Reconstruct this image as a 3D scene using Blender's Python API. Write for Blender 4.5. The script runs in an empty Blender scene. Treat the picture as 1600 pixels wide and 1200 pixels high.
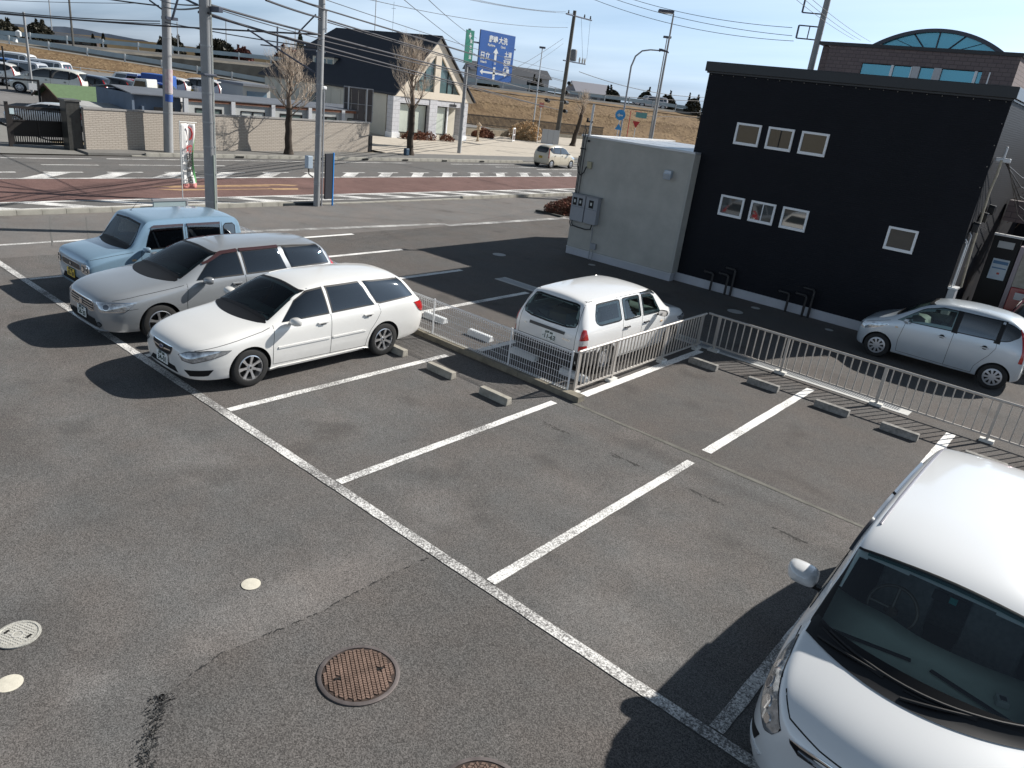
import bpy, bmesh, math, random
from mathutils import Vector, Matrix
from mathutils.bvhtree import BVHTree
random.seed(7)
S = bpy.context.scene
COL = S.collection
PI = math.pi
# ---------------------------------------------------------------- camera
# world frame: X across the lot (away from the road), Y along the road, Z up, metres
CAM_H = 4.605
PITCH, ROLL, YAW = 0.3774, 0.1276, -0.6678
fw = Vector((math.sin(YAW)*math.cos(PITCH), math.cos(YAW)*math.cos(PITCH), -math.sin(PITCH)))
rt0 = Vector((math.cos(YAW), -math.sin(YAW), 0))
up0 = rt0.cross(fw)
rt = math.cos(ROLL)*rt0 + math.sin(ROLL)*up0
up = -math.sin(ROLL)*rt0 + math.cos(ROLL)*up0
cd = bpy.data.cameras.new('camera'); cam = bpy.data.objects.new('camera', cd); COL.objects.link(cam)
cd.sensor_width = 36; cd.lens = 36*1150.3/1600; cd.clip_start = 0.05; cd.clip_end = 6000
cam.matrix_world = Matrix(((rt.x, up.x, -fw.x, 0), (rt.y, up.y, -fw.y, 0), (rt.z, up.z, -fw.z, CAM_H), (0, 0, 0, 1)))
S.camera = cam
# ---------------------------------------------------------------- light
SUN_EL = math.radians(36.0)
SUN_AZ = Vector((0.40, 0.916, 0)).normalized()
w = bpy.data.worlds.new('World'); S.world = w; w.use_nodes = True
nt = w.node_tree; nt.nodes.clear()
out = nt.nodes.new('ShaderNodeOutputWorld'); bg = nt.nodes.new('ShaderNodeBackground')
sky = nt.nodes.new('ShaderNodeTexSky'); sky.sky_type = 'NISHITA'; sky.sun_disc = False
sky.sun_elevation = SUN_EL; sky.sun_rotation = math.atan2(SUN_AZ.x, SUN_AZ.y)
sky.air_density = 1.0; sky.dust_density = 1.2; sky.ozone_density = 2.0; sky.altitude = 20
# thin drifting cirrus mixed into the sky (direction based, on an imagined high layer)
tc = nt.nodes.new('ShaderNodeTexCoord'); sep = nt.nodes.new('ShaderNodeSeparateXYZ')
nt.links.new(tc.outputs['Generated'], sep.inputs[0])
mz = nt.nodes.new('ShaderNodeMath'); mz.operation = 'MAXIMUM'; mz.inputs[1].default_value = 0.0
nt.links.new(sep.outputs['Z'], mz.inputs[0])
az_ = nt.nodes.new('ShaderNodeMath'); az_.operation = 'ADD'; az_.inputs[1].default_value = 0.09
nt.links.new(mz.outputs[0], az_.inputs[0])
cmb = nt.nodes.new('ShaderNodeCombineXYZ')
for i, ax in enumerate('XY'):
    dv = nt.nodes.new('ShaderNodeMath'); dv.operation = 'DIVIDE'
    nt.links.new(sep.outputs[ax], dv.inputs[0]); nt.links.new(az_.outputs[0], dv.inputs[1])
    nt.links.new(dv.outputs[0], cmb.inputs[i])
mp = nt.nodes.new('ShaderNodeMapping'); mp.inputs['Rotation'].default_value = (0, 0, 0.5); mp.inputs['Scale'].default_value = (0.45, 1.1, 1)
nt.links.new(cmb.outputs[0], mp.inputs['Vector'])
nz = nt.nodes.new('ShaderNodeTexNoise'); nz.inputs['Scale'].default_value = 0.55; nz.inputs['Detail'].default_value = 6; nz.inputs['Roughness'].default_value = 0.5; nz.inputs['Distortion'].default_value = 0.25
nt.links.new(mp.outputs[0], nz.inputs['Vector'])
cr = nt.nodes.new('ShaderNodeValToRGB'); cr.color_ramp.elements[0].position = 0.36; cr.color_ramp.elements[1].position = 0.78
cr.color_ramp.elements[1].color = (0.34, 0.34, 0.34, 1)
nt.links.new(nz.outputs['Fac'], cr.inputs[0])
mx = nt.nodes.new('ShaderNodeMixRGB'); mx.inputs[2].default_value = (19.0, 21.2, 23.4, 1)
# pale winter haze: the sky keeps its own brightness but leans to a cool blue white
bw = nt.nodes.new('ShaderNodeRGBToBW'); nt.links.new(sky.outputs[0], bw.inputs[0])
tint = nt.nodes.new('ShaderNodeVectorMath'); tint.operation = 'SCALE'; tint.inputs[0].default_value = (0.68, 0.97, 1.36)
nt.links.new(bw.outputs[0], tint.inputs['Scale'])
hz = nt.nodes.new('ShaderNodeMixRGB'); hz.inputs[0].default_value = 0.78
nt.links.new(sky.outputs[0], hz.inputs[1]); nt.links.new(tint.outputs[0], hz.inputs[2])
# long slant path near the horizon: more haze light and more cirrus low down, a deeper clear zenith
lift = nt.nodes.new('ShaderNodeMapRange'); lift.interpolation_type = 'SMOOTHSTEP'; lift.inputs[1].default_value = 0.12; lift.inputs[2].default_value = 0.65; lift.inputs[3].default_value = 1.85; lift.inputs[4].default_value = 0.80
nt.links.new(mz.outputs[0], lift.inputs[0])
hz2 = nt.nodes.new('ShaderNodeVectorMath'); hz2.operation = 'SCALE'; nt.links.new(hz.outputs[0], hz2.inputs[0]); nt.links.new(lift.outputs[0], hz2.inputs['Scale'])
cf = nt.nodes.new('ShaderNodeMapRange'); cf.interpolation_type = 'SMOOTHSTEP'; cf.inputs[1].default_value = 0.15; cf.inputs[2].default_value = 0.7; cf.inputs[3].default_value = 1.0; cf.inputs[4].default_value = 0.12
nt.links.new(mz.outputs[0], cf.inputs[0])
cm = nt.nodes.new('ShaderNodeMath'); cm.operation = 'MULTIPLY'; nt.links.new(cr.outputs[0], cm.inputs[0]); nt.links.new(cf.outputs[0], cm.inputs[1])
nt.links.new(cm.outputs[0], mx.inputs[0]); nt.links.new(hz2.outputs[0], mx.inputs[1])
nt.links.new(mx.outputs[0], bg.inputs['Color']); bg.inputs['Strength'].default_value = 0.052
nt.links.new(bg.outputs[0], out.inputs[0])
sd_ = bpy.data.lights.new('sun', 'SUN'); sd_.energy = 5.0; sd_.angle = math.radians(0.55); sd_.color = (1.0, 0.955, 0.89)
sun = bpy.data.objects.new('sun', sd_); COL.objects.link(sun)
sdir = Vector((SUN_AZ.x*math.cos(SUN_EL), SUN_AZ.y*math.cos(SUN_EL), math.sin(SUN_EL)))
sun.rotation_euler = sdir.to_track_quat('Z', 'Y').to_euler(); sun.location = (0, 0, 60)
S.view_settings.view_transform = 'Standard'; S.view_settings.look = 'None'
S.view_settings.exposure = 0.46; S.view_settings.gamma = 1.0; S.view_settings.use_curve_mapping = False

# ---------------------------------------------------------------- materials
MATS = {}
def mat(name, color=(.5, .5, .5), rough=.6, metal=0, coat=0, spec=.5, var=0, vscale=3, bump=0, bscale=40, emis=None, col2=None, detail=5):
    """procedural material: a base colour broken up by noise, optional fine relief"""
    if name in MATS: return MATS[name]
    m = bpy.data.materials.new(name); m.use_nodes = True; n = m.node_tree; b = n.nodes['Principled BSDF']
    b.inputs['Roughness'].default_value = rough; b.inputs['Metallic'].default_value = metal
    b.inputs['Coat Weight'].default_value = coat; b.inputs['Coat Roughness'].default_value = .03
    b.inputs['Specular IOR Level'].default_value = spec
    b.inputs['Base Color'].default_value = (*color, 1)
    m.diffuse_color = (*color, 1)
    t = n.nodes.new('ShaderNodeTexCoord')
    if var or col2:
        z = n.nodes.new('ShaderNodeTexNoise'); z.inputs['Scale'].default_value = vscale; z.inputs['Detail'].default_value = detail; z.inputs['Roughness'].default_value = .62
        n.links.new(t.outputs['Object'], z.inputs['Vector'])
        r = n.nodes.new('ShaderNodeValToRGB'); r.color_ramp.elements[0].position = .3; r.color_ramp.elements[1].position = .7
        c2 = col2 if col2 else tuple(min(1, c*(1+var)) for c in color)
        c1 = color if col2 else tuple(c*(1-var) for c in color)
        r.color_ramp.elements[0].color = (*c1, 1); r.color_ramp.elements[1].color = (*c2, 1)
        n.links.new(z.outputs['Fac'], r.inputs[0]); n.links.new(r.outputs[0], b.inputs['Base Color'])
    if bump:
        z2 = n.nodes.new('ShaderNodeTexNoise'); z2.inputs['Scale'].default_value = bscale; z2.inputs['Detail'].default_value = 4
        n.links.new(t.outputs['Object'], z2.inputs['Vector'])
        bu = n.nodes.new('ShaderNodeBump'); bu.inputs['Strength'].default_value = min(1, bump); bu.inputs['Distance'].default_value = .01
        n.links.new(z2.outputs['Fac'], bu.inputs['Height']); n.links.new(bu.outputs[0], b.inputs['Normal'])
    if emis:
        b.inputs['Emission Color'].default_value = (*emis[:3], 1); b.inputs['Emission Strength'].default_value = emis[3]
    MATS[name] = m
    return m

def asphalt(name, base, blotch=.25, warm=0.0, grain=.5, gscale=170):
    """asphalt: fine aggregate, larger clots, broad mottling and oily stains"""
    m = bpy.data.materials.new(name); m.use_nodes = True; n = m.node_tree; b = n.nodes['Principled BSDF']
    b.inputs['Roughness'].default_value = .92; b.inputs['Specular IOR Level'].default_value = .25
    t = n.nodes.new('ShaderNodeTexCoord')
    def noise(sc, det=3, ro=.6):
        z = n.nodes.new('ShaderNodeTexNoise'); z.inputs['Scale'].default_value = sc; z.inputs['Detail'].default_value = det; z.inputs['Roughness'].default_value = ro
        n.links.new(t.outputs['Object'], z.inputs['Vector']); return z
    def rng(sock, a, bb, lo, hi):
        q = n.nodes.new('ShaderNodeMapRange'); q.inputs[1].default_value = a; q.inputs[2].default_value = bb; q.inputs[3].default_value = lo; q.inputs[4].default_value = hi
        n.links.new(sock, q.inputs[0]); return q.outputs[0]
    def mul(a, bb):
        q = n.nodes.new('ShaderNodeMath'); q.operation = 'MULTIPLY'; n.links.new(a, q.inputs[0]); n.links.new(bb, q.inputs[1]); return q.outputs[0]
    vo = n.nodes.new('ShaderNodeTexVoronoi'); vo.inputs['Scale'].default_value = gscale*.62; n.links.new(t.outputs['Object'], vo.inputs['Vector'])
    sepc = n.nodes.new('ShaderNodeSeparateColor'); n.links.new(vo.outputs['Color'], sepc.inputs[0])
    g1 = rng(sepc.outputs[0], 0, 1, 1-grain, 1+grain*1.15)
    g2 = rng(noise(gscale*.35, 4, .75).outputs['Fac'], .3, .7, 1-grain*.55, 1+grain*.55)
    g3 = rng(noise(.55, 5, .6).outputs['Fac'], .32, .68, 1-blotch, 1+blotch)
    g4 = rng(noise(2.6, 4, .55).outputs['Fac'], .35, .65, 1-blotch*.35, 1+blotch*.35)
    f = mul(mul(g1, g2), mul(g3, g4))
    # dark worn stains
    g5 = rng(noise(1.15, 2, .4).outputs['Fac'], .62, .74, 1.0, .78)
    f = mul(f, g5)
    mix = n.nodes.new('ShaderNodeMixRGB'); mix.inputs[1].default_value = (base*1.0, base*.985, base*.96, 1); mix.inputs[2].default_value = (base*1.10, base*.98, base*.90, 1)
    n.links.new(rng(noise(.9, 3).outputs['Fac'], .35, .65, max(0, warm-.35), min(1, warm+.35)), mix.inputs[0])
    vm = n.nodes.new('ShaderNodeVectorMath'); vm.operation = 'SCALE'
    n.links.new(mix.outputs[0], vm.inputs[0]); n.links.new(f, vm.inputs['Scale']); n.links.new(vm.outputs[0], b.inputs['Base Color'])
    bu = n.nodes.new('ShaderNodeBump'); bu.inputs['Strength'].default_value = .8; bu.inputs['Distance'].default_value = .006
    n.links.new(g1, bu.inputs['Height']); n.links.new(bu.outputs[0], b.inputs['Normal'])
    MATS[name] = m
    return m

def paint_line(name, base=.75, wear=.35, seed=0):
    """road paint with crazing and worn-through flecks (shows the asphalt colour)"""
    m = bpy.data.materials.new(name); m.use_nodes = True; n = m.node_tree; b = n.nodes['Principled BSDF']
    b.inputs['Roughness'].default_value = .8
    t = n.nodes.new('ShaderNodeTexCoord'); mp = n.nodes.new('ShaderNodeMapping'); mp.inputs['Location'].default_value = (seed, seed*.7, 0)
    n.links.new(t.outputs['Object'], mp.inputs['Vector'])
    z = n.nodes.new('ShaderNodeTexNoise'); z.inputs['Scale'].default_value = 55; z.inputs['Detail'].default_value = 5; z.inputs['Roughness'].default_value = .7
    z2 = n.nodes.new('ShaderNodeTexNoise'); z2.inputs['Scale'].default_value = 1.1; z2.inputs['Detail'].default_value = 3
    v = n.nodes.new('ShaderNodeTexVoronoi'); v.feature = 'DISTANCE_TO_EDGE'; v.inputs['Scale'].default_value = 9
    for q in (z, z2, v): n.links.new(mp.outputs[0], q.inputs['Vector'])
    a = n.nodes.new('ShaderNodeMath'); a.operation = 'MULTIPLY_ADD'; a.inputs[1].default_value = .55; n.links.new(z2.outputs['Fac'], a.inputs[0]); n.links.new(z.outputs['Fac'], a.inputs[2])
    r = n.nodes.new('ShaderNodeValToRGB'); c = r.color_ramp
    c.elements[0].position = .86-wear*.25-.10; c.elements[1].position = .86-wear*.25+.03+.35*(1-wear)*.3
    c.elements[0].color = (1, 1, 1, 1); c.elements[1].color = (0, 0, 0, 1)
    n.links.new(a.outputs[0], r.inputs[0])
    cr2 = n.nodes.new('ShaderNodeMath'); cr2.operation = 'GREATER_THAN'; cr2.inputs[1].default_value = .018*wear
    n.links.new(v.outputs['Distance'], cr2.inputs[0])
    mu = n.nodes.new('ShaderNodeMath'); mu.operation = 'MULTIPLY'; n.links.new(r.outputs[0], mu.inputs[0]); n.links.new(cr2.outputs[0], mu.inputs[1])
    mx = n.nodes.new('ShaderNodeMixRGB'); mx.inputs[1].default_value = (.13, .125, .12, 1); mx.inputs[2].default_value = (base, base*.985, base*.95, 1)
    n.links.new(mu.outputs[0], mx.inputs[0]); n.links.new(mx.outputs[0], b.inputs['Base Color'])
    MATS[name] = m
    return m

# ---------------------------------------------------------------- mesh helpers
class MB:
    def __init__(s): s.v = []; s.f = []; s.m = []
    def add(s, vs, fs, m=0):
        o = len(s.v); s.v += [tuple(p) for p in vs]
        for f in fs: s.f.append(tuple(o+i for i in f)); s.m.append(m)
        return s
    def box(s, c, d, rz=0, m=0, R=None):
        hx, hy, hz = d[0]/2, d[1]/2, d[2]/2
        M = R if R else Matrix.Rotation(rz, 3, 'Z'); c = Vector(c)
        vs = [c+M@Vector((x*hx, y*hy, z*hz)) for z in (-1, 1) for x, y in ((-1, -1), (1, -1), (1, 1), (-1, 1))]
        return s.add(vs, [(3, 2, 1, 0), (4, 5, 6, 7), (0, 1, 5, 4), (1, 2, 6, 5), (2, 3, 7, 6), (3, 0, 4, 7)], m)
    def mm(s, a, b, m=0):
        return s.box([(a[i]+b[i])/2 for i in range(3)], [abs(b[i]-a[i]) for i in range(3)], 0, m)
    def prism(s, pts, h, m=0):
        """pts: closed 3D outline, h: extrusion vector"""
        n = len(pts); h = Vector(h); a = [Vector(p) for p in pts]
        return s.add(a+[p+h for p in a], [tuple(range(n-1, -1, -1)), tuple(range(n, 2*n))]+[(i, (i+1) % n, n+(i+1) % n, n+i) for i in range(n)], m)
    def quad(s, *p, m=0): return s.add(p, [tuple(range(len(p)))], m)
    def tube(s, pts, r, n=8, m=0, caps=True, r2=None):
        P = [Vector(p) for p in pts]; k = len(P); vs = []; u = None
        for i, p in enumerate(P):
            t = (P[min(i+1, k-1)]-P[max(i-1, 0)]).normalized()
            if u is None:
                u = t.cross(Vector((0, 0, 1))) if abs(t.z) < .95 else t.cross(Vector((1, 0, 0)))
            u = (u-t*u.dot(t)).normalized(); w_ = t.cross(u)
            rr = r if r2 is None else r+(r2-r)*i/(k-1)
            vs += [p+(u*math.cos(2*PI*j/n)+w_*math.sin(2*PI*j/n))*rr for j in range(n)]
        fs = [(i*n+j, i*n+(j+1) % n, (i+1)*n+(j+1) % n, (i+1)*n+j) for i in range(k-1) for j in range(n)]
        if caps: fs += [tuple(range(n-1, -1, -1)), tuple((k-1)*n+j for j in range(n))]
        return s.add(vs, fs, m)
    def cyl(s, c, r, h, n=16, m=0, axis='Z', r2=None):
        d = {'X': (h, 0, 0), 'Y': (0, h, 0), 'Z': (0, 0, h)}[axis]
        return s.tube([c, [c[i]+d[i] for i in range(3)]], r, n, m, True, r2)
    def lathe(s, prof, n=24, m=0, c=(0, 0, 0), axis='Z'):
        vs = []
        for r, z in prof:
            for j in range(n):
                a = 2*PI*j/n; x, y = r*math.cos(a), r*math.sin(a)
                p = (x, y, z) if axis == 'Z' else (x, z, y)
                vs.append((c[0]+p[0], c[1]+p[1], c[2]+p[2]))
        k = len(prof)
        fs = [(i*n+j, i*n+(j+1) % n, (i+1)*n+(j+1) % n, (i+1)*n+j) for i in range(k-1) for j in range(n)]
        return s.add(vs, fs, m)
    def mesh(s, name, mats, smooth=False, angle=None):
        me = bpy.data.meshes.new(name); me.from_pydata(s.v, [], s.f)
        for q in (mats if isinstance(mats, (list, tuple)) else [mats]): me.materials.append(q)
        if any(s.m): me.polygons.foreach_set('material_index', s.m)
        if smooth: me.polygons.foreach_set('use_smooth', [True]*len(me.polygons))
        if smooth and angle: me.set_sharp_from_angle(angle=math.radians(angle))
        me.update(); return me
    def build(s, name, mats, parent=None, smooth=False, angle=40, fix=True, bevel=0, label=None, loc=None):
        me = s.mesh(name, mats, smooth, angle)
        if fix:
            b = bmesh.new(); b.from_mesh(me); bmesh.ops.recalc_face_normals(b, faces=b.faces); b.to_mesh(me); b.free()
        o = bpy.data.objects.new(name, me); COL.objects.link(o)
        if parent: o.parent = parent
        if loc: o.location = loc
        if label: o['label'] = label
        if bevel:
            q = o.modifiers.new('bevel', 'BEVEL'); q.width = bevel; q.segments = 2; q.limit_method = 'ANGLE'
        return o
def thing(name, label, cat, loc=(0, 0, 0), rz=0, group=None):
    o = bpy.data.objects.new(name, None); COL.objects.link(o); o.location = loc; o.rotation_euler = (0, 0, rz)
    o.empty_display_size = .2; o['label'] = label; o['category'] = cat
    if group: o['group'] = group
    return o
def tag(o, label, cat, group=None):
    o['label'] = label; o['category'] = cat
    if group: o['group'] = group
    return o
def struct(o, label=None):
    o['kind'] = 'structure'
    if label: o['label'] = label
    return o
def dup_tree(root, loc=None, rz=None, label=None, group=None, remat=None, parent=None):
    """copy a thing with its parts and sub-parts; remat = {old material: new} swaps paint on mesh copies"""
    c = root.copy(); COL.objects.link(c)
    if parent is not None: c.parent = parent; c.matrix_parent_inverse = root.matrix_parent_inverse
    if remat and c.data:
        if any(x in remat for x in c.data.materials):
            c.data = c.data.copy()
            for i, x in enumerate(c.data.materials):
                if x in remat: c.data.materials[i] = remat[x]
    if loc is not None: c.location = loc
    if rz is not None: c.rotation_euler = (0, 0, rz)
    if label: c['label'] = label
    if group: c['group'] = group
    for ch in list(root.children): dup_tree(ch, remat=remat, parent=c)
    return c
def sheet(name, pts, z, m, sub=0):
    b = MB().quad(*[(p[0], p[1], z) for p in pts]); return b.build(name, m, fix=False)
def text_mesh(body, size, m, name, parent=None, ext=.0015, bold=.0, align='CENTER', space=1.0):
    cu = bpy.data.curves.new(name, 'FONT'); cu.body = body; cu.size = size; cu.extrude = ext; cu.offset = bold
    cu.align_x = align; cu.align_y = 'CENTER'; cu.space_character = space; cu.resolution_u = 3
    o = bpy.data.objects.new(name+'_tmp', cu); COL.objects.link(o)
    dg = bpy.context.evaluated_depsgraph_get(); me = bpy.data.meshes.new_from_object(o.evaluated_get(dg))
    bpy.data.objects.remove(o); bpy.data.curves.remove(cu)
    me.name = name; me.materials.clear(); me.materials.append(m)
    q = bpy.data.objects.new(name, me); COL.objects.link(q)
    if parent: q.parent = parent
    return q

# ================================================================ cars
# car frame: x = 0 at the nose, +x towards the tail, y sideways, z up; every part is shifted by -L/2 under its root
def car_paint(name, col, metal=.0, rough=.28):
    m = mat(name, col, rough=rough, metal=metal, coat=1.0, spec=.5)
    n = m.node_tree; b = n.nodes['Principled BSDF']; t = n.nodes.new('ShaderNodeTexCoord')
    z = n.nodes.new('ShaderNodeTexNoise'); z.inputs['Scale'].default_value = 2.2; z.inputs['Detail'].default_value = 6
    r = n.nodes.new('ShaderNodeMapRange'); r.inputs[1].default_value = .35; r.inputs[2].default_value = .7; r.inputs[3].default_value = .03; r.inputs[4].default_value = .16
    n.links.new(t.outputs['Object'], z.inputs['Vector']); n.links.new(z.outputs['Fac'], r.inputs[0]); n.links.new(r.outputs[0], b.inputs['Coat Roughness'])
    # road dust gathered low on the panels
    s = n.nodes.new('ShaderNodeSeparateXYZ'); n.links.new(t.outputs['Object'], s.inputs[0])
    d = n.nodes.new('ShaderNodeMapRange'); d.inputs[1].default_value = .15; d.inputs[2].default_value = .65; d.inputs[3].default_value = .4; d.inputs[4].default_value = 0
    n.links.new(s.outputs['Z'], d.inputs[0])
    z3 = n.nodes.new('ShaderNodeTexNoise'); z3.inputs['Scale'].default_value = 7; z3.inputs['Detail'].default_value = 5; n.links.new(t.outputs['Object'], z3.inputs['Vector'])
    mu = n.nodes.new('ShaderNodeMath'); mu.operation = 'MULTIPLY'; n.links.new(d.outputs[0], mu.inputs[0]); n.links.new(z3.outputs['Fac'], mu.inputs[1])
    mx = n.nodes.new('ShaderNodeMixRGB'); mx.inputs[1].default_value = (*col, 1); mx.inputs[2].default_value = (.22, .2, .17, 1)
    n.links.new(mu.outputs[0], mx.inputs[0]); n.links.new(mx.outputs[0], b.inputs['Base Color'])
    return m
def glass_mat(name, tint, alpha, rough=.02):
    """tinted window glass: lets some light through, mirrors the surroundings"""
    m = bpy.data.materials.new(name); m.use_nodes = True; n = m.node_tree; n.nodes.clear()
    o = n.nodes.new('ShaderNodeOutputMaterial'); tr = n.nodes.new('ShaderNodeBsdfTransparent'); tr.inputs[0].default_value = (*tint, 1)
    g = n.nodes.new('ShaderNodeBsdfGlossy'); g.inputs['Roughness'].default_value = rough; g.inputs[0].default_value = (.95, .98, 1, 1)
    f = n.nodes.new('ShaderNodeFresnel'); f.inputs[0].default_value = 1.5
    a = n.nodes.new('ShaderNodeMath'); a.operation = 'MULTIPLY_ADD'; a.inputs[1].default_value = 1.0; a.inputs[2].default_value = alpha
    mx = n.nodes.new('ShaderNodeMixShader')
    n.links.new(f.outputs[0], a.inputs[0]); n.links.new(a.outputs[0], mx.inputs[0])
    n.links.new(tr.outputs[0], mx.inputs[1]); n.links.new(g.outputs[0], mx.inputs[2]); n.links.new(mx.outputs[0], o.inputs[0])
    MATS[name] = m; return m
def arch_top(w0, z0, w1, z1, sag0, sag1, n=9):
    """windscreen outline in front view: curved lower and upper edges"""
    P = [(w0*(2*i/(n-1)-1), z0+sag0*(1-(2*i/(n-1)-1)**2)) for i in range(n)]
    return P+[(w1*(1-2*i/(n-1)), z1+sag1*(1-(2*i/(n-1)-1)**2)) for i in range(n)]
G_SIDE = glass_mat('car_glass_privacy', (.10, .11, .12), .10)
G_CLEAR = glass_mat('car_glass_clear', (.52, .60, .57), .0)
G_SHADE = glass_mat('car_glass_top_tint', (.25, .42, .42), .04)
G_FAR = mat('car_glass_opaque', (.012, .016, .02), rough=.04, coat=.5, spec=.9)
M_TRIM = mat('black_trim', (.009, .009, .010), rough=.5, spec=.3)
M_PLAS = mat('black_bumper_plastic', (.028, .028, .03), rough=.55, bump=.1, bscale=200)
M_TYRE = mat('tyre_rubber', (.018, .018, .018), rough=.8, var=.25, vscale=20)
M_WELL = mat('wheel_well', (.006, .006, .006), rough=.95)
M_ALLOY = mat('alloy_rim', (.62, .62, .63), rough=.28, metal=.85)
M_CAP = mat('wheel_cover', (.50, .51, .53), rough=.35, metal=.5)
M_STEEL = mat('steel_rim', (.38, .38, .39), rough=.45, metal=.6)
M_CHROME = mat('chrome', (.78, .78, .79), rough=.1, metal=1)
M_LAMP = mat('headlamp_glass', (.42, .44, .46), rough=.08, metal=.65, coat=1, var=.55, vscale=14)
M_LAMPIN = mat('headlamp_reflector', (.85, .86, .88), rough=.06, metal=1)
M_LENS = mat('projector_lens', (.05, .06, .08), rough=.03, coat=1, spec=1)
M_RED = mat('tail_lamp_red', (.42, .012, .012), rough=.12, coat=1, var=.3, vscale=16)
M_CLEARL = mat('tail_lamp_clear', (.62, .60, .60), rough=.12, coat=1)
M_ORANGE = mat('marker_lamp', (.7, .5, .3), rough=.2, coat=1)
M_PLATE = mat('plate_white', (.82, .84, .82), rough=.5, var=.06, vscale=12)
M_PLATEY = mat('plate_yellow', (.75, .52, .06), rough=.5)
M_INK = mat('plate_green_ink', (.008, .04, .02), rough=.6)
M_INKB = mat('black_ink', (.015, .015, .015), rough=.6)
M_INT = mat('interior_dark', (.035, .035, .038), rough=.85, var=.2, vscale=8)
M_INTG = mat('interior_grey', (.16, .17, .165), rough=.85, var=.12, vscale=8)
M_DASH = mat('dashboard', (.20, .235, .22), rough=.7, var=.08, vscale=6)
M_SEAM = mat('panel_gap', (.01, .01, .01), rough=.9)

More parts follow.
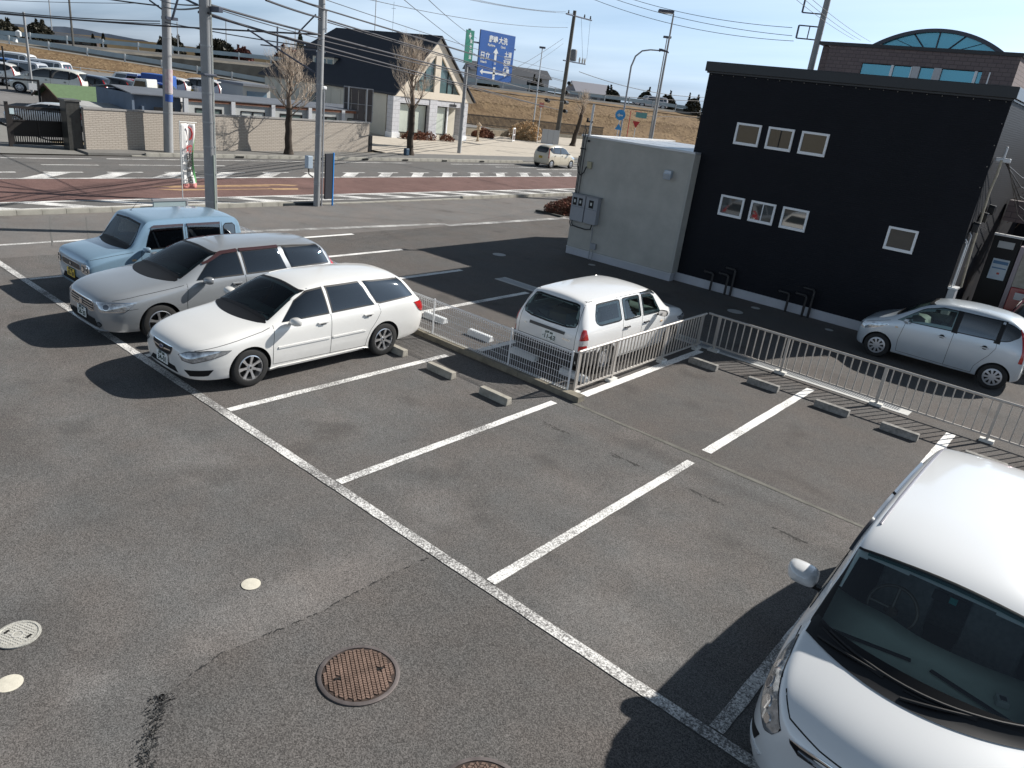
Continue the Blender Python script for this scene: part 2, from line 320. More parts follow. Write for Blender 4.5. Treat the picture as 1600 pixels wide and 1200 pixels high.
def lerp(a, b, t): return a+(b-a)*t
class Body:
    """smooth car shell from a table of cross sections; then wheel wells are cut out and windows opened"""
    def __init__(s, rows, wheels, rw, W, crease=(.35, .3), lvl=3, bow=None):
        s.rows = rows; s.L = rows[-1][0]; s.W = W; s.wheels = wheels; s.rw = rw
        bm = bmesh.new(); rings = []
        for (x, zb, wb, ws, zs, wsh, zsh, wt, zte, zt) in rows:
            half = [(0, zb), (wb*.7, zb), (wb, zb+.035), (ws, zs), (wsh, zsh), (wt, zte), (wt*.55, lerp(zte, zt, .82)), (0, zt)]
            k = 0
            if bow:
                for (xa, ba), (xb, bb_) in zip(bow, bow[1:]):
                    if xa <= x <= xb: k = lerp(ba, bb_, (x-xa)/(xb-xa))
            fx = lambda y: x+k*(y/(W/2))**2
            ring = [bm.verts.new((fx(y), y, z)) for y, z in half]+[bm.verts.new((fx(y), -y, z)) for y, z in half[-2:0:-1]]
            rings.append(ring)
        n = len(rings[0])
        for a, b in zip(rings, rings[1:]):
            for i in range(n): bm.faces.new((a[i], a[(i+1) % n], b[(i+1) % n], b[i]))
        for ring, fl in ((rings[0], 1), (rings[-1], 0)):
            for i in range(0, 7):
                q = [ring[i], ring[i+1], ring[(n-i-1) % n], ring[(n-i) % n]]
                u = []
                for v in q:
                    if v not in u: u.append(v)
                f = bm.faces.new(u)
        cl = bm.edges.layers.float.new('crease_edge')
        for a, b in zip(rings, rings[1:]):
            for i, c in ((4, crease[0]), (n-4, crease[0]), (5, crease[1]), (n-5, crease[1]), (2, .5), (n-2, .5)):
                e = bm.edges.get((a[i], b[i])); e[cl] = c
        for ring in (rings[0], rings[-1]):
            for i in range(n):
                e = bm.edges.get((ring[i], ring[(i+1) % n])); e[cl] = .25
        bmesh.ops.recalc_face_normals(bm, faces=bm.faces)
        me = bpy.data.meshes.new('shell'); bm.to_mesh(me); bm.free()
        o = bpy.data.objects.new('shell_tmp', me); COL.objects.link(o)
        q = o.modifiers.new('s', 'SUBSURF'); q.levels = lvl; q.render_levels = lvl
        dg = bpy.context.evaluated_depsgraph_get(); s.me = bpy.data.meshes.new_from_object(o.evaluated_get(dg))
        bpy.data.objects.remove(o)
        bb = bmesh.new(); bb.from_mesh(s.me); bb.faces.ensure_lookup_table(); s.bvh = BVHTree.FromBMesh(bb)
        bb.free(); s.holes = []
    def ray(s, p2, t, z):
        """p2 = coordinate along the sideways axis of view t (degrees, 0 front, 90 side, 180 rear, 'top')"""
        if t == 'top':
            h = s.bvh.ray_cast(Vector((p2, z, 5)), Vector((0, 0, -1)))
        else:
            a = math.radians(t); d = Vector((math.cos(a), -math.sin(a), 0)); e = Vector((math.sin(a), math.cos(a), 0))
            h = s.bvh.ray_cast(e*p2+Vector((0, 0, z))-d*9, d)
        return h[0], h[1]
    def patch(s, pts, t=90, off=.004, nu=14, nv=8, border=0, name='panel', mats=None, parent=None, mirror=None, depth=.006, hole=False, inset=.03, b_top=None, b_side=None):
        """lays a panel, outline pts given in view t, onto the shell; returns objects (one per side if mirror)"""
        A = [p[0] for p in pts]; a0, a1 = min(A), max(A); n = len(pts)
        def span(a):
            zz = []
            for i in range(n):
                (xa, za), (xb, zb_) = pts[i], pts[(i+1) % n]
                if (xa-a)*(xb-a) <= 0 and xa != xb: zz.append(za+(zb_-za)*(a-xa)/(xb-xa))
            return (min(zz), max(zz)) if zz else None
        e = (a1-a0)*.002
        us = [i/nu for i in range(nu+1)]; vs_ = [i/nv for i in range(nv+1)]
        if border:
            hh = max(p[1] for p in pts)-min(p[1] for p in pts)
            bu = (b_side or border)/(a1-a0); bv = border/hh; bt = (b_top or border)/hh
            us = [0, bu]+[bu+(1-2*bu)*i/(nu-2) for i in range(1, nu-2)]+[1-bu, 1]
            vs_ = [0, bv]+[bv+(1-bv-bt)*i/(nv-2) for i in range(1, nv-2)]+[1-bt, 1]
        P = []; N = []
        for u in us:
            a = min(max(lerp(a0, a1, u), a0+e), a1-e); sp = span(a); col = []
            for v in vs_:
                z = lerp(sp[0], sp[1], v); h = s.ray(a, t, z)
                if h[0] is None: col.append(None)
                else: col.append((h[0]+h[1]*off, h[1]))
            P.append(col)
        nu_, nv_ = len(us)-1, len(vs_)-1
        mb = MB(); idx = {}
        for i in range(nu_+1):
            for j in range(nv_+1):
                if P[i][j] is not None: idx[i, j] = len(mb.v); mb.v.append(tuple(P[i][j][0]))
        for i in range(nu_):
            for j in range(nv_):
                k = [(i, j), (i+1, j), (i+1, j+1), (i, j+1)]
                if all(q in idx for q in k):
                    mb.f.append(tuple(idx[q] for q in k)); mb.m.append(1 if (border and (i in (0, nu_-1) or j in (0, nv_-1))) else 0)
        # skirt gives the panel its thickness
        if depth:
            rim = [(i, 0) for i in range(nu_+1)]+[(nu_, j) for j in range(1, nv_+1)]+[(i, nv_) for i in range(nu_-1, -1, -1)]+[(0, j) for j in range(nv_-1, 0, -1)]
            low = {}
            for q in rim:
                if q in idx:
                    p, nn = P[q[0]][q[1]]; low[q] = len(mb.v); mb.v.append(tuple(p-nn*(depth+off)))
            for q, r in zip(rim, rim[1:]+rim[:1]):
                if q in low and r in low: mb.f.append((idx[q], low[q], low[r], idx[r])); mb.m.append(1 if border else 0)
        if hole: s.holes.append((pts, t, inset, mirror))
        res = []
        mats = mats if isinstance(mats, (list, tuple)) else [mats]
        if border and len(mats) < 2: mats = [mats[0], M_TRIM]
        for sg in ([1, -1] if mirror else [1]):
            q = MB(); q.v = [(x, y*sg, z) for x, y, z in mb.v]; q.f = [f if sg == 1 else f[::-1] for f in mb.f]; q.m = mb.m
            me = q.mesh(name, mats, True, 50)
            # orient outward
            o = bpy.data.objects.new(name, me); COL.objects.link(o); o.parent = parent; o.location = (-s.L/2, 0, 0)
            b = bmesh.new(); b.from_mesh(me); b.normal_update()
            if len(b.faces):
                b.faces.ensure_lookup_table(); f = b.faces[len(b.faces)//3]; h = s.bvh.find_nearest(f.calc_center_median())
                if h[1] is not None and h[1].dot(f.normal) < 0: bmesh.ops.reverse_faces(b, faces=b.faces)
                b.to_mesh(me)
            b.free(); res.append(o)
        return res
    def top_band(s, f0, f1, yr, n, name, m, parent, off=.006, rows=4):
        """strip between two curves x = f(y), laid on the shell from above"""
        mb = MB(); g = []
        for i in range(n+1):
            y = -yr+2*yr*i/n; col = []
            for j in range(rows+1):
                x = lerp(f0(y), f1(y), j/rows); h = s.ray(x, 'top', y); col.append(h[0]+h[1]*off if h[0] is not None else Vector((x, y, .5)))
            g.append(col)
        mb.v = [tuple(p) for c in g for p in c]; k = rows+1
        for i in range(n):
            for j in range(rows): mb.f.append((i*k+j, i*k+j+1, (i+1)*k+j+1, (i+1)*k+j)); mb.m.append(0)
        return mb.build(name, m, parent, True, 60, loc=(-s.L/2, 0, 0))
    def seam(s, pts, t=90, w=.009, name='door_gap', parent=None, mirror=True, m=None, off=.0012, step=.04):
        P = []
        for (a, z), (b, y) in zip(pts, pts[1:]):
            k = max(1, int(math.hypot(b-a, y-z)/step))
            P += [(lerp(a, b, i/k), lerp(z, y, i/k)) for i in range(k)]
        P.append(pts[-1]); V = []
        for i, (a, z) in enumerate(P):
            q = P[min(i+1, len(P)-1)]; r = P[max(i-1, 0)]; dx, dz = q[0]-r[0], q[1]-r[1]; l = math.hypot(dx, dz) or 1
            ox, oz = -dz/l*w/2, dx/l*w/2
            h1 = s.ray(a+ox, t, z+oz); h2 = s.ray(a-ox, t, z-oz)
            if h1[0] is None or h2[0] is None: continue
            V.append((h1[0]+h1[1]*off, h2[0]+h2[1]*off))
        mb = MB()
        for sg in ([1, -1] if mirror else [1]):
            o = len(mb.v)
            for p, q in V: mb.v += [(p.x, p.y*sg, p.z), (q.x, q.y*sg, q.z)]
            for i in range(len(V)-1): mb.f.append((o+2*i, o+2*i+1, o+2*i+3, o+2*i+2)); mb.m.append(0)
        ob = mb.build(name, m or M_SEAM, parent, fix=False, loc=(-s.L/2, 0, 0)); return ob
    def finish(s, paint, parent):
        """cut wheel wells, open the window holes, link the shell as the body part"""
        cut = MB()
        for x in s.wheels:
            for sg in (-1, 1):
                n = 40; R = s.rw*1.13; y0, y1 = s.W/2-.30, s.W/2+.3
                for (ya, yb) in ((y0*sg, y1*sg),):
                    a = [(x+R*math.cos(2*PI*i/n), ya, s.rw*1.0+R*math.sin(2*PI*i/n)) for i in range(n)]
                    b = [(p[0], yb, p[2]) for p in a]
                    cut.add(a+b, [tuple(range(n)), tuple(range(2*n-1, n-1, -1))]+[(i, n+i, n+(i+1) % n, (i+1) % n) for i in range(n)])
        s.me.materials.clear(); s.me.materials.append(paint)
        o = bpy.data.objects.new('b_tmp', s.me); COL.objects.link(o)
        c = cut.build('c_tmp', M_WELL)
        q = o.modifiers.new('b', 'BOOLEAN'); q.operation = 'DIFFERENCE'; q.solver = 'EXACT'; q.object = c
        try: q.material_mode = 'TRANSFER'
        except Exception: pass
        dg = bpy.context.evaluated_depsgraph_get(); me = bpy.data.meshes.new_from_object(o.evaluated_get(dg))
        bpy.data.objects.remove(o); bpy.data.objects.remove(c)
        b = bmesh.new(); b.from_mesh(me); b.normal_update(); kill = []
        for pts, t, ins, mir in s.holes:
            if t == 'top': continue
            a = math.radians(t)
            for sg in ((1, -1) if mir else (1,)):
                d = Vector((math.cos(a), -math.sin(a)*sg, 0)); e = Vector((math.sin(a), math.cos(a)*sg, 0))
                for f in b.faces:
                    if f.normal.dot(d) > -.08: continue
                    ok = True
                    for v in f.verts:
                        p = (e.dot(v.co), v.co.z)
                        if not inside(p, pts, ins): ok = False; break
                    if ok: kill.append(f)
        if kill: bmesh.ops.delete(b, geom=list(set(kill)), context='FACES')
        b.to_mesh(me); b.free(); me.name = 'body'
        me.polygons.foreach_set('use_smooth', [True]*len(me.polygons)); me.set_sharp_from_angle(angle=math.radians(38))
        ob = bpy.data.objects.new('body', me); COL.objects.link(ob); ob.parent = parent; ob.location = (-s.L/2, 0, 0)
        return ob
def inside(p, pts, ins):
    x, y = p; c = False; n = len(pts)
    for i in range(n):
        (x1, y1), (x2, y2) = pts[i], pts[(i+1) % n]
        if (y1 > y) != (y2 > y) and x < (x2-x1)*(y-y1)/(y2-y1)+x1: c = not c
        dx, dy = x2-x1, y2-y1; t = max(0, min(1, ((x-x1)*dx+(y-y1)*dy)/(dx*dx+dy*dy+1e-12)))
        if math.hypot(x1+dx*t-x, y1+dy*t-y) < ins: return False
    return c

def wheel_meshes(r, wd, kind, spokes=7, m=None):
    """tyre and rim; axis along y, outer face towards -y"""
    rr = r*(.66 if kind != 'steel' else .63)
    t = MB().lathe([(rr, -wd*.42), (rr*1.04, -wd*.5), (r*.90, -wd*.5), (r*.97, -wd*.44), (r, -wd*.30), (r, wd*.3), (r*.97, wd*.44), (r*.9, wd*.5), (rr, wd*.45)], 32, axis='Y')
    tyre = t.mesh('tyre', M_TYRE, True, 45)
    q = MB()
    q.lathe([(rr, -wd*.46), (rr*.93, -wd*.49), (rr*.90, -wd*.40), (rr*.88, wd*.4)], 32, 0, axis='Y')
    q.lathe([(rr*.9, -wd*.02), (0.001, -wd*.02)], 24, 1, axis='Y')
    if kind == 'alloy':
        for k in range(spokes):
            a = 2*PI*k/spokes; c, s_ = math.cos(a), math.sin(a)
            def P(rad, tn, y): return (rad*c-tn*s_, y, rad*s_+tn*c)
            w0, w1 = rr*.13, rr*.105
            o = [P(rr*.12, -w0, -wd*.36), P(rr*.12, w0, -wd*.36), P(rr*.93, w1*1.25, -wd*.46), P(rr*.93, -w1*1.25, -wd*.46)]
            mid = [P(rr*.5, -w1*.75, -wd*.40), P(rr*.5, w1*.75, -wd*.40)]
            ring = [o[0], mid[0], o[3], o[2], mid[1], o[1]]
            q.prism(ring, (0, wd*.12, 0), 0)
        q.cyl((0, -wd*.43, 0), rr*.17, wd*.2, 16, 0, 'Y'); q.cyl((0, -wd*.44, 0), rr*.09, wd*.02, 12, 1, 'Y')
    elif kind == 'cover':
        q.lathe([(rr*.95, -wd*.45), (rr*.80, -wd*.50), (rr*.2, -wd*.46), (0.001, -wd*.48)], 36, 0, axis='Y')
        for k in range(spokes):
            a = 2*PI*(k+.5)/spokes; c, s_ = math.cos(a), math.sin(a)
            def P(rad, tn, y): return (rad*c-tn*s_, y, rad*s_+tn*c)
            q.prism([P(rr*.40, -rr*.035, -wd*.512), P(rr*.40, rr*.035, -wd*.512), P(rr*.80, rr*.15, -wd*.512), P(rr*.80, -rr*.15, -wd*.512)], (0, wd*.05, 0), 1)
    else:
        q.lathe([(rr*.9, -wd*.30), (rr*.72, -wd*.22), (rr*.60, -wd*.36), (rr*.3, -wd*.34), (rr*.28, -wd*.42), (0.001, -wd*.42)], 30, 0, axis='Y')
        for k in range(8):
            a = 2*PI*k/8
            q.cyl((rr*.68*math.cos(a), -wd*.34, rr*.68*math.sin(a)), rr*.085, wd*.05, 10, 1, 'Y')
    rim = q.mesh('wheel', [m or M_ALLOY, M_WELL], True, 35)
    return tyre, rim
def add_wheels(root, L, W, wheels, r, wd=.19, kind='alloy', spokes=7, m=None, steer=0, track=None):
    tyre, rim = wheel_meshes(r, wd, kind, spokes, m); y = (track or W/2-.02)-wd/2
    for i, x in enumerate(wheels):
        for sg in (-1, 1):
            o = bpy.data.objects.new('wheel', rim); COL.objects.link(o); o.parent = root; o.location = (x-L/2, sg*y, r)
            o.rotation_euler = (0, random.uniform(0, 1), (0 if sg < 0 else PI)+(steer if i == 0 else 0))
            t = bpy.data.objects.new('tyre', tyre); COL.objects.link(t); t.parent = o
def rail_on_roof(root, B, y, xs, mt, r=.012):
    for sg in (1, -1):
        P = []
        for x in xs:
            h = B.ray(x, 'top', y)
            if h[0] is not None: P.append((x-B.L/2, sg*y, h[0].z+r*.5))
        if len(P) > 1: MB().tube(P, r, 6).build('roof_rail', mt, root, True)
def mirror_part(root, L, x, y, z, paint, big=1.0, parent=None):
    for sg in (-1, 1):
        b = MB(); R = Matrix.Rotation(sg*.15, 3, 'Z'); n = 16; rings = []
        for xx, k in ((-.085, .25), (-.075, .62), (-.045, .88), (.0, 1.0), (.045, 1.0), (.055, .95)):
            ring = []
            for j in range(n):
                a = 2*PI*j/n; c, s = math.cos(a), math.sin(a); e = .62
                yy = math.copysign(abs(c)**e, c)*.105; zz = math.copysign(abs(s)**e, s)*.066
                zz += .012*(c*sg)  # inner end drops a little
                ring.append((xx*big, (yy*k)*big, zz*k*big))
            rings.append(ring)
        vs = [R@Vector(p) for r in rings for p in r]; m_ = len(rings)
        fs = [(i*n+j, i*n+(j+1) % n, (i+1)*n+(j+1) % n, (i+1)*n+j) for i in range(m_-1) for j in range(n)]+[tuple(range(n))]
        b.add([(v.x, v.y+.03*sg, v.z) for v in vs], fs, 0)
        b.add([(R@Vector(((.050)*big, p[1]*.9, p[2]*.9)))+Vector((0, .03*sg, 0)) for p in rings[-1]], [tuple(range(n))], 1)
        b.box((.01, -sg*.10*big, -.055*big), (.05, .10, .03), 0, 2)
        b.build('side_mirror', [paint, M_CHROME, M_TRIM], root, True, 50, loc=(x-L/2, sg*y, z))
def handles(root, body, xs, z, paint, parent=None):
    for x in xs:
        for sg in (1, -1):
            h, n = body.ray(x, 90, z)
            if h is None: continue
            b = MB(); b.box((0, .004, 0), (.20, .034, .030), 0, 0); b.box((0, -.014, -.016), (.10, .012, .02), 0, 1)
            b.build('door_handle', [paint, M_TRIM], root, bevel=.008, loc=(x-body.L/2, sg*(h.y+.012), z))
def plate(root, x, y, z, face, mats, body, tilt=0, small='', digits=''):
    """number plate; face=+1 looks to the rear (+x), -1 to the front"""
    p = MB().box((0, 0, 0), (.012, .33, .165)).build('number_plate', [mats[0]], root, bevel=.003, loc=(x, y, z))
    p.rotation_euler = (0, tilt*face, 0)
    for txt, sz, yy, zz in ((digits, .120, -.015, -.024), (small, .050, 0, .056)):
        if txt:
            t = text_mesh(txt, sz, mats[1], 'lettering', p, .0008, .0028)
            t.rotation_euler = (PI/2, 0, face*PI/2); t.location = (face*.0075, face*yy*-1, zz)
    return p
def seat(b, x, y, z, w=.5, rec=.28, m=0):
    b.box((x, y, z+.08), (.5, w, .16), 0, m, Matrix.Rotation(-.1, 3, 'Y'))
    R = Matrix.Rotation(rec, 3, 'Y')
    b.box((x+.30, y, z+.42), (.14, w*.94, .60), 0, m, R)
    b.box((x+.40, y, z+.80), (.10, w*.5, .18), 0, m, R)
def interior(root, L, W, xc, xe, zb, seats, zs=.55, dash=(1.0, .95), wheel_side=-1, md=M_DASH, ms=M_INT, dash_len=.55, wheel_m=M_INT, bow=.10):
    w = W-.2
    b = MB(); b.mm((xc, -w/2, .26), (xe, w/2, .34), 0)
    b.mm((xc, -w/2, .26), (xe, -w/2+.03, zb), 0); b.mm((xc, w/2-.03, .26), (xe, w/2, zb), 0)
    b.mm((xc, -w/2, .3), (xc+.1, w/2, zb-.1), 0); b.mm((xe-.04, -w/2, .3), (xe, w/2, zb), 0)
    b.build('cabin_tub', [M_INT], root, loc=(-L/2, 0, 0))
    b = MB()
    for x in seats:
        ys = (-.36, .36) if x == seats[0] else (-.38, 0, .38)
        for y in ys: seat(b, x, y, zs-.2, .48 if x == seats[0] else .40, .25, 0)
    b.build('seats', [ms], root, bevel=.03, loc=(-L/2, 0, 0))
    x, z = dash
    n = 14; prof = [(x, z-.10), (x+.02, z-.015), (x+dash_len*.55, z+.0), (x+dash_len*.85, z-.03), (x+dash_len, z-.12), (x+dash_len*.92, z-.3), (x, z-.3)]
    vs = []
    for j in range(n+1):
        y = -w/2+.02+(w-.04)*j/n; k = 1-(2*j/n-1)**2; hump = .035*math.exp(-((y-wheel_side*.36)/.16)**2)
        vs += [(px+(bow*(1-k)*(1 if i < 2 else (.8, .5, .2, .1, 1)[i-2])), y, pz+(hump if i in (2, 3) else 0)) for i, (px, pz) in enumerate(prof)]
    k = len(prof); fs = [(j*k+i, j*k+(i+1) % k, (j+1)*k+(i+1) % k, (j+1)*k+i) for j in range(n) for i in range(k)]
    MB().add(vs, fs).build('dashboard', [md], root, True, 50, loc=(-L/2, 0, 0))
    b = MB(); c = Vector((x+dash_len+.14, wheel_side*.36, z-.06)); R = Matrix.Rotation(-1.05, 3, 'Y')
    pts = [c+R@Vector((0.19*math.cos(2*PI*i/24), .19*math.sin(2*PI*i/24), 0)) for i in range(25)]
    b.tube(pts, .016, 8); b.tube([pts[0], pts[12]], .014, 6); b.tube([c, pts[6]], .014, 6); b.tube([c, c-Vector((.18, 0, .1))], .03, 8)
    b.lathe([(0, 0), (.05, 0), (.06, -.03)], 12, c=c)
    b.build('steering_wheel', [wheel_m], root, True, 50, loc=(-L/2, 0, 0))
def roundrect(x0, z0, x1, z1, r=.04):
    return [(x0+r, z0), (x1-r, z0), (x1, z0+r), (x1, z1-r), (x1-r, z1), (x0+r, z1), (x0, z1-r), (x0, z0+r)]
def lamp_balls(root, L, pts, r=.05, m=None, name='lamp_bowl'):
    for (x, y, z) in pts:
        for sg in (1, -1):
            b = MB(); b.lathe([(r, 0), (r*.92, -.015), (r*.6, -.03), (.001, -.038)], 16, 0); b.lathe([(r*1.12, .004), (r, -.012), (r*.98, .01)], 16, 1)
            o = b.build('headlight_lens', [m or M_LENS, M_CHROME], root, True, 50, loc=(x-L/2, sg*y, z)); o.rotation_euler = (0, PI/2, sg*-.35)

def wagon_white(label):
    L, W, rw = 4.68, 1.73, .315
    rows = [ # x, zb, wb, ws, zs, wsh, zsh, wt, zte, zt
     (0.00, .27, .42, .52, .40, .50, .54, .40, .63, .65), (0.05, .21, .56, .64, .42, .62, .58, .50, .69, .72),
     (0.20, .18, .69, .76, .45, .73, .65, .62, .755, .79), (0.42, .17, .78, .835, .48, .815, .70, .68, .81, .84), (0.66, .17, .81, .87, .50, .855, .755, .72, .86, .895),
     (1.05, .17, .82, .87, .50, .865, .81, .72, .915, .955), (1.24, .17, .82, .87, .50, .865, .845, .73, .95, .985), (1.36, .17, .82, .87, .50, .865, .87, .71, 1.00, 1.04),
     (1.80, .17, .82, .87, .50, .865, .89, .63, 1.26, 1.30), (2.05, .17, .82, .87, .50, .865, .90, .585, 1.375, 1.42),
     (2.6, .17, .82, .87, .50, .865, .915, .585, 1.415, 1.475), (3.4, .18, .82, .87, .52, .865, .935, .58, 1.41, 1.475),
     (4.02, .20, .81, .87, .55, .86, .955, .57, 1.375, 1.435), (4.22, .22, .80, .865, .56, .85, .96, .575, 1.32, 1.385), (4.40, .24, .78, .85, .57, .83, .955, .60, 1.15, 1.19),
     (4.56, .26, .74, .81, .58, .79, .90, .60, .96, 1.00), (4.65, .30, .66, .74, .58, .71, .80, .56, .86, .89), (4.68, .36, .56, .64, .58, .62, .72, .48, .80, .82)]
    B = Body(rows, (.95, 3.62), rw, W); paint = car_paint('pearl_white_paint', (.80, .79, .76)); root = thing('station_wagon', label, 'car')
    wind = arch_top(.70, .985, .565, 1.348, .03, .042)
    B.patch(wind, 0, .006, 26, 14, .028, 'windscreen', [G_CLEAR], root, hole=True, inset=.022, b_top=.018)
    B.patch([(1.52, .955), (2.42, .975), (2.42, 1.375), (2.10, 1.345), (1.85, 1.235)], 90, .005, 16, 8, .022, 'side_window', [G_SIDE], root, True, hole=True, inset=.03)
    B.patch([(2.47, .978), (3.38, 1.0), (3.30, 1.12), (3.20, 1.385), (2.47, 1.378)], 90, .005, 16, 8, .022, 'side_window', [G_SIDE], root, True, hole=True, inset=.03)
    B.patch([(3.44, 1.0), (4.33, 1.035), (4.12, 1.345), (3.26, 1.38)], 90, .005, 16, 8, .022, 'side_window', [G_SIDE], root, True, hole=True, inset=.03)
    B.patch([(-.58, 1.03), (.58, 1.03), (.50, 1.30), (-.50, 1.30)], 180, .006, 12, 6, .03, 'rear_window', [G_FAR], root)
    # nose
    for o in B.patch([(.28, .60), (.34, .53), (.5, .50), (.74, .555), (.98, .63), (1.02, .67), (.72, .69), (.42, .665)], 52, .006, 16, 8, .012, 'headlight', [M_LAMP], root, True): pass
    B.patch([(-.30, .665), (.30, .665), (.27, .545), (.16, .50), (-.16, .50), (-.27, .545)], 0, .006, 12, 5, .014, 'grille', [M_TRIM, M_CHROME], root)
    B.patch([(-.25, .595), (-.09, .575), (0, .57), (.09, .575), (.25, .595), (.25, .612), (.09, .60), (0, .598), (-.09, .60), (-.25, .612)], 0, .02, 12, 2, 0, 'grille_bar', [M_CHROME], root)
    B.patch([(.06*math.cos(i*PI/5), .60+.034*math.sin(i*PI/5)) for i in range(10)], 0, .03, 6, 4, .008, 'badge', [mat('badge_blue', (.05, .08, .2), .2), M_CHROME], root)
    B.patch([(-.36, .38), (.36, .38), (.42, .30), (-.42, .30)], 0, .005, 10, 3, 0, 'bumper_intake', [M_WELL], root)
    B.patch([(.40, .39), (.80, .39), (.72, .29), (.46, .29)], 48, .006, 8, 4, .012, 'fog_lamp', [M_WELL], root, True)
    plate(root, -L/2-.02, 0, .43, -1, (M_PLATE, M_INK), B, digits='34-01', small='水戸 300')
    # sides
    B.seam([(1.34, .30), (1.33, .60), (1.36, .93)], 90, .008, 'door_gap', root); B.seam([(2.44, .27), (2.44, .97)], 90, .008, 'door_gap', root)
    B.seam([(3.46, 1.0), (3.50, .86), (3.40, .70), (3.28, .55), (3.22, .40), (3.20, .27)], 90, .007, 'door_gap', root)
    B.seam([(1.34, .30), (3.20, .27)], 90, .007, 'door_gap', root)
    B.seam([(.16, .68), (.60, .765), (1.16, .865), (1.30, .905)], 90, .006, 'bonnet_gap', root)
    B.seam([(.24, .59), (.40, .61), (.56, .63)], 90, .006, 'bumper_gap', root)
    B.patch([(1.42, .555), (2.41, .555), (2.41, .585), (1.42, .585)], 90, .012, 8, 2, 0, 'door_moulding', [paint], root, True)
    B.patch([(2.47, .555), (3.18, .56), (3.16, .59), (2.47, .585)], 90, .012, 8, 2, 0, 'door_moulding', [paint], root, True)
    B.patch([(1.28, .16), (3.30, .16), (3.30, .22), (3.2, .25), (1.4, .25), (1.28, .235)], 90, .02, 14, 3, 0, 'sill_skirt', [paint], root, True, depth=.03)
    B.patch([(4.30, .93), (4.60, .93), (4.63, .78), (4.56, .70), (4.44, .76)], 90, .008, 8, 5, .01, 'tail_light', [M_RED, M_CHROME], root, True)
    B.seam([(1.70, 1.335), (2.2, 1.43), (3.2, 1.44), (4.0, 1.41)], 'top', .01, 'roof_rail', root) if 0 else None
    rail_on_roof(root, B, .545, (2.15, 2.3, 2.6, 3.0, 3.4, 3.8, 4.05), paint, .010)
    handles(root, B, (2.26, 3.22), .855, paint); mirror_part(root, L, 1.66, .94, .99, paint)
    MB().tube([(1.33-L/2, .55, 1.0), (1.38-L/2, .1, 1.045), (1.40-L/2, -.05, 1.05)], .012, 6).tube([(1.33-L/2, -.05, 1.02), (1.38-L/2, -.45, 1.04), (1.42-L/2, -.6, 1.04)], .012, 6).build('windscreen_wiper', M_TRIM, root)
    B.patch([(-.72, .955), (.72, .955), (.70, .995), (.35, 1.015), (0, 1.02), (-.35, 1.015), (-.70, .995)], 0, .004, 16, 3, 0, 'cowl_panel', [M_TRIM], root)
    interior(root, L, W, 1.30, 4.2, .86, (2.0, 2.95), .55, (1.42, .95)); B.finish(paint, root)
    add_wheels(root, L, W, (.95, 3.62), rw, .205, 'alloy', 7)
    return root

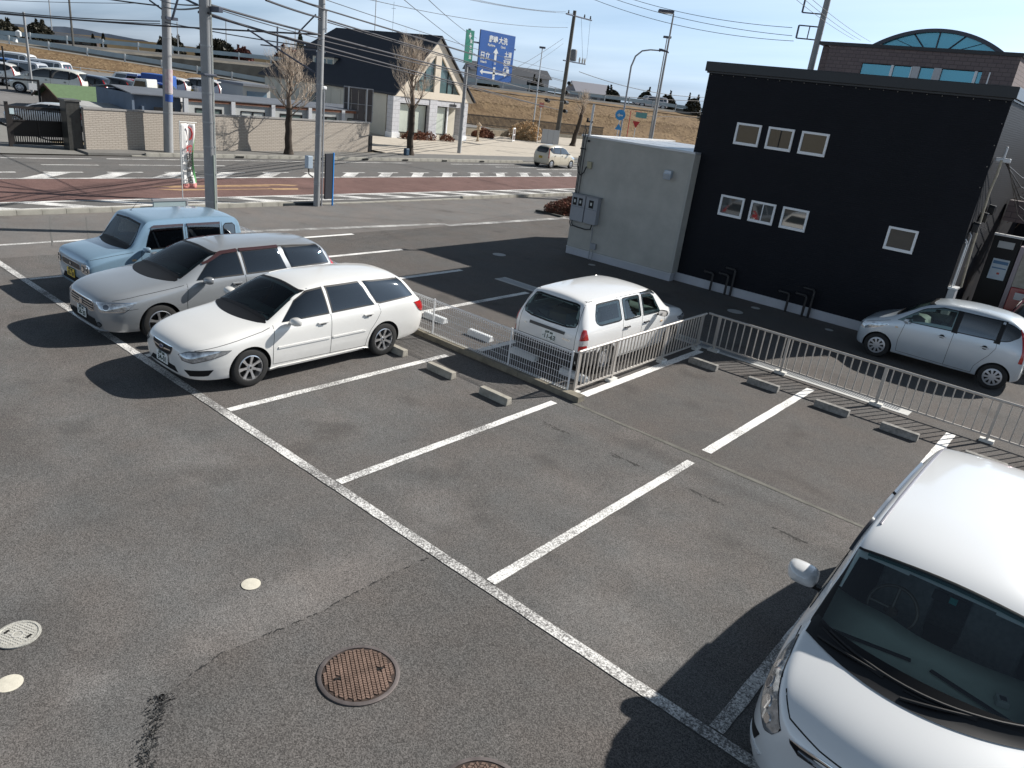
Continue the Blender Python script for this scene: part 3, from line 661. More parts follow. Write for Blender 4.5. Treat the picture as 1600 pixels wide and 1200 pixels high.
def wagon_silver(label):
    L, W, rw = 4.77, 1.76, .325
    rows = [
     (0.00, .25, .46, .58, .40, .56, .58, .46, .68, .70), (0.05, .20, .60, .69, .42, .67, .63, .56, .755, .78),
     (0.20, .18, .72, .79, .45, .77, .69, .66, .82, .85), (0.42, .17, .80, .855, .48, .84, .74, .72, .87, .90), (0.66, .17, .82, .885, .50, .87, .78, .74, .905, .94),
     (1.05, .17, .83, .885, .50, .88, .84, .74, .96, 1.0), (1.26, .17, .83, .885, .50, .88, .87, .74, .985, 1.02), (1.40, .17, .83, .885, .50, .88, .90, .72, 1.04, 1.08),
     (1.86, .17, .83, .885, .50, .88, .92, .63, 1.31, 1.35), (2.12, .17, .83, .885, .50, .88, .93, .595, 1.41, 1.455),
     (2.7, .17, .83, .885, .50, .88, .945, .60, 1.445, 1.50), (3.5, .18, .83, .885, .52, .88, .96, .60, 1.44, 1.505),
     (4.20, .20, .82, .885, .55, .875, .97, .60, 1.41, 1.47), (4.42, .22, .81, .875, .56, .86, .97, .60, 1.37, 1.43), (4.56, .24, .79, .86, .57, .84, .96, .62, 1.17, 1.21),
     (4.68, .26, .74, .82, .58, .80, .92, .62, .98, 1.01), (4.75, .30, .66, .74, .58, .72, .82, .58, .88, .91), (4.77, .36, .56, .64, .58, .62, .74, .5, .82, .84)]
    B = Body(rows, (.92, 3.77), rw, W); paint = car_paint('silver_metallic_paint', (.33, .35, .37), .35, .30); root = thing('station_wagon', label, 'car')
    wind = arch_top(.71, 1.02, .575, 1.388, .03, .036)
    B.patch(wind, 0, .006, 26, 14, .028, 'windscreen', [G_CLEAR], root, hole=True, inset=.022, b_top=.018)
    B.patch([(1.60, .985), (2.52, 1.0), (2.52, 1.40), (2.18, 1.375), (1.92, 1.265)], 90, .005, 16, 8, .022, 'side_window', [G_SIDE], root, True, hole=True, inset=.03)
    B.patch([(2.57, 1.003), (3.45, 1.02), (3.40, 1.15), (3.38, 1.41), (2.57, 1.40)], 90, .005, 16, 8, .022, 'side_window', [G_SIDE], root, True, hole=True, inset=.03)
    B.patch([(3.52, 1.03), (4.46, 1.045), (4.36, 1.36), (4.28, 1.40), (3.46, 1.41)], 90, .005, 16, 8, .022, 'side_window', [G_SIDE], root, True, hole=True, inset=.03)
    B.patch([(-.6, 1.05), (.6, 1.05), (.52, 1.34), (-.52, 1.34)], 180, .006, 12, 6, .03, 'rear_window', [G_FAR], root)
    mv = mat('door_visor', (.05, .022, .022), .15, coat=1)
    B.patch([(1.80, 1.215), (1.93, 1.25), (2.20, 1.36), (2.52, 1.385), (2.52, 1.425), (2.18, 1.40), (1.92, 1.285), (1.80, 1.24)], 90, .02, 14, 3, 0, 'window_visor', [mv], root, True)
    B.patch([(2.56, 1.385), (3.38, 1.395), (3.38, 1.432), (2.56, 1.425)], 90, .02, 10, 3, 0, 'window_visor', [mv], root, True)
    B.patch([(.33, .72), (.36, .60), (.42, .575), (.78, .58), (.92, .70), (.94, .735), (.60, .745)], 52, .006, 14, 8, .016, 'headlight', [M_LAMP, M_CHROME], root, True)
    for o in B.patch([(.50+.055*math.cos(i*PI/5), .66+.05*math.sin(i*PI/5)) for i in range(10)], 52, .014, 6, 4, .008, 'headlight_lens', [M_LENS, M_CHROME], root, True): pass
    B.patch(roundrect(-.46, .53, .46, .715, .05), 0, .006, 14, 5, .018, 'grille', [M_TRIM, M_CHROME], root)
    for z in (.575, .62, .665): B.patch([(-.43, z-.008), (.43, z-.008), (.43, z+.008), (-.43, z+.008)], 0, .016, 12, 1, 0, 'grille_bar', [M_CHROME], root)
    B.patch([(-.055, .585), (0, .57), (.055, .585), (.055, .655), (0, .67), (-.055, .655)], 0, .028, 4, 3, .01, 'badge', [M_CHROME, M_CHROME], root)
    B.patch([(-.50, .42), (.50, .42), (.56, .29), (-.56, .29)], 0, .005, 12, 4, .012, 'bumper_intake', [M_WELL], root)
    for o in B.patch([(.50+.05*math.cos(i*PI/5), .35+.045*math.sin(i*PI/5)) for i in range(10)], 30, .014, 6, 4, .01, 'fog_lamp', [M_LAMPIN, M_TRIM], root, True): pass
    plate(root, -L/2-.02, 0, .445, -1, (M_PLATE, M_INK), B, digits='58-20', small='水戸 300')
    B.patch([(-.62, .215), (.62, .215), (.66, .25), (-.66, .25)], 0, .02, 14, 2, 0, 'front_lip', [paint], root, depth=.02)
    B.seam([(1.40, .30), (1.39, .62), (1.42, .95)], 90, .008, 'door_gap', root); B.seam([(2.545, .27), (2.545, 1.0)], 90, .008, 'door_gap', root)
    B.seam([(3.50, 1.02), (3.56, .90), (3.46, .74), (3.38, .58), (3.34, .27)], 90, .007, 'door_gap', root); B.seam([(1.40, .30), (3.34, .27)], 90, .007, 'door_gap', root)
    B.seam([(.20, .76), (.60, .83), (1.2, .905), (1.36, .93)], 90, .006, 'bonnet_gap', root); B.seam([(.28, .60), (.55, .625)], 90, .006, 'bumper_gap', root)
    B.patch([(1.30, .16), (3.44, .16), (3.44, .23), (1.30, .23)], 90, .02, 14, 2, 0, 'sill_skirt', [paint], root, True, depth=.03)
    B.patch([(4.52, .70), (4.68, .70), (4.70, .95), (4.60, 1.10), (4.55, 1.30), (4.50, 1.30), (4.50, 1.0)], 90, .008, 6, 8, .01, 'tail_light', [M_RED, M_CHROME], root, True)
    rail_on_roof(root, B, .575, (2.1, 2.3, 2.6, 3.0, 3.4, 3.8, 4.2), M_TRIM, .014)
    handles(root, B, (2.36, 3.36), .875, paint); mirror_part(root, L, 1.74, .95, 1.01, paint)
    B.patch([(-.72, .985), (.72, .985), (.71, 1.03), (.35, 1.055), (0, 1.06), (-.35, 1.055), (-.71, 1.03)], 0, .004, 16, 3, 0, 'cowl_panel', [M_TRIM], root)
    MB().tube([(1.36-L/2, .55, 1.04), (1.42-L/2, .1, 1.08), (1.43-L/2, -.1, 1.085)], .012, 6).tube([(1.37-L/2, -.1, 1.06), (1.42-L/2, -.6, 1.07)], .012, 6).build('windscreen_wiper', M_TRIM, root)
    interior(root, L, W, 1.34, 4.3, .88, (2.05, 3.0), .56, (1.46, .98)); B.finish(paint, root)
    add_wheels(root, L, W, (.92, 3.77), rw, .21, 'alloy', 6)
    return root

def kei_box(label, paint, glass=True, lvl=3, L=3.395):
    W, rw, k = 1.475, .275, L/3.395
    rows = [
     (0.00, .26, .52, .60, .42, .60, .60, .55, .74, .75), (0.03, .20, .64, .69, .45, .69, .66, .63, .82, .83),
     (0.12, .18, .69, .728, .48, .725, .74, .66, .875, .90), (0.50, .18, .70, .737, .5, .73, .83, .66, .94, .97),
     (0.80, .18, .70, .737, .5, .735, .87, .665, .97, 1.0), (0.90, .18, .70, .737, .5, .735, .90, .665, 1.02, 1.04), (1.06, .18, .70, .737, .5, .735, .92, .645, 1.28, 1.31),
     (1.20, .18, .70, .737, .5, .735, .93, .64, 1.50, 1.53), (1.30, .18, .70, .737, .5, .735, .93, .64, 1.555, 1.585), (2.3, .18, .70, .737, .5, .735, .945, .64, 1.565, 1.60),
     (3.10, .19, .70, .737, .5, .735, .95, .64, 1.55, 1.585), (3.26, .20, .69, .73, .5, .725, .95, .63, 1.50, 1.54), (3.34, .22, .68, .72, .5, .71, .95, .62, 1.20, 1.24),
     (3.375, .26, .64, .69, .5, .68, .86, .62, .98, 1.0), (3.395, .32, .58, .63, .5, .62, .74, .56, .84, .85)]
    rows = [(r[0]*k,)+r[1:] for r in rows]
    B = Body(rows, (.66*k, 2.9*k), rw, W, (.6, .75), lvl); root = thing('kei_car', label, 'car')
    g = G_SIDE if glass else G_FAR
    wind = [(-.62, 1.03), (0, 1.05), (.62, 1.03), (.56, 1.465), (0, 1.495), (-.56, 1.465)]
    B.patch(wind, 0, .006, 18, 10, .035, 'windscreen', [G_CLEAR if glass else G_FAR], root, hole=glass, inset=.03)
    B.patch([(1.14*k, .975), (1.97*k, .985), (1.97*k, 1.435), (1.30*k, 1.43)], 90, .005, 12, 8, .02, 'side_window', [g], root, True, hole=glass, inset=.025)
    B.patch([(2.06*k, .985), (2.80*k, .995), (2.80*k, 1.435), (2.06*k, 1.435)], 90, .005, 12, 8, .02, 'side_window', [g], root, True, hole=glass, inset=.025)
    B.patch(roundrect(2.87*k, 1.02, 3.16*k, 1.42, .06), 90, .005, 8, 6, .02, 'side_window', [g], root, True, hole=glass, inset=.025)
    B.patch(roundrect(-.52, 1.02, .52, 1.42, .06), 180, .006, 12, 6, .03, 'rear_window', [G_FAR], root)
    if glass:
        mv = mat('door_visor', (.05, .022, .022), .15, coat=1)
        B.patch([(1.29*k, 1.40), (1.98*k, 1.405), (1.98*k, 1.455), (1.30*k, 1.45)], 90, .02, 10, 2, 0, 'window_visor', [mv], root, True)
        B.patch([(2.05*k, 1.405), (2.80*k, 1.405), (2.80*k, 1.455), (2.05*k, 1.455)], 90, .02, 10, 2, 0, 'window_visor', [mv], root, True)
    B.patch(roundrect(.45, .56, .69, .745, .04), 12, .006, 8, 6, .014, 'headlight', [M_LAMP, M_CHROME], root, True)
    for (yy, zz, r) in ((.52, .65, .055), (.635, .69, .028), (.635, .62, .028)):
        B.patch([(yy+r*math.cos(i*PI/5), zz+r*math.sin(i*PI/5)) for i in range(10)], 12, .014, 6, 4, .008, 'headlight_lens', [M_LAMPIN, M_TRIM], root, True)
    B.patch(roundrect(-.42, .58, .42, .715, .03), 0, .006, 12, 4, .012, 'grille', [mat('grille_mesh', (.05, .05, .055), .4, .3), M_CHROME], root)
    B.patch([(.03*math.cos(i*PI/5), .65+.03*math.sin(i*PI/5)) for i in range(10)], 0, .02, 6, 4, 0, 'badge', [M_CHROME], root)
    B.patch([(-.40, .42), (.40, .42), (.44, .30), (-.44, .30)], 0, .005, 10, 3, 0, 'bumper_intake', [M_WELL], root)
    if glass: plate(root, -L/2-.02, .0, .47, -1, (M_PLATEY, M_INKB), B, digits='65-38', small='水戸 580')
    B.seam([(1.06*k, .28), (1.04*k, .60), (1.06*k, .95)], 90, .008, 'door_gap', root); B.seam([(2.015*k, .26), (2.015*k, 1.45)], 90, .008, 'door_gap', root)
    B.seam([(2.84*k, 1.45), (2.84*k, .95), (2.70*k, .70), (2.58*k, .50), (2.56*k, .26)], 90, .007, 'door_gap', root)
    B.seam([(.10, .84), (.50, .895), (.90*k, .94)], 90, .006, 'bonnet_gap', root)
    B.patch([(.86*k, .77), (.94*k, .77), (.94*k, .81), (.86*k, .81)], 90, .012, 3, 3, 0, 'marker_light', [M_ORANGE], root, True)
    B.patch(roundrect(.60, .72, .70, 1.30, .03), 165, .008, 5, 8, .01, 'tail_light', [M_RED, M_CHROME], root, True)
    for x, z in ((.66*k, rw), (2.9*k, rw)):
        for sg in (1, -1):
            P = []
            for i in range(15):
                a = PI*(i/14)*1.04-.06; xx = x+math.cos(a)*rw*1.24; zz = z+math.sin(a)*rw*1.24; h = B.ray(xx, 90, max(zz, .2))
                if h[0] is not None: P.append((xx-L/2, sg*(h[0].y+.004), zz))
            MB().tube(P, .035, 6).build('wheel_arch', paint, root, True)
    handles(root, B, (1.84*k, 2.62*k), .84, M_CHROME); mirror_part(root, L, 1.12*k, .80, 1.0, paint, .85)
    B.patch([(-.60, .99), (.60, .99), (.60, 1.03), (0, 1.05), (-.60, 1.03)], 0, .004, 14, 2, 0, 'cowl_panel', [M_TRIM], root)
    if glass:
        MB().tube([(.87*k-L/2, .5, 1.0), (.93*k-L/2, .05, 1.07)], .011, 6).tube([(.87*k-L/2, -.05, 1.01), (.95*k-L/2, -.5, 1.07)], .011, 6).build('windscreen_wiper', M_TRIM, root)
        MB().tube([(1.40*k-L/2, 0.38, 1.54), (1.40*k-L/2, .38, 1.57)], .02, 8).tube([(1.40*k-L/2, .38, 1.56), (1.58*k-L/2, .38, 1.76)], .004, 5).build('aerial', M_TRIM, root)
        interior(root, L, W, 1.0*k, 3.1*k, .9, (1.45*k, 2.25*k), .62, (1.02*k, 1.0), ms=M_INT, dash_len=.4)
    B.finish(paint, root); add_wheels(root, L, W, (.66*k, 2.9*k), rw, .165, 'cover', 8, M_CAP)
    return root

def kei_round(label, paint, glass=True, lvl=3, rear_lamps=True):
    """one-motion kei hatchback"""
    L, W, rw = 3.395, 1.475, .285
    rows = [
     (0.00, .28, .42, .52, .42, .50, .56, .42, .66, .67), (0.05, .20, .58, .65, .45, .63, .64, .56, .75, .76),
     (0.18, .18, .68, .72, .48, .70, .73, .62, .84, .86), (0.45, .18, .70, .737, .5, .725, .82, .64, .94, .97),
     (0.66, .18, .70, .737, .5, .735, .87, .65, 1.01, 1.04), (0.95, .18, .70, .737, .5, .735, .91, .62, 1.22, 1.25),
     (1.25, .18, .70, .737, .5, .735, .93, .58, 1.42, 1.46), (1.50, .18, .70, .737, .5, .735, .94, .57, 1.51, 1.56), (2.1, .18, .70, .737, .5, .735, .96, .575, 1.56, 1.62),
     (2.75, .19, .70, .737, .5, .735, .99, .57, 1.53, 1.59), (3.08, .20, .69, .735, .5, .73, 1.0, .56, 1.45, 1.52), (3.24, .22, .68, .73, .5, .72, 1.0, .57, 1.26, 1.32),
     (3.34, .26, .64, .70, .5, .69, .92, .60, 1.0, 1.03), (3.395, .32, .58, .63, .5, .62, .74, .56, .84, .85)]
    B = Body(rows, (.53, 2.92), rw, W, (.2, .25), lvl); root = thing('kei_car', label, 'car')
    g = G_SIDE if glass else G_FAR
    wind = [(-.60, 1.07), (0, 1.09), (.60, 1.07), (.52, 1.47), (0, 1.51), (-.52, 1.47)]
    B.patch(wind, 0, .006, 18, 10, .035, 'windscreen', [G_CLEAR if glass else G_FAR], root, hole=glass, inset=.03)
    B.patch([(1.90, .995), (2.86, 1.03), (2.86, 1.465), (1.90, 1.485)], 90, .002, 10, 5, 0, 'window_band', [M_TRIM], root, True) if not glass else [B.patch([(x0, 1.0), (x0+.12, 1.0), (x0+.12, 1.475), (x0, 1.475)], 90, .004, 3, 5, 0, 'door_pillar', [M_TRIM], root, True) for x0 in (1.90, 2.72)]
    B.patch([(.80, .975), (1.93, 1.02), (1.93, 1.47), (1.60, 1.46), (1.25, 1.345)], 90, .007, 16, 8, .02, 'side_window', [G_CLEAR if glass else G_FAR], root, True, hole=glass, inset=.025)
    B.patch([(1.99, 1.02), (2.76, 1.05), (2.76, 1.475), (1.99, 1.475)], 90, .005, 12, 8, .02, 'side_window', [g], root, True, hole=glass, inset=.025)
    B.patch([(2.81, 1.055), (2.98, 1.09), (3.14, 1.22), (3.20, 1.30), (3.12, 1.35), (2.98, 1.42), (2.81, 1.46)], 90, .005, 8, 6, .018, 'side_window', [g], root, True, hole=glass, inset=.02)
    B.patch(roundrect(-.50, 1.04, .50, 1.42, .08), 180, .006, 12, 6, .03, 'rear_window', [G_FAR], root)
    B.patch([(.40, .70), (.46, .62), (.56, .60), (.80, .70), (.95, .80), (.96, .83), (.66, .80)], 52, .006, 12, 6, .01, 'headlight', [M_LAMP, M_CHROME], root, True)
    B.patch([(-.32, .62), (.32, .62), (.30, .66), (-.30, .66)], 0, .006, 10, 2, 0, 'grille', [M_TRIM], root)
    B.patch([(-.36, .44), (.36, .44), (.42, .30), (-.42, .30)], 0, .005, 10, 3, 0, 'bumper_intake', [M_WELL], root)
    B.seam([(.95, .28), (.93, .55), (.98, .96)], 90, .008, 'door_gap', root); B.seam([(1.95, .26), (1.96, 1.0)], 90, .008, 'door_gap', root)
    B.seam([(2.78, 1.05), (2.80, .90), (2.72, .72), (2.62, .58), (2.52, .42), (2.50, .26)], 90, .007, 'door_gap', root); B.seam([(.95, .28), (2.50, .26)], 90, .007, 'door_gap', root)
    B.seam([(.16, .76), (.45, .86), (.66, .93)], 90, .006, 'bonnet_gap', root)
    B.seam([(2.98+.075*math.cos(i*PI/6), .76+.075*math.sin(i*PI/6)) for i in range(13)], 90, .006, 'fuel_cap', root, mirror=False, step=.02)
    B.patch([(.80, .80), (.86, .80), (.86, .83), (.80, .83)], 90, .010, 3, 3, 0, 'marker_light', [M_ORANGE], root, True)
    B.patch([(1.56, .70), (1.63, .70), (1.64, 1.0), (1.60, 1.38), (1.575, 1.38), (1.58, 1.0)], 140, .008, 5, 12, 0, 'tail_light', [M_RED], root, True)
    for x in (1.76, 2.60):
        for sg in (1, -1):
            h, n = B.ray(x, 90, .86)
            b = MB().box((0, 0, 0), (.16, .028, .024), 0, 0); b.add([(.055*math.cos(i*PI/8), -.0115, .004+.045*math.sin(i*PI/8)) for i in range(16)], [tuple(range(16))], 1)
            b2 = b.build('door_handle', [paint, M_TRIM], root, loc=(x-L/2, sg*(h.y+.014), .86)); b2.rotation_euler = (0, 0, 0 if sg > 0 else PI)
    mirror_part(root, L, 1.02, .79, 1.02, paint, .85)
    plate(root, L/2+.016, 0, .72, 1, (M_PLATEY if not glass else M_PLATEY, M_INKB), B, digits='41-07', small='水戸 580')
    if glass: interior(root, L, W, .9, 3.05, .92, (1.35, 2.15), .62, (.80, 1.0), md=M_DASH, ms=M_INTG, dash_len=.5)
    B.finish(paint, root); add_wheels(root, L, W, (.53, 2.92), rw, .165, 'cover', 9, M_CAP)
    return root

def van_wagon(label):
    """boxy two-box business wagon, seen from its tail"""
    L, W, rw = 4.245, 1.69, .30
    rows = [
     (0.00, .26, .50, .60, .42, .58, .58, .48, .68, .70), (0.05, .20, .66, .74, .45, .72, .64, .60, .76, .78),
     (0.20, .18, .76, .82, .48, .80, .74, .68, .85, .88), (0.60, .18, .80, .845, .5, .835, .82, .72, .93, .96),
     (0.92, .18, .80, .845, .5, .84, .86, .72, .98, 1.02), (1.06, .18, .80, .845, .5, .84, .89, .70, 1.05, 1.08), (1.40, .18, .80, .845, .5, .84, .92, .65, 1.32, 1.36),
     (1.62, .18, .80, .845, .5, .84, .93, .635, 1.435, 1.475), (2.0, .18, .80, .845, .5, .84, .94, .63, 1.48, 1.53), (3.2, .18, .80, .845, .5, .84, .95, .625, 1.475, 1.53),
     (3.85, .20, .80, .845, .5, .835, .95, .615, 1.445, 1.505), (3.98, .22, .80, .84, .5, .83, .95, .61, 1.42, 1.475), (4.10, .26, .80, .835, .5, .82, .94, .65, 1.22, 1.26),
     (4.19, .28, .77, .81, .5, .80, .88, .70, 1.0, 1.02), (4.235, .32, .72, .76, .5, .75, .78, .66, .86, .88), (4.245, .38, .64, .68, .5, .68, .68, .58, .76, .78)]
    B = Body(rows, (.80, 3.35), rw, W, (.4, .5)); paint = car_paint('solid_white_paint', (.82, .82, .81)); root = thing('business_wagon', label, 'car')
    B.patch([(-.66, 1.04), (0, 1.065), (.66, 1.04), (.58, 1.41), (0, 1.44), (-.58, 1.41)], 0, .006, 18, 10, .035, 'windscreen', [G_CLEAR], root, hole=True, inset=.03)
    B.patch([(1.40, .975), (2.10, .985), (2.10, 1.40), (1.76, 1.395), (1.62, 1.32)], 90, .005, 12, 8, .02, 'side_window', [G_CLEAR], root, True, hole=True, inset=.025)
    B.patch(roundrect(2.18, .985, 2.82, 1.41, .03), 90, .005, 12, 8, .02, 'side_window', [G_CLEAR], root, True, hole=True, inset=.025)
    B.patch([(2.95, 1.0), (3.62, 1.0), (3.74, 1.03), (3.78, 1.12), (3.72, 1.36), (3.66, 1.40), (2.95, 1.41), (2.90, 1.38), (2.90, 1.03)], 90, .005, 12, 8, .024, 'side_window', [G_CLEAR], root, True, hole=True, inset=.025)
    B.patch([(-.62, 1.0), (-.45, .955), (0, .945), (.45, .955), (.62, 1.0), (.64, 1.08), (.57, 1.36), (.48, 1.40), (-.48, 1.40), (-.57, 1.36), (-.64, 1.08)], 180, .006, 16, 10, .03, 'rear_window', [G_CLEAR], root, hole=True, inset=.03)
    B.patch([(.45, .72), (.52, .64), (.66, .62), (.95, .68), (1.02, .76), (.75, .78)], 50, .006, 12, 6, .01, 'headlight', [M_LAMP, M_CHROME], root, True)
    B.patch([(-.78, .56), (.78, .56), (.74, .26), (-.74, .26)], 180, .034, 18, 5, 0, 'rear_bumper', [M_PLAS], root, depth=.05)
    B.patch([(1.78, .26), (2.16, .26), (2.17, .56), (1.74, .56)], 140, .030, 10, 4, 0, 'rear_bumper_corner', [M_PLAS], root, True, depth=.03)
    B.patch([(-.42, .815), (.42, .815), (.42, .87), (-.42, .87)], 180, .02, 12, 2, 0, 'plate_light_trim', [mat('dark_grey_trim', (.06, .062, .062), .5)], root, depth=.02)
    for nm, z0, z1, mm_ in (('tail_light', .585, .69, M_RED), ('tail_light', .695, .79, M_CLEARL), ('tail_light', .795, .99, M_RED)):
        B.patch([(1.95, z0), (2.13, z0), (2.13 if z1 < .9 else 2.10, z1), (1.965 if z1 < .9 else 2.02, z1)], 140, .010, 8, 4, 0, nm, [mm_], root, True, depth=.02)
    B.seam([(-.68, .58), (-.67, .96), (-.60, 1.44)], 180, .008, 'tailgate_gap', root, mirror=True); B.seam([(-.68, .58), (.68, .58)], 180, .008, 'tailgate_gap', root, mirror=False)
    pl = plate(root, L/2+.006, .07, .70, 1, (M_PLATE, M_INK), B, tilt=-.12, digits='·11-63', small='水戸 400')
    b = MB()
    for rx, rz in ((.055, .036), (.022, .036)):
        P = [(0, rx*math.cos(i*PI/10), rz*math.sin(i*PI/10)) for i in range(21)]; b.tube(P, .004, 5)
    b.tube([(0, .04*math.cos(i*PI/10), .02+.012*math.sin(i*PI/10)) for i in range(21)], .004, 5)
    b.build('badge', M_CHROME, root, True, loc=(L/2-.028, 0, .885)).rotation_euler = (0, -.35, 0)
    t = text_mesh('PROBOX', .042, M_CHROME, 'lettering', root, .001, .001); t.rotation_euler = (PI/2, 0, PI/2); t.location = (L/2+.004, .48, .735)
    t = text_mesh('GL', .04, M_CHROME, 'lettering', root, .001, .001); t.rotation_euler = (PI/2, 0, PI/2); t.location = (L/2+.004, -.52, .80)
    MB().tube([(L/2-.06, .02, .99), (L/2-.075, -.25, 1.05), (L/2-.08, -.33, 1.08)], .012, 6).cyl((L/2-.07, .02, .97), .02, .04, 8).build('rear_wiper', M_TRIM, root)
    B.seam([(1.20, .28), (1.18, .6), (1.24, .96)], 90, .008, 'door_gap', root); B.seam([(2.14, .26), (2.14, 1.44)], 90, .008, 'door_gap', root)
    B.seam([(2.86, 1.44), (2.86, .9), (2.84, .62), (2.80, .26)], 90, .008, 'door_gap', root); B.seam([(1.20, .28), (2.80, .26)], 90, .007, 'door_gap', root)
    B.seam([(1.62, 1.44), (3.9, 1.44)], 90, .01, 'roof_gutter', root)
    B.patch([(1.55, 1.345), (1.76, 1.405), (2.10, 1.41), (2.10, 1.445), (1.72, 1.44)], 90, .02, 8, 2, 0, 'window_visor', [mat('smoke_visor', (.03, .035, .035), .15, coat=1)], root, True)
    B.patch([(1.30, .76), (1.38, .76), (1.38, .79), (1.30, .79)], 90, .01, 3, 2, 0, 'marker_light', [M_ORANGE], root, True)
    handles(root, B, (1.98, 2.72), .855, M_PLAS); mirror_part(root, L, 1.52, .92, 1.0, M_PLAS, .95)
    interior(root, L, W, 1.15, 3.9, .88, (1.8, 2.6), .58, (1.15, .98), ms=M_INTG); B.finish(paint, root)
    b = MB(); b.box((3.55, -.2, .92), (.5, .6, .22), .2, 0); b.box((3.65, .3, .95), (.35, .4, .26), -.1, 1); b.box((3.3, .35, 1.0), (.25, .3, .2), .4, 2); b.box((3.75, -.45, .93), (.3, .3, .2), .1, 1)
    b.build('cargo', [mat('cargo_cardboard', (.30, .22, .14), .9), mat('cargo_grey', (.15, .16, .16), .8), mat('cargo_cloth', (.45, .45, .42), .9)], root, bevel=.03, loc=(-L/2, 0, 0))
    add_wheels(root, L, W, (.80, 3.35), rw, .175, 'steel', 8, M_STEEL)
    return root

G_VAN = glass_mat('van_windscreen_glass', (.88, .97, .94), .06)
def minivan(label):
    L, W, rw = 4.80, 1.80, .335
    rows = [
     (0.00, .26, .46, .58, .42, .56, .58, .46, .68, .69), (0.05, .20, .68, .76, .44, .72, .66, .60, .78, .80),
     (0.17, .17, .80, .87, .45, .82, .77, .68, .895, .915), (0.36, .16, .82, .89, .50, .86, .86, .73, .965, .99), (0.54, .16, .83, .90, .50, .875, .92, .75, 1.015, 1.04),
     (0.64, .16, .83, .90, .50, .88, .94, .76, 1.04, 1.07), (0.73, .16, .83, .90, .50, .88, .95, .755, 1.085, 1.12), (1.06, .17, .84, .90, .50, .885, .98, .735, 1.33, 1.38),
     (1.36, .17, .84, .90, .50, .885, 1.00, .715, 1.535, 1.60), (1.62, .17, .84, .90, .50, .885, 1.01, .71, 1.65, 1.70), (2.0, .17, .84, .90, .50, .885, 1.02, .708, 1.70, 1.75), (2.4, .17, .84, .90, .50, .885, 1.03, .705, 1.715, 1.77),
     (3.4, .18, .84, .90, .52, .885, 1.04, .705, 1.705, 1.765), (4.15, .20, .83, .90, .55, .88, 1.04, .69, 1.65, 1.71), (4.48, .22, .82, .89, .56, .86, 1.03, .67, 1.57, 1.62),
     (4.62, .26, .80, .87, .57, .84, 1.0, .62, 1.34, 1.38), (4.72, .30, .74, .81, .58, .78, .92, .62, 1.08, 1.11), (4.80, .36, .62, .68, .58, .66, .78, .52, .86, .88)]
    B = Body(rows, (.93, 3.88), rw, W, (.3, .45), 4, [(0, .24), (.5, .34), (.8, .34), (1.4, .14), (2.2, .04), (2.6, 0)]); paint = car_paint('pearl_white_van_paint', (.79, .80, .80), .05); root = thing('minivan', label, 'van')
    wind = arch_top(.765, 1.075, .695, 1.555, .04, .072, 15)
    B.patch(wind, 0, .006, 40, 22, .045, 'windscreen', [G_VAN], root, hole=True, inset=.035, b_top=.014, b_side=.075)
    B.patch(arch_top(.61, 1.545, .61, 1.566, .055, .055), 0, .0075, 20, 2, 0, 'shade_band', [G_SHADE], root, depth=0)
    B.patch([(1.30, 1.055), (1.55, 1.06), (1.55, 1.42), (1.30, 1.24)] if 0 else [(1.16, 1.05), (1.62, 1.06), (1.62, 1.40), (1.50, 1.33)], 90, .005, 8, 6, .02, 'quarter_window', [G_SIDE], root, True)
    B.patch([(1.70, 1.065), (2.50, 1.08), (2.50, 1.60), (1.90, 1.57), (1.70, 1.48)], 90, .005, 14, 8, .022, 'side_window', [G_SIDE], root, True, hole=True, inset=.03)
    B.patch([(2.56, 1.08), (3.50, 1.09), (3.50, 1.60), (2.56, 1.605)], 90, .005, 14, 8, .022, 'side_window', [G_SIDE], root, True, hole=True, inset=.03)
    B.patch([(3.58, 1.09), (4.48, 1.12), (4.40, 1.52), (3.58, 1.595)], 90, .005, 14, 8, .022, 'side_window', [G_FAR], root, True)
    mv = mat('door_visor_dark', (.02, .02, .024), .12, coat=1)
    B.patch([(1.60, 1.46), (1.92, 1.60), (2.50, 1.62), (2.50, 1.66), (1.88, 1.635), (1.56, 1.47)], 90, .025, 14, 3, 0, 'window_visor', [mv], root, True)
    B.patch([(2.56, 1.62), (3.50, 1.62), (3.50, 1.66), (2.56, 1.66)], 90, .025, 10, 2, 0, 'window_visor', [mv], root, True)
    B.patch([(-.57, 1.12), (.57, 1.12), (.50, 1.52), (-.50, 1.52)], 180, .006, 12, 6, .03, 'rear_window', [G_FAR], root)
    # sharp headlights
    hp = [(.50, .70), (.53, .62), (.62, .575), (.78, .64), (.95, .77), (1.13, .96), (1.15, 1.0), (.97, .95), (.76, .86), (.60, .78)]
    B.patch(hp, 45, .006, 22, 10, .012, 'headlight', [M_LAMP, M_TRIM], root, True)
    for (a, z, r, mm_) in ((.86, .79, .045, M_LENS), (.735, .725, .05, M_LAMPIN), (.64, .665, .036, M_LAMPIN), (.96, .87, .03, M_LAMPIN)):
        B.patch([(a+r*math.cos(i*PI/6), z+r*math.sin(i*PI/6)) for i in range(12)], 45, .014, 8, 6, .008, 'headlight_lens', [mm_, M_CHROME], root, True)
    B.patch([(-.50, .71), (-.25, .74), (0, .745), (.25, .74), (.50, .71), (.46, .63), (-.46, .63)], 0, .008, 16, 4, .014, 'grille', [M_TRIM, M_CHROME], root)
    B.patch([(-.42, .665), (.42, .665), (.42, .69), (-.42, .69)], 0, .02, 12, 1, 0, 'grille_bar', [M_CHROME], root)
    B.patch([(-.46, .46), (.46, .46), (.56, .30), (-.56, .30)], 0, .005, 12, 4, .01, 'bumper_intake', [M_WELL], root)
    B.patch([(.62, .50), (.98, .44), (.94, .40), (.66, .40)], 50, .006, 10, 4, .01, 'fog_lamp', [M_WELL], root, True)
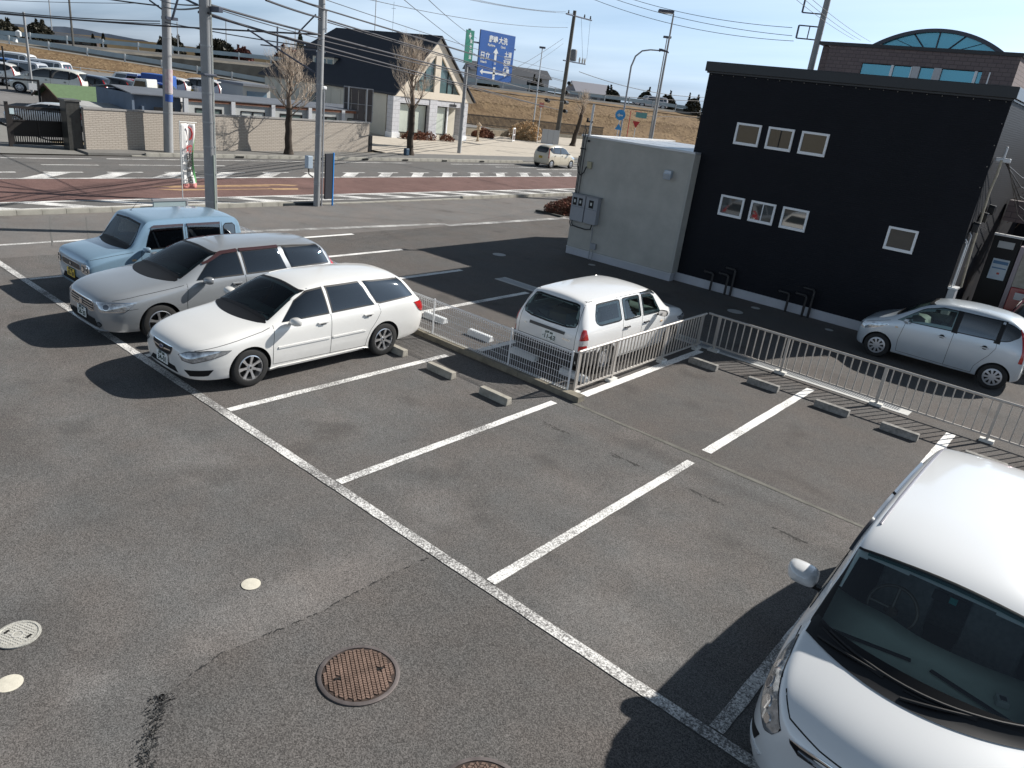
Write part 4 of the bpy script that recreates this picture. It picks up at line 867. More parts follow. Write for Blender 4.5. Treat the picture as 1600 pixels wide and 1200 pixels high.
    B.patch([(.56, .37), (1.04, .35), (1.00, .30), (.60, .32)], 50, .014, 10, 2, 0, 'bumper_trim', [paint], root, True)
    plate(root, -L/2-.02, 0, .53, -1, (M_PLATE, M_INK), B, digits='72-16', small='水戸 300')
    # bonnet seams: front edge and sides
    B.seam([(-.66, .885), (-.55, .80), (-.3, .77), (0, .762), (.3, .77), (.55, .80), (.66, .885)], 0, .009, 'bonnet_gap', root, mirror=False)
    B.seam([(.42, .885), (.60, .93), (.95, 1.005)], 90, .008, 'bonnet_gap', root)
    B.seam([(1.42, .30), (1.40, .6), (1.44, 1.04)], 90, .008, 'door_gap', root); B.seam([(2.53, .26), (2.53, 1.07)], 90, .008, 'door_gap', root)
    B.seam([(3.55, 1.1), (3.62, .9), (3.52, .6), (3.50, .26)], 90, .008, 'door_gap', root); B.seam([(1.42, .30), (3.50, .26)], 90, .008, 'door_gap', root)
    cf = lambda y: .40*(abs(y)/.9)**2
    B.top_band(lambda y: .585+cf(y), lambda y: .745+cf(y), .755, 40, 'cowl_panel', mat('cowl_plastic', (.010, .010, .011), .35), root)
    # black A-pillars and roof ditch
    rail_on_roof(root, B, .645, (1.80, 2.0, 2.4, 2.8, 3.2, 3.6, 4.0, 4.35), mat('roof_moulding', (.25, .24, .27), .3), .011)
    def on(x0, y, up=.02):
        h = B.ray(x0, 'top', y); return (x0, y, h[0].z+up)
    for ya, yb, yt in ((.66, .16, -.18), (.02, -.42, -.72)):
        n_ = 8; P = [on(.63+cf(lerp(ya, yb, i/n_))+.085*(i/n_), lerp(ya, yb, i/n_), .010+.014*math.sin(PI*i/n_)) for i in range(n_+1)]
        w1 = MB().tube(P, .014, 6, r2=.009); w1.tube([on(.72+cf(lerp(ya-.06, yt, i/n_)), lerp(ya-.06, yt, i/n_), .014) for i in range(n_+1)], .011, 6)
        w1.build('windscreen_wiper', M_TRIM, root, True, loc=(-L/2, 0, 0))['kind'] = 'stuff'
        MB().tube([on(.70+cf(lerp(ya, yb, i/n_)), lerp(ya, yb, i/n_), .008) for i in range(n_+1)], .012, 5).build('cowl_grille_rib', M_TRIM, root, True, loc=(-L/2, 0, 0))
    B.patch([(4.35, 1.05), (4.66, 1.02), (4.74, .86), (4.60, .80)], 110, .008, 8, 5, .01, 'tail_light', [M_RED, M_CHROME], root, True)
    handles(root, B, (2.30, 3.30), .92, paint); mirror_part(root, L, 1.58, 1.02, 1.06, paint, 1.25)
    md = mat('van_dashboard', (.60, .68, .60), .75, var=.06, vscale=5)
    interior(root, L, W, .98, 4.4, .98, (2.1, 3.0), .68, (.84, 1.035), wheel_side=1, bow=.30, md=md, ms=mat('van_seat_cloth', (.24, .245, .25), .9, var=.2, vscale=20), dash_len=.86, wheel_m=mat('wheel_wood', (.12, .09, .065), .35, coat=.5))
    b = MB()
    for i in range(2): b.box((1.08, -.36+i*.72, 1.052), (.030, .60, .012), (.22 if i else -.22))
    b.build('defroster_vent', M_TRIM, root, loc=(-L/2, 0, 0))
    b = MB(); b.box((1.20, -.52, 1.06), (.09, .08, .05), .3, 0); b.box((1.20, -.52, 1.085), (.05, .045, .006), .3, 1); b.build('dashboard_sensor', [mat('pale_plastic', (.5, .52, .5), .5), M_INT], root, bevel=.01, loc=(-L/2, 0, 0))
    MB().box((1.42, 0, 1.50), (.05, .22, .07)).box((1.40, .0, 1.54), (.02, .03, .07)).build('rear_view_mirror', M_INT, root, bevel=.015, loc=(-L/2, 0, 0))
    MB().box((0, 0, 0), (.004, .05, .05)).build('inspection_sticker', mat('sticker_teal', (.05, .42, .42), .5), root, loc=(1.36-L/2, -.03, 1.535))
    for s_ in (1, -1): MB().box((1.72, s_*.34, 1.60), (.20, .34, .025)).build('sun_visor', M_INTG, root, bevel=.01, loc=(-L/2, 0, 0))
    B.finish(paint, root); add_wheels(root, L, W, (.93, 3.88), rw, .215, 'alloy', 10)
    return root

# ================================================================ ground, lot, road
A_OLD = asphalt('old_asphalt', .123, .13, .4, .50, 215)
def dust(m, zones):
    n = m.node_tree; b = n.nodes['Principled BSDF']; src = b.inputs['Base Color'].links[0].from_socket; t = n.nodes.new('ShaderNodeTexCoord'); nz_ = n.nodes.new('ShaderNodeTexNoise'); nz_.inputs['Scale'].default_value = 3.5; nz_.inputs['Detail'].default_value = 5
    n.links.new(t.outputs['Object'], nz_.inputs['Vector']); prev = src
    for (cx, cy, rx, ry, amt) in zones:
        mp = n.nodes.new('ShaderNodeVectorMath'); mp.operation = 'SUBTRACT'; mp.inputs[1].default_value = (cx, cy, 0); n.links.new(t.outputs['Object'], mp.inputs[0])
        ml = n.nodes.new('ShaderNodeVectorMath'); ml.operation = 'MULTIPLY'; ml.inputs[1].default_value = (1/rx, 1/ry, 0); n.links.new(mp.outputs[0], ml.inputs[0])
        ln = n.nodes.new('ShaderNodeVectorMath'); ln.operation = 'LENGTH'; n.links.new(ml.outputs[0], ln.inputs[0])
        ad = n.nodes.new('ShaderNodeMath'); ad.operation = 'MULTIPLY_ADD'; ad.inputs[1].default_value = .9; n.links.new(nz_.outputs['Fac'], ad.inputs[0]); n.links.new(ln.outputs['Value'], ad.inputs[2])
        mr = n.nodes.new('ShaderNodeMapRange'); mr.interpolation_type = 'SMOOTHSTEP'; mr.inputs[1].default_value = .7; mr.inputs[2].default_value = 1.5; mr.inputs[3].default_value = 1+amt; mr.inputs[4].default_value = 1; n.links.new(ad.outputs[0], mr.inputs[0])
        sc = n.nodes.new('ShaderNodeVectorMath'); sc.operation = 'SCALE'; n.links.new(prev, sc.inputs[0]); n.links.new(mr.outputs[0], sc.inputs['Scale']); prev = sc.outputs[0]
    n.links.new(prev, b.inputs['Base Color'])
dust(A_OLD, [(-4.85, 3.3, .42, 2.0, .26), (-5.9, 1.4, .7, .6, -.22), (-2.6, 5.3, 1.1, .45, .22), (-5.2, 5.4, 1.0, .4, .16), (-8, 3.8, 1.8, .5, .14), (-4.2, 6.9, 1.1, .6, .10), (-9.5, 2.2, 1.6, .8, -.12), (-5.0, 1.5, .35, .25, .2), (-5.1, 7.4, .30, .22, -.20), (-4.9, 5.9, .22, .3, -.16), (-2.5, 7.6, .28, .25, -.18), (-7.6, 7.2, .3, .2, -.18), (-7.4, 5.8, .25, .3, -.14), (-3.6, 8.9, 2.4, .22, -.16), (-2.9, 6.4, .5, .5, .12)])
A_NEW = asphalt('new_asphalt', .106, .09, .65, .44, 240)
A_PATCH = asphalt('coarse_patch_asphalt', .104, .10, .5, .50, 190)
A_SH = asphalt('worn_pavement_asphalt', .152, .10, .5, .22, 160)
A_ROAD = asphalt('road_asphalt', .126, .08, .1, .2, 90)
A_RED = asphalt('red_lane_surface', .13, .16, .5, .25, 90)
for nd in A_RED.node_tree.nodes:
    if nd.type == 'MIX_RGB': nd.inputs[1].default_value = (.145, .085, .075, 1); nd.inputs[2].default_value = (.165, .10, .088, 1)
M_CONC = mat('kerb_concrete', (.36, .345, .30), .9, var=.22, vscale=3, bump=.4, bscale=60)
M_CONC2 = mat('stained_concrete', (.20, .18, .14), .95, var=.4, vscale=5, bump=.5, bscale=50)
M_STOP = mat('wheel_stop_concrete', (.36, .335, .285), .95, var=.3, vscale=7, bump=.6, bscale=80)
M_STOPN = mat('wheel_stop_dark_concrete', (.27, .26, .24), .95, var=.4, vscale=12, bump=.6, bscale=80)
P_OLD = paint_line('worn_line_paint', .82, .34, 1.3)
P_WORN = paint_line('thin_worn_line_paint', .66, .66, 3.3)
P_MID = paint_line('line_paint_cracked', .86, .18, 4.1)
P_NEW = paint_line('fresh_line_paint', .88, .05, 7.7)
P_ROAD = paint_line('road_marking_paint', .82, .24, 2.2)
P_SHOUL = paint_line('faded_strip_paint', .66, .48, 5.5)
P_YEL = mat('yellow_marking_paint', (.42, .27, .14), .85, var=.25, vscale=4)

struct(sheet('ground', [(-3000, -3000), (3000, -3000), (3000, 3000), (-3000, 3000)], -.03, mat('dry_soil', (.20, .16, .10), .95, var=.3, vscale=.08)), 'flat dry ground stretching to the horizon')
lot = struct(sheet('parking_lot', [(-18.1, -14), (16, -14), (16, 9.36), (-18.1, 9.36)], 0, A_OLD), 'older pale mottled asphalt in the front half of the lot')
lot2 = struct(sheet('parking_lot', [(-18.1, 9.36), (16, 9.36), (16, 60), (-18.1, 60)], 0, A_NEW), 'newer dark asphalt behind the fences')
sh = struct(sheet('pavement', [(-22.42, -60), (-18.1, -60), (-18.1, 140), (-22.42, 140)], 0, A_SH), 'worn light grey pavement strip along the kerb')
# lip where the two asphalts meet
b = MB(); x = -6.1
while x < 6:
    dx = random.uniform(.25, .5); o1, o2 = random.uniform(-.015, .015), random.uniform(.02, .05)
    b.quad((x, 9.34+o1, .004), (x+dx, 9.34+o1*.5, .004), (x+dx, 9.38+o2, .004), (x, 9.38+o2*.8, .004)); x += dx
struct(b.build('asphalt_joint', mat('joint_dust', (.135, .13, .112), .95, var=.3, vscale=6), fix=False), 'dusty seam between the older and newer asphalt')
# coarse trench patch in the foreground with its broken dark edge
pp = [(-4.47, 1.88), (-4.60, 2.4), (-4.50, 3.3), (-4.52, 3.75), (-4.50, 4.35), (-4.48, 4.69), (3, 4.69), (3, -1.5), (-2.6, -1.5), (-3.5, 1.2)]
struct(sheet('asphalt_patch', pp, .004, A_PATCH), 'coarse darker asphalt patch around the manhole')
b = MB(); M_CRACK = mat('crack_tar', (.022, .022, .022), .95)
def ragged(b, pts, w0, w1, z=.008, step=.04, gap=.0):
    P = []
    for (a, c), (d, e) in zip(pts, pts[1:]):
        k = max(1, int(math.hypot(d-a, e-c)/step)); P += [(lerp(a, d, i/k), lerp(c, e, i/k)) for i in range(k)]
    P.append(pts[-1])
    for p, q in zip(P, P[1:]):
        if random.random() < gap: continue
        dx, dy = q[0]-p[0], q[1]-p[1]; l = math.hypot(dx, dy) or 1; nx, ny = -dy/l, dx/l
        a, c = random.uniform(w0, w1), random.uniform(w0, w1); s1, s2 = random.uniform(-.012, .012), random.uniform(-.012, .012)
        b.quad((p[0]+nx*(a+s1), p[1]+ny*(a+s1), z), (p[0]-nx*(a-s1), p[1]-ny*(a-s1), z), (q[0]-nx*(c-s2), q[1]-ny*(c-s2), z), (q[0]+nx*(c+s2), q[1]+ny*(c+s2), z))
ragged(b, [(-4.47, 1.88), (-4.0, 1.60), (-3.5, 1.2), (-3.0, .5)], .002, .020, .008, .022, .45)
ragged(b, [(-4.47, 1.88), (-4.60, 2.4), (-4.50, 3.3), (-4.52, 3.75), (-4.50, 4.35), (-4.48, 4.69)], .001, .009, .008, .03, .40)
for i in range(650):
    t_ = random.random()**1.6; p0, p1 = (-4.47, 1.88), (-3.25, .95); s_ = random.gauss(0, .028)*(1.25-t_*.5)
    x, y = lerp(p0[0], p1[0], t_)+s_*.6-.02, lerp(p0[1], p1[1], t_)+s_; r_ = random.uniform(.003, .010); a0 = random.uniform(0, 3)
    b.quad(*[(x+r_*math.cos(a0+k*PI/2)*random.uniform(.6, 1.3), y+r_*math.sin(a0+k*PI/2)*random.uniform(.6, 1.3), .0085) for k in range(4)])
struct(b.build('patch_edge', M_CRACK, fix=False), 'broken dark edge of the asphalt patch')
b = MB(); M_SCAR = mat('scar_grit', (.055, .052, .048), .95, var=.3, vscale=60)
for u0, u1 in ((-5.89, -5.39), (-4.66, -4.12), (-3.40, -2.90), (-2.25, -1.80)):
    ragged(b, [(u0, 8.37), (u1, 8.37)], .004, .02, .004, .03, .18)
    ragged(b, [(u0+.03, 8.32), (u1-.08, 8.33)], .002, .008, .0045, .03, .5)
struct(b.build('asphalt_scars', M_SCAR, fix=False), 'scuffed scars left where wheel stops were removed')

def strip(name, pts_a, w, z, m, label=None, parent=None):
    """painted strip along a line of (u, v), with slightly uneven edges"""
    (u0, v0), (u1, v1) = pts_a; l = math.hypot(u1-u0, v1-v0); nx, ny = -(v1-v0)/l, (u1-u0)/l; k = max(2, int(l/.12)); b = MB(); L_ = []; R_ = []
    for i in range(k+1):
        t = i/k; j = random.uniform(-.004, .004); j2 = random.uniform(-.004, .004)
        L_.append((lerp(u0, u1, t)+nx*(w/2+j), lerp(v0, v1, t)+ny*(w/2+j), z)); R_.append((lerp(u0, u1, t)-nx*(w/2+j2), lerp(v0, v1, t)-ny*(w/2+j2), z))
    for i in range(k): b.quad(R_[i], R_[i+1], L_[i+1], L_[i])
    o = b.build(name, m, parent, fix=False)
    if parent is None: struct(o, label)
    return o
strip('line_marking', ((-18.05, 4.78), (2.6, 4.78)), .13, .008, P_OLD, 'long worn white line along the front of the bays')
for k, u in enumerate((-16.28, -13.78, -11.28, -8.78, -6.28, -3.78, -1.28, 1.22)):
    strip('line_marking', ((u, 4.86), (u, 9.12)), .125, .008, P_MID if k < 6 else P_OLD, 'cracked white bay line at %s' % ('the front row',))
for u, v0, v1 in ((-3.79, 9.62, 13.98), (-1.36, 9.62, 14.1), (1.1, 9.62, 14.1), (-15.80, 9.7, 14.18), (-13.34, 9.7, 14.12), (-10.99, 10.0, 14.08), (-8.66, 9.85, 14.0), (-17.95, 9.7, 14.1)):
    strip('line_marking', ((u, v0), (u, v1)), .15, .004, P_NEW, 'fresh white bay line in the back row')
strip('line_marking', ((-6.18, 9.80), (-6.18, 14.05)), .16, .004, P_NEW, 'fresh white line beside the picket fence')
strip('line_marking', ((-1.9, 20.35), (2.5, 19.4)), .50, .004, P_NEW, 'white line behind the silver hatchback')
strip('line_marking', ((-19.15, -8), (-19.3, 8.6)), .13, .004, P_OLD, 'thin white line across the pavement at the left')
strip('line_marking', ((-19.28, 9.4), (-18.42, 18.5)), .26, .004, P_SHOUL, 'faded white strip along the lot edge')
strip('line_marking', ((-18.16, 18.3), (-17.98, 25.0)), .30, .008, P_SHOUL, 'faded broad white strip at the lot edge')
strip('line_marking', ((-17.78, 24.9), (-17.78, 36)), .14, .004, P_NEW, 'white line in front of the flowerbed')
# faint scratched lines on the pavement
for a, c in (((-22.2, 7.3), (-18.9, 6.2)), ((-21.9, 8.1), (-18.6, 6.9)), ((-20.8, 14.6), (-18.7, 18.2)), ((-21.8, 19.0), (-18.8, 22.3))):
    strip('pavement_joint', (a, c), .03, .004, mat('joint_dark', (.135, .132, .124), .95), 'thin joint across the pavement')

# kerb on the near side of the road: each stone its own part
def kerb(u, v0, v1, side, label, skip=(), low=(), hgt=.13, l=.6, w_=.17):
    k = thing('kerb', label, 'kerb'); me = {}
    v = v0; i = 0
    while v < v1-.01:
        h = hgt
        for a, c in low:
            if a <= v < c: h = .035
        if not any(a <= v < c for a, c in skip):
            if h not in me: me[h] = MB().prism([(-w_/2, .006, 0), (w_/2, .006, 0), (w_/2, .006, h), (-w_/2+.02, .006, h), (-w_/2, .006, h-.02)], (0, l-.012, 0)).mesh('kerb_stone', M_CONC)
            o = bpy.data.objects.new('kerb_stone', me[h]); COL.objects.link(o); o.parent = k; o.location = (u+random.uniform(-.004, .004), v, random.uniform(-.004, .004))
            if i > 290: break
            i += 1
        v += l
    k['kind'] = 'structure'; del k['category']
    return k
kerb(-22.5, 1.2, 60, 1, 'pale concrete kerb stones along the near side of the road', skip=((14.6, 16.0),), low=((16.0, 23.2),))
b = MB(); b.mm((-22.62, 14.6, 0), (-22.40, 16.0, .09)); struct(b.build('gutter_cover', mat('dark_steel_gutter', (.035, .045, .05), .6, .4), bevel=.01), 'dark steel gutter cover beside the utility pole')
kerb(-33.95, 14.6, 90, -1, 'pale concrete kerb stones along the far side of the road', low=((41, 52), (14.0, 15.2)), hgt=.16)
b = MB()
for v in (19.45, 24.0, 27.05, 30.0, 33.2, 36.6): b.mm((-33.861, v, .03), (-33.84, v+.42, .10))
struct(b.build('kerb_inlet', M_WELL), 'dark drain inlets in the far kerb')
struct(sheet('road', [(-33.87, -200), (-22.58, -200), (-22.58, 400), (-33.87, 400)], -.004, A_ROAD), 'grey asphalt road with a red middle lane')
struct(sheet('red_lane', [(-28.16, -200), (-24.32, -200), (-24.32, 400), (-28.16, 400)], .0, A_RED), 'red surfaced lane of the road')
def lane(u, v0, v1, w_, z=.004, m=P_ROAD, name='road_marking', lab='white line on the road'): return struct(MB().quad((u-w_/2, v0, z), (u+w_/2, v0, z), (u+w_/2, v1, z), (u-w_/2, v1, z)).build(name, m, fix=False), lab)
lane(-24.22, -60, 200, .16, lab='white line between the red lane and the near hatching'); lane(-28.26, -60, 200, .18, lab='white line on the far side of the red lane')
lane(-23.22, -60, 200, .14, lab='white edge line beside the near kerb')
b = MB(); v = -30.0
while v < 120:
    b.quad((-24.14, v, .004), (-24.14, v+.75, .004), (-23.29, v+1.95, .004), (-23.29, v+1.2, .004)); v += 2.06
struct(b.build('zigzag_marking', P_ROAD, fix=False), 'slanting white bars between the red lane and near kerb')
b = MB(); v = -29.9; k = 0
while v < 120:
    b.quad((-28.35, v, .004), (-28.35, v+.74, .004), (-29.50, v+1.94, .004), (-29.50, v+1.20, .004))
    b.quad((-29.66, v+1.05, .004), (-29.50, v+1.05, .004), (-29.50, v+2.35, .004), (-29.66, v+2.35, .004)); v += 2.14
struct(b.build('zigzag_marking', P_ROAD, fix=False), 'slanting white bars on the far side of the red lane')
for v0, v1, u in ((-30, 12.6, -32.95), (13.2, 30, -33.05), (33, 39, -32.9), (36, 46, -31.9), (10.2, 12.2, -31.3), (13, 17.5, -31.4), (39, 47, -31.0), (44, 120, -33.1)):
    lane(u, v0, v1, .13, lab='thin white line in the far lane')
def ypoly(pts): return MB().quad(*[(p[0], p[1], .004) for p in pts])
b = ypoly([(-26.50, 12.0), (-26.36, 12.7), (-26.40, 17.0), (-26.22, 17.5), (-26.40, 17.9), (-26.62, 17.2), (-26.56, 12.8)])
b.quad((-26.3, 12.5, .004), (-26.2, 12.5, .004), (-26.2, 16.4, .004), (-26.3, 16.6, .004)); b.quad((-25.95, 11.9, .004), (-25.62, 12.6, .004), (-25.62, 13.8, .004), (-25.82, 13.7, .004)); b.quad((-25.74, 13.7, .004), (-25.64, 13.7, .004), (-25.60, 16.2, .004), (-25.72, 16.2, .004)); b.quad((-25.80, 16.1, .004), (-25.45, 16.2, .004), (-25.38, 17.2, .004), (-25.70, 17.4, .004))
struct(b.build('yellow_marking', P_YEL, fix=False), 'yellow outlined arrow marking on the red lane')

# wheel stops
def wheel_stop(u, v, label, group, m=M_STOP, l=.60, w_=.135, h=.125, rz=0):
    o = MB().prism([(-l/2, -w_/2, 0), (-l/2, w_/2, 0), (-l/2, w_/2-.015, h), (-l/2, -w_/2+.015, h)], (l, 0, 0)).build('wheel_stop', m, bevel=.008, loc=(u, v, .002)); o.rotation_euler = (0, 0, rz); tag(o, label, 'wheel stop', group)
    return o
g1 = 'concrete wheel stops of the front bays'; g2 = 'concrete wheel stops along the picket fence'
wheel_stop(-8.18, 8.40, 'concrete wheel stop in the empty bay, the one nearer the white wagon', g1)
wheel_stop(-6.92, 8.38, 'concrete wheel stop in the front bays closest to the corner of the two fences', g1)
wheel_stop(-9.42, 8.42, 'concrete wheel stop behind the rear wheel of the white station wagon', g1)
wheel_stop(-10.70, 8.42, 'concrete wheel stop under the far rear wheel of the white station wagon', g1)
for u, l_ in ((-5.67, 'dark concrete wheel stop nearest the corner post of the picket fence'), (-4.42, 'dark concrete wheel stop between the fence corner and the fresh white bay line'), (-3.13, 'dark concrete wheel stop just right of the fresh white bay line'), (-1.99, 'dark concrete wheel stop by the fence, the last one clear of the minivan'), (-.70, 'concrete wheel stop by the fence half hidden behind the minivan roof')):
    wheel_stop(u, 13.16, l_, g2, M_STOPN, rz=random.uniform(-.02, .02))
M_WPL = mat('white_plastic_stop', (.72, .74, .75), .5, var=.08, vscale=10)
def ribbed(u, v, label):
    t = thing('parking_block', label, 'parking block', (u, v, .004), 0, 'white ribbed parking blocks behind the mesh fence')
    b = MB(); l = .60
    b.prism([(-l/2, -.075, 0), (-l/2, .075, 0), (-l/2, .045, .10), (-l/2, -.045, .10)], (l, 0, 0)); b.build('block', M_WPL, t, bevel=.006)
    me = None
    for i in range(10):
        q = MB().prism([(0, -.082, 0), (0, .082, 0), (0, .05, .107), (0, -.05, .107)], (.030, 0, 0))
        if me is None: me = q.mesh('rib', M_WPL)
        o = bpy.data.objects.new('rib', me); COL.objects.link(o); o.parent = t; o.location = (-l/2+.02+i*.059, 0, 0)
ribbed(-10.45, 10.42, 'white ribbed parking block behind the mesh fence, nearest the white wagon tail'); ribbed(-9.17, 10.42, 'white ribbed parking block in the sun in the middle of the mesh fence')
ribbed(-7.97, 10.36, 'white ribbed parking block in the shade behind the business wagon'); ribbed(-6.76, 10.32, 'white ribbed parking block beside the corner of the mesh and picket fences')

# covers
def disc(name, u, v, r, m, label, cat, h=.004, group=None, rim=None):
    b = MB(); b.lathe([(r, 0), (r, h*.7), (r*.93, h), (.001, h)], 32, 0, (0, 0, 0))
    o = b.build(name, m, smooth=True, angle=30, loc=(u, v, .004)); return tag(o, label, cat, group)
M_CREAM = mat('cream_cover_plastic', (.62, .58, .48), .75, var=.1, vscale=18, bump=.3, bscale=150)
disc('drain_cover', -5.24, 3.08, .088, M_CREAM, 'small cream round drain cap alone on the asphalt', 'drain cover')
disc('drain_cover', -5.33, 1.12, .092, M_CREAM, 'cream round drain cap at the left edge below the ribbed grey cover', 'drain cover')
t = thing('inspection_cover', 'pale grey round inspection cover with two slots at the left edge', 'cover', (-5.84, 1.34, .004), .4)
M_GC = mat('grey_cover_plastic', (.40, .39, .35), .8, var=.25, vscale=30, bump=.5, bscale=120)
MB().lathe([(.165, 0), (.165, .012), (.145, .014), (.14, .009), (.001, .009)], 36).build('cover_plate', M_GC, t, True, 30)
b = MB()
for i in range(-5, 6):
    for j in range(-5, 6):
        if .05 < math.hypot(i, j)*.024 < .125: b.box((i*.024, j*.024, .010), (.014, .014, .005), .78)
b.lathe([(.045, .009), (.045, .013), (.034, .013), (.034, .009)], 20); b.build('raised_pattern', mat('cover_worn_top', (.48, .47, .43), .8), t)
for s_ in (1, -1): MB().box((s_*.095, s_*.02, .0125), (.02, .045, .004)).build('lifting_slot', M_WELL, t)
def manhole(u, v, rz, label):
    t = thing('manhole_cover', label, 'manhole', (u, v, .004), rz)
    M1 = mat('rusty_iron', (.20, .135, .105), .75, .3, var=.35, vscale=7, bump=.4, bscale=90); M2 = mat('iron_frame', (.14, .12, .115), .6, .4, var=.25, vscale=9); M3 = mat('iron_recess', (.045, .030, .024), .9)
    MB().lathe([(.335, 0), (.335, .012), (.325, .016), (.302, .016), (.300, .006)], 48).build('frame_ring', M2, t, True, 30)
    MB().lathe([(.300, .006), (.296, .010), (.001, .010)], 48).build('lid', M3, t, True, 30)
    bb = MB()
    for i in range(-8, 9):
        for j in range(-11, 12):
            x, y = i*.0335, j*.0265
            if math.hypot(abs(x)+.013, abs(y)+.014) > .294: continue
            if min(math.hypot(x-.175, y-.02), math.hypot(x+.175, y+.02)) < .030: continue
            if i % 2: q = [(-.0135, -.011+.009), (.0135, -.011-.007), (.0135, .009-.007), (-.0135, .009+.009)]
            else: q = [(-.0125, -.010-.006), (.0125, -.010+.006), (.0125, .011+.006), (-.0125, .011-.006)]
            bb.prism([(x+a, y+c, .010) for a, c in q], (0, 0, .008))
    o = bb.build('tread_pattern', M1, t); o['kind'] = 'stuff'
    b = MB()
    for s_ in (1, -1):
        for d in (-.014, .014): b.cyl((s_*.175+d, s_*.02, .0102), .012, .006, 12)
    b.build('lifting_hole', M_WELL, t)['kind'] = 'stuff'
manhole(-3.66, 3.11, 1.05, 'rusty round iron manhole cover with a herringbone tread in the open asphalt'); manhole(-2.18, 3.02, .2, 'brown iron manhole cover cut off by the bottom edge of the picture')
for (u, v, r, l_) in ((-7.24, 18.03, .20, 'round pale cover in the shade in front of the black building, the larger one'), (-7.10, 19.0, .12, 'small round pale cover in the shade close to the black wall'), (-5.1, 18.9, .10, 'small pale cap in the shade left of the silver hatchback'), (-12.2, 18.6, .11, 'small pale cap below the grey annex wall'), (-14.26, 16.67, .20, 'round pale cover at the edge of the building shadow beyond the business wagon')):
    disc('drain_cover', u, v, r, mat('cover_pale', (.42, .42, .41), .7, var=.15, vscale=20), l_, 'drain cover')
# drainage channel with grating
t = thing('drain_channel', 'pale concrete drain channel with metal grating along the picket fence', 'drain', (0, 0, 0))
M_GR = mat('galvanised_grating', (.42, .43, .44), .5, .6); M_DC = mat('channel_concrete', (.50, .50, .48), .85, var=.12, vscale=4)
b = MB(); b.mm((-12.3, 14.30, .0), (-2.3, 14.39, .007)); b.mm((-12.3, 14.64, .0), (-2.3, 14.72, .007)); b.mm((-2.3, 14.30, 0), (-2.12, 14.72, .007)); b.build('channel_edge', M_DC, t)
MB().mm((-12.3, 14.391, 0), (-2.301, 14.639, .003)).build('channel_bed', mat('channel_dark', (.12, .125, .13), .8), t)
b = MB(); u = -12.28
while u < -2.32: b.mm((u, 14.395, .003), (u+.022, 14.635, .008)); u += .042
for v in (14.40, 14.46, 14.52, 14.58, 14.625): b.mm((-12.3, v, .0035), (-2.32, v+.006, .009))
o = b.build('grating_bars', M_GR, t); o['kind'] = 'stuff'

# ================================================================ fences
M_MESHW = mat('white_coated_wire', (.84, .85, .86), .4, coat=.4); M_POSTW = mat('white_post_paint', (.74, .75, .76), .35, coat=.5)
t = thing('boundary_kerb', 'low stained concrete kerb that carries the white mesh fence', 'kerb', (0, 0, 0))
me = MB().prism([(.004, -.09, 0), (.004, .09, 0), (.004, .085, .10), (.004, -.085, .10)], (.593, 0, 0)).mesh('kerb_stone', M_CONC2)
for i in range(20):
    o = bpy.data.objects.new('kerb_stone', me); COL.objects.link(o); o.parent = t; o.location = (-18.15+i*.6, 9.52+random.uniform(-.004, .004), random.uniform(-.004, .004))
MB().mm((-6.15, 9.43, 0), (-6.03, 9.61, .10)).build('kerb_stone', M_CONC2, t)
mf = thing('mesh_fence', 'low white welded mesh fence on the concrete kerb behind the station wagons', 'fence', (0, 9.55, 0))
posts = [-6.35, -7.68, -9.63, -11.58, -13.53, -15.48, -17.43]
pm = MB().cyl((0, 0, .08), .017, .70, 10).lathe([(.019, .78), (.014, .79), (.001, .792)], 10).mesh('post', M_POSTW, True, 40)
for u in posts:
    o = bpy.data.objects.new('post', pm); COL.objects.link(o); o.parent = mf; o.location = (u, 0, 0)
def mesh_panel(l):
    b = MB(); r = .0022; n = int(l/.05); y = -.012
    for z in (.13, .245, .36, .475, .59, .70): b.tube([(0, y, z), (l, y, z)], .0036, 4)
    for z, yy in ((.755, y-.022), (.755, y+.022), (.775, y)): b.tube([(0, yy, z), (l, yy, z)], .0042, 4)
    for z, yy in ((.105, y-.018), (.105, y+.018)): b.tube([(0, yy, z), (l, yy, z)], .0024, 4)
    for i in range(n+1):
        x = l*i/n; b.tube([(x, y, .13), (x, y-.018, .105), (x, y+.018, .105), (x, y+.001, .13), (x, y, .72), (x, y-.022, .752), (x, y, .777), (x, y+.022, .752), (x, y+.002, .72)], .0040, 4, caps=False)
    return b
big = mesh_panel(1.93).mesh('mesh_panel', M_MESHW); small_ = mesh_panel(1.31).mesh('mesh_panel', M_MESHW)
for a, c in zip(posts, posts[1:]):
    o = bpy.data.objects.new('mesh_panel', small_ if a == -6.35 else big); COL.objects.link(o); o.parent = mf; o.location = (c+.01, 0, 0)
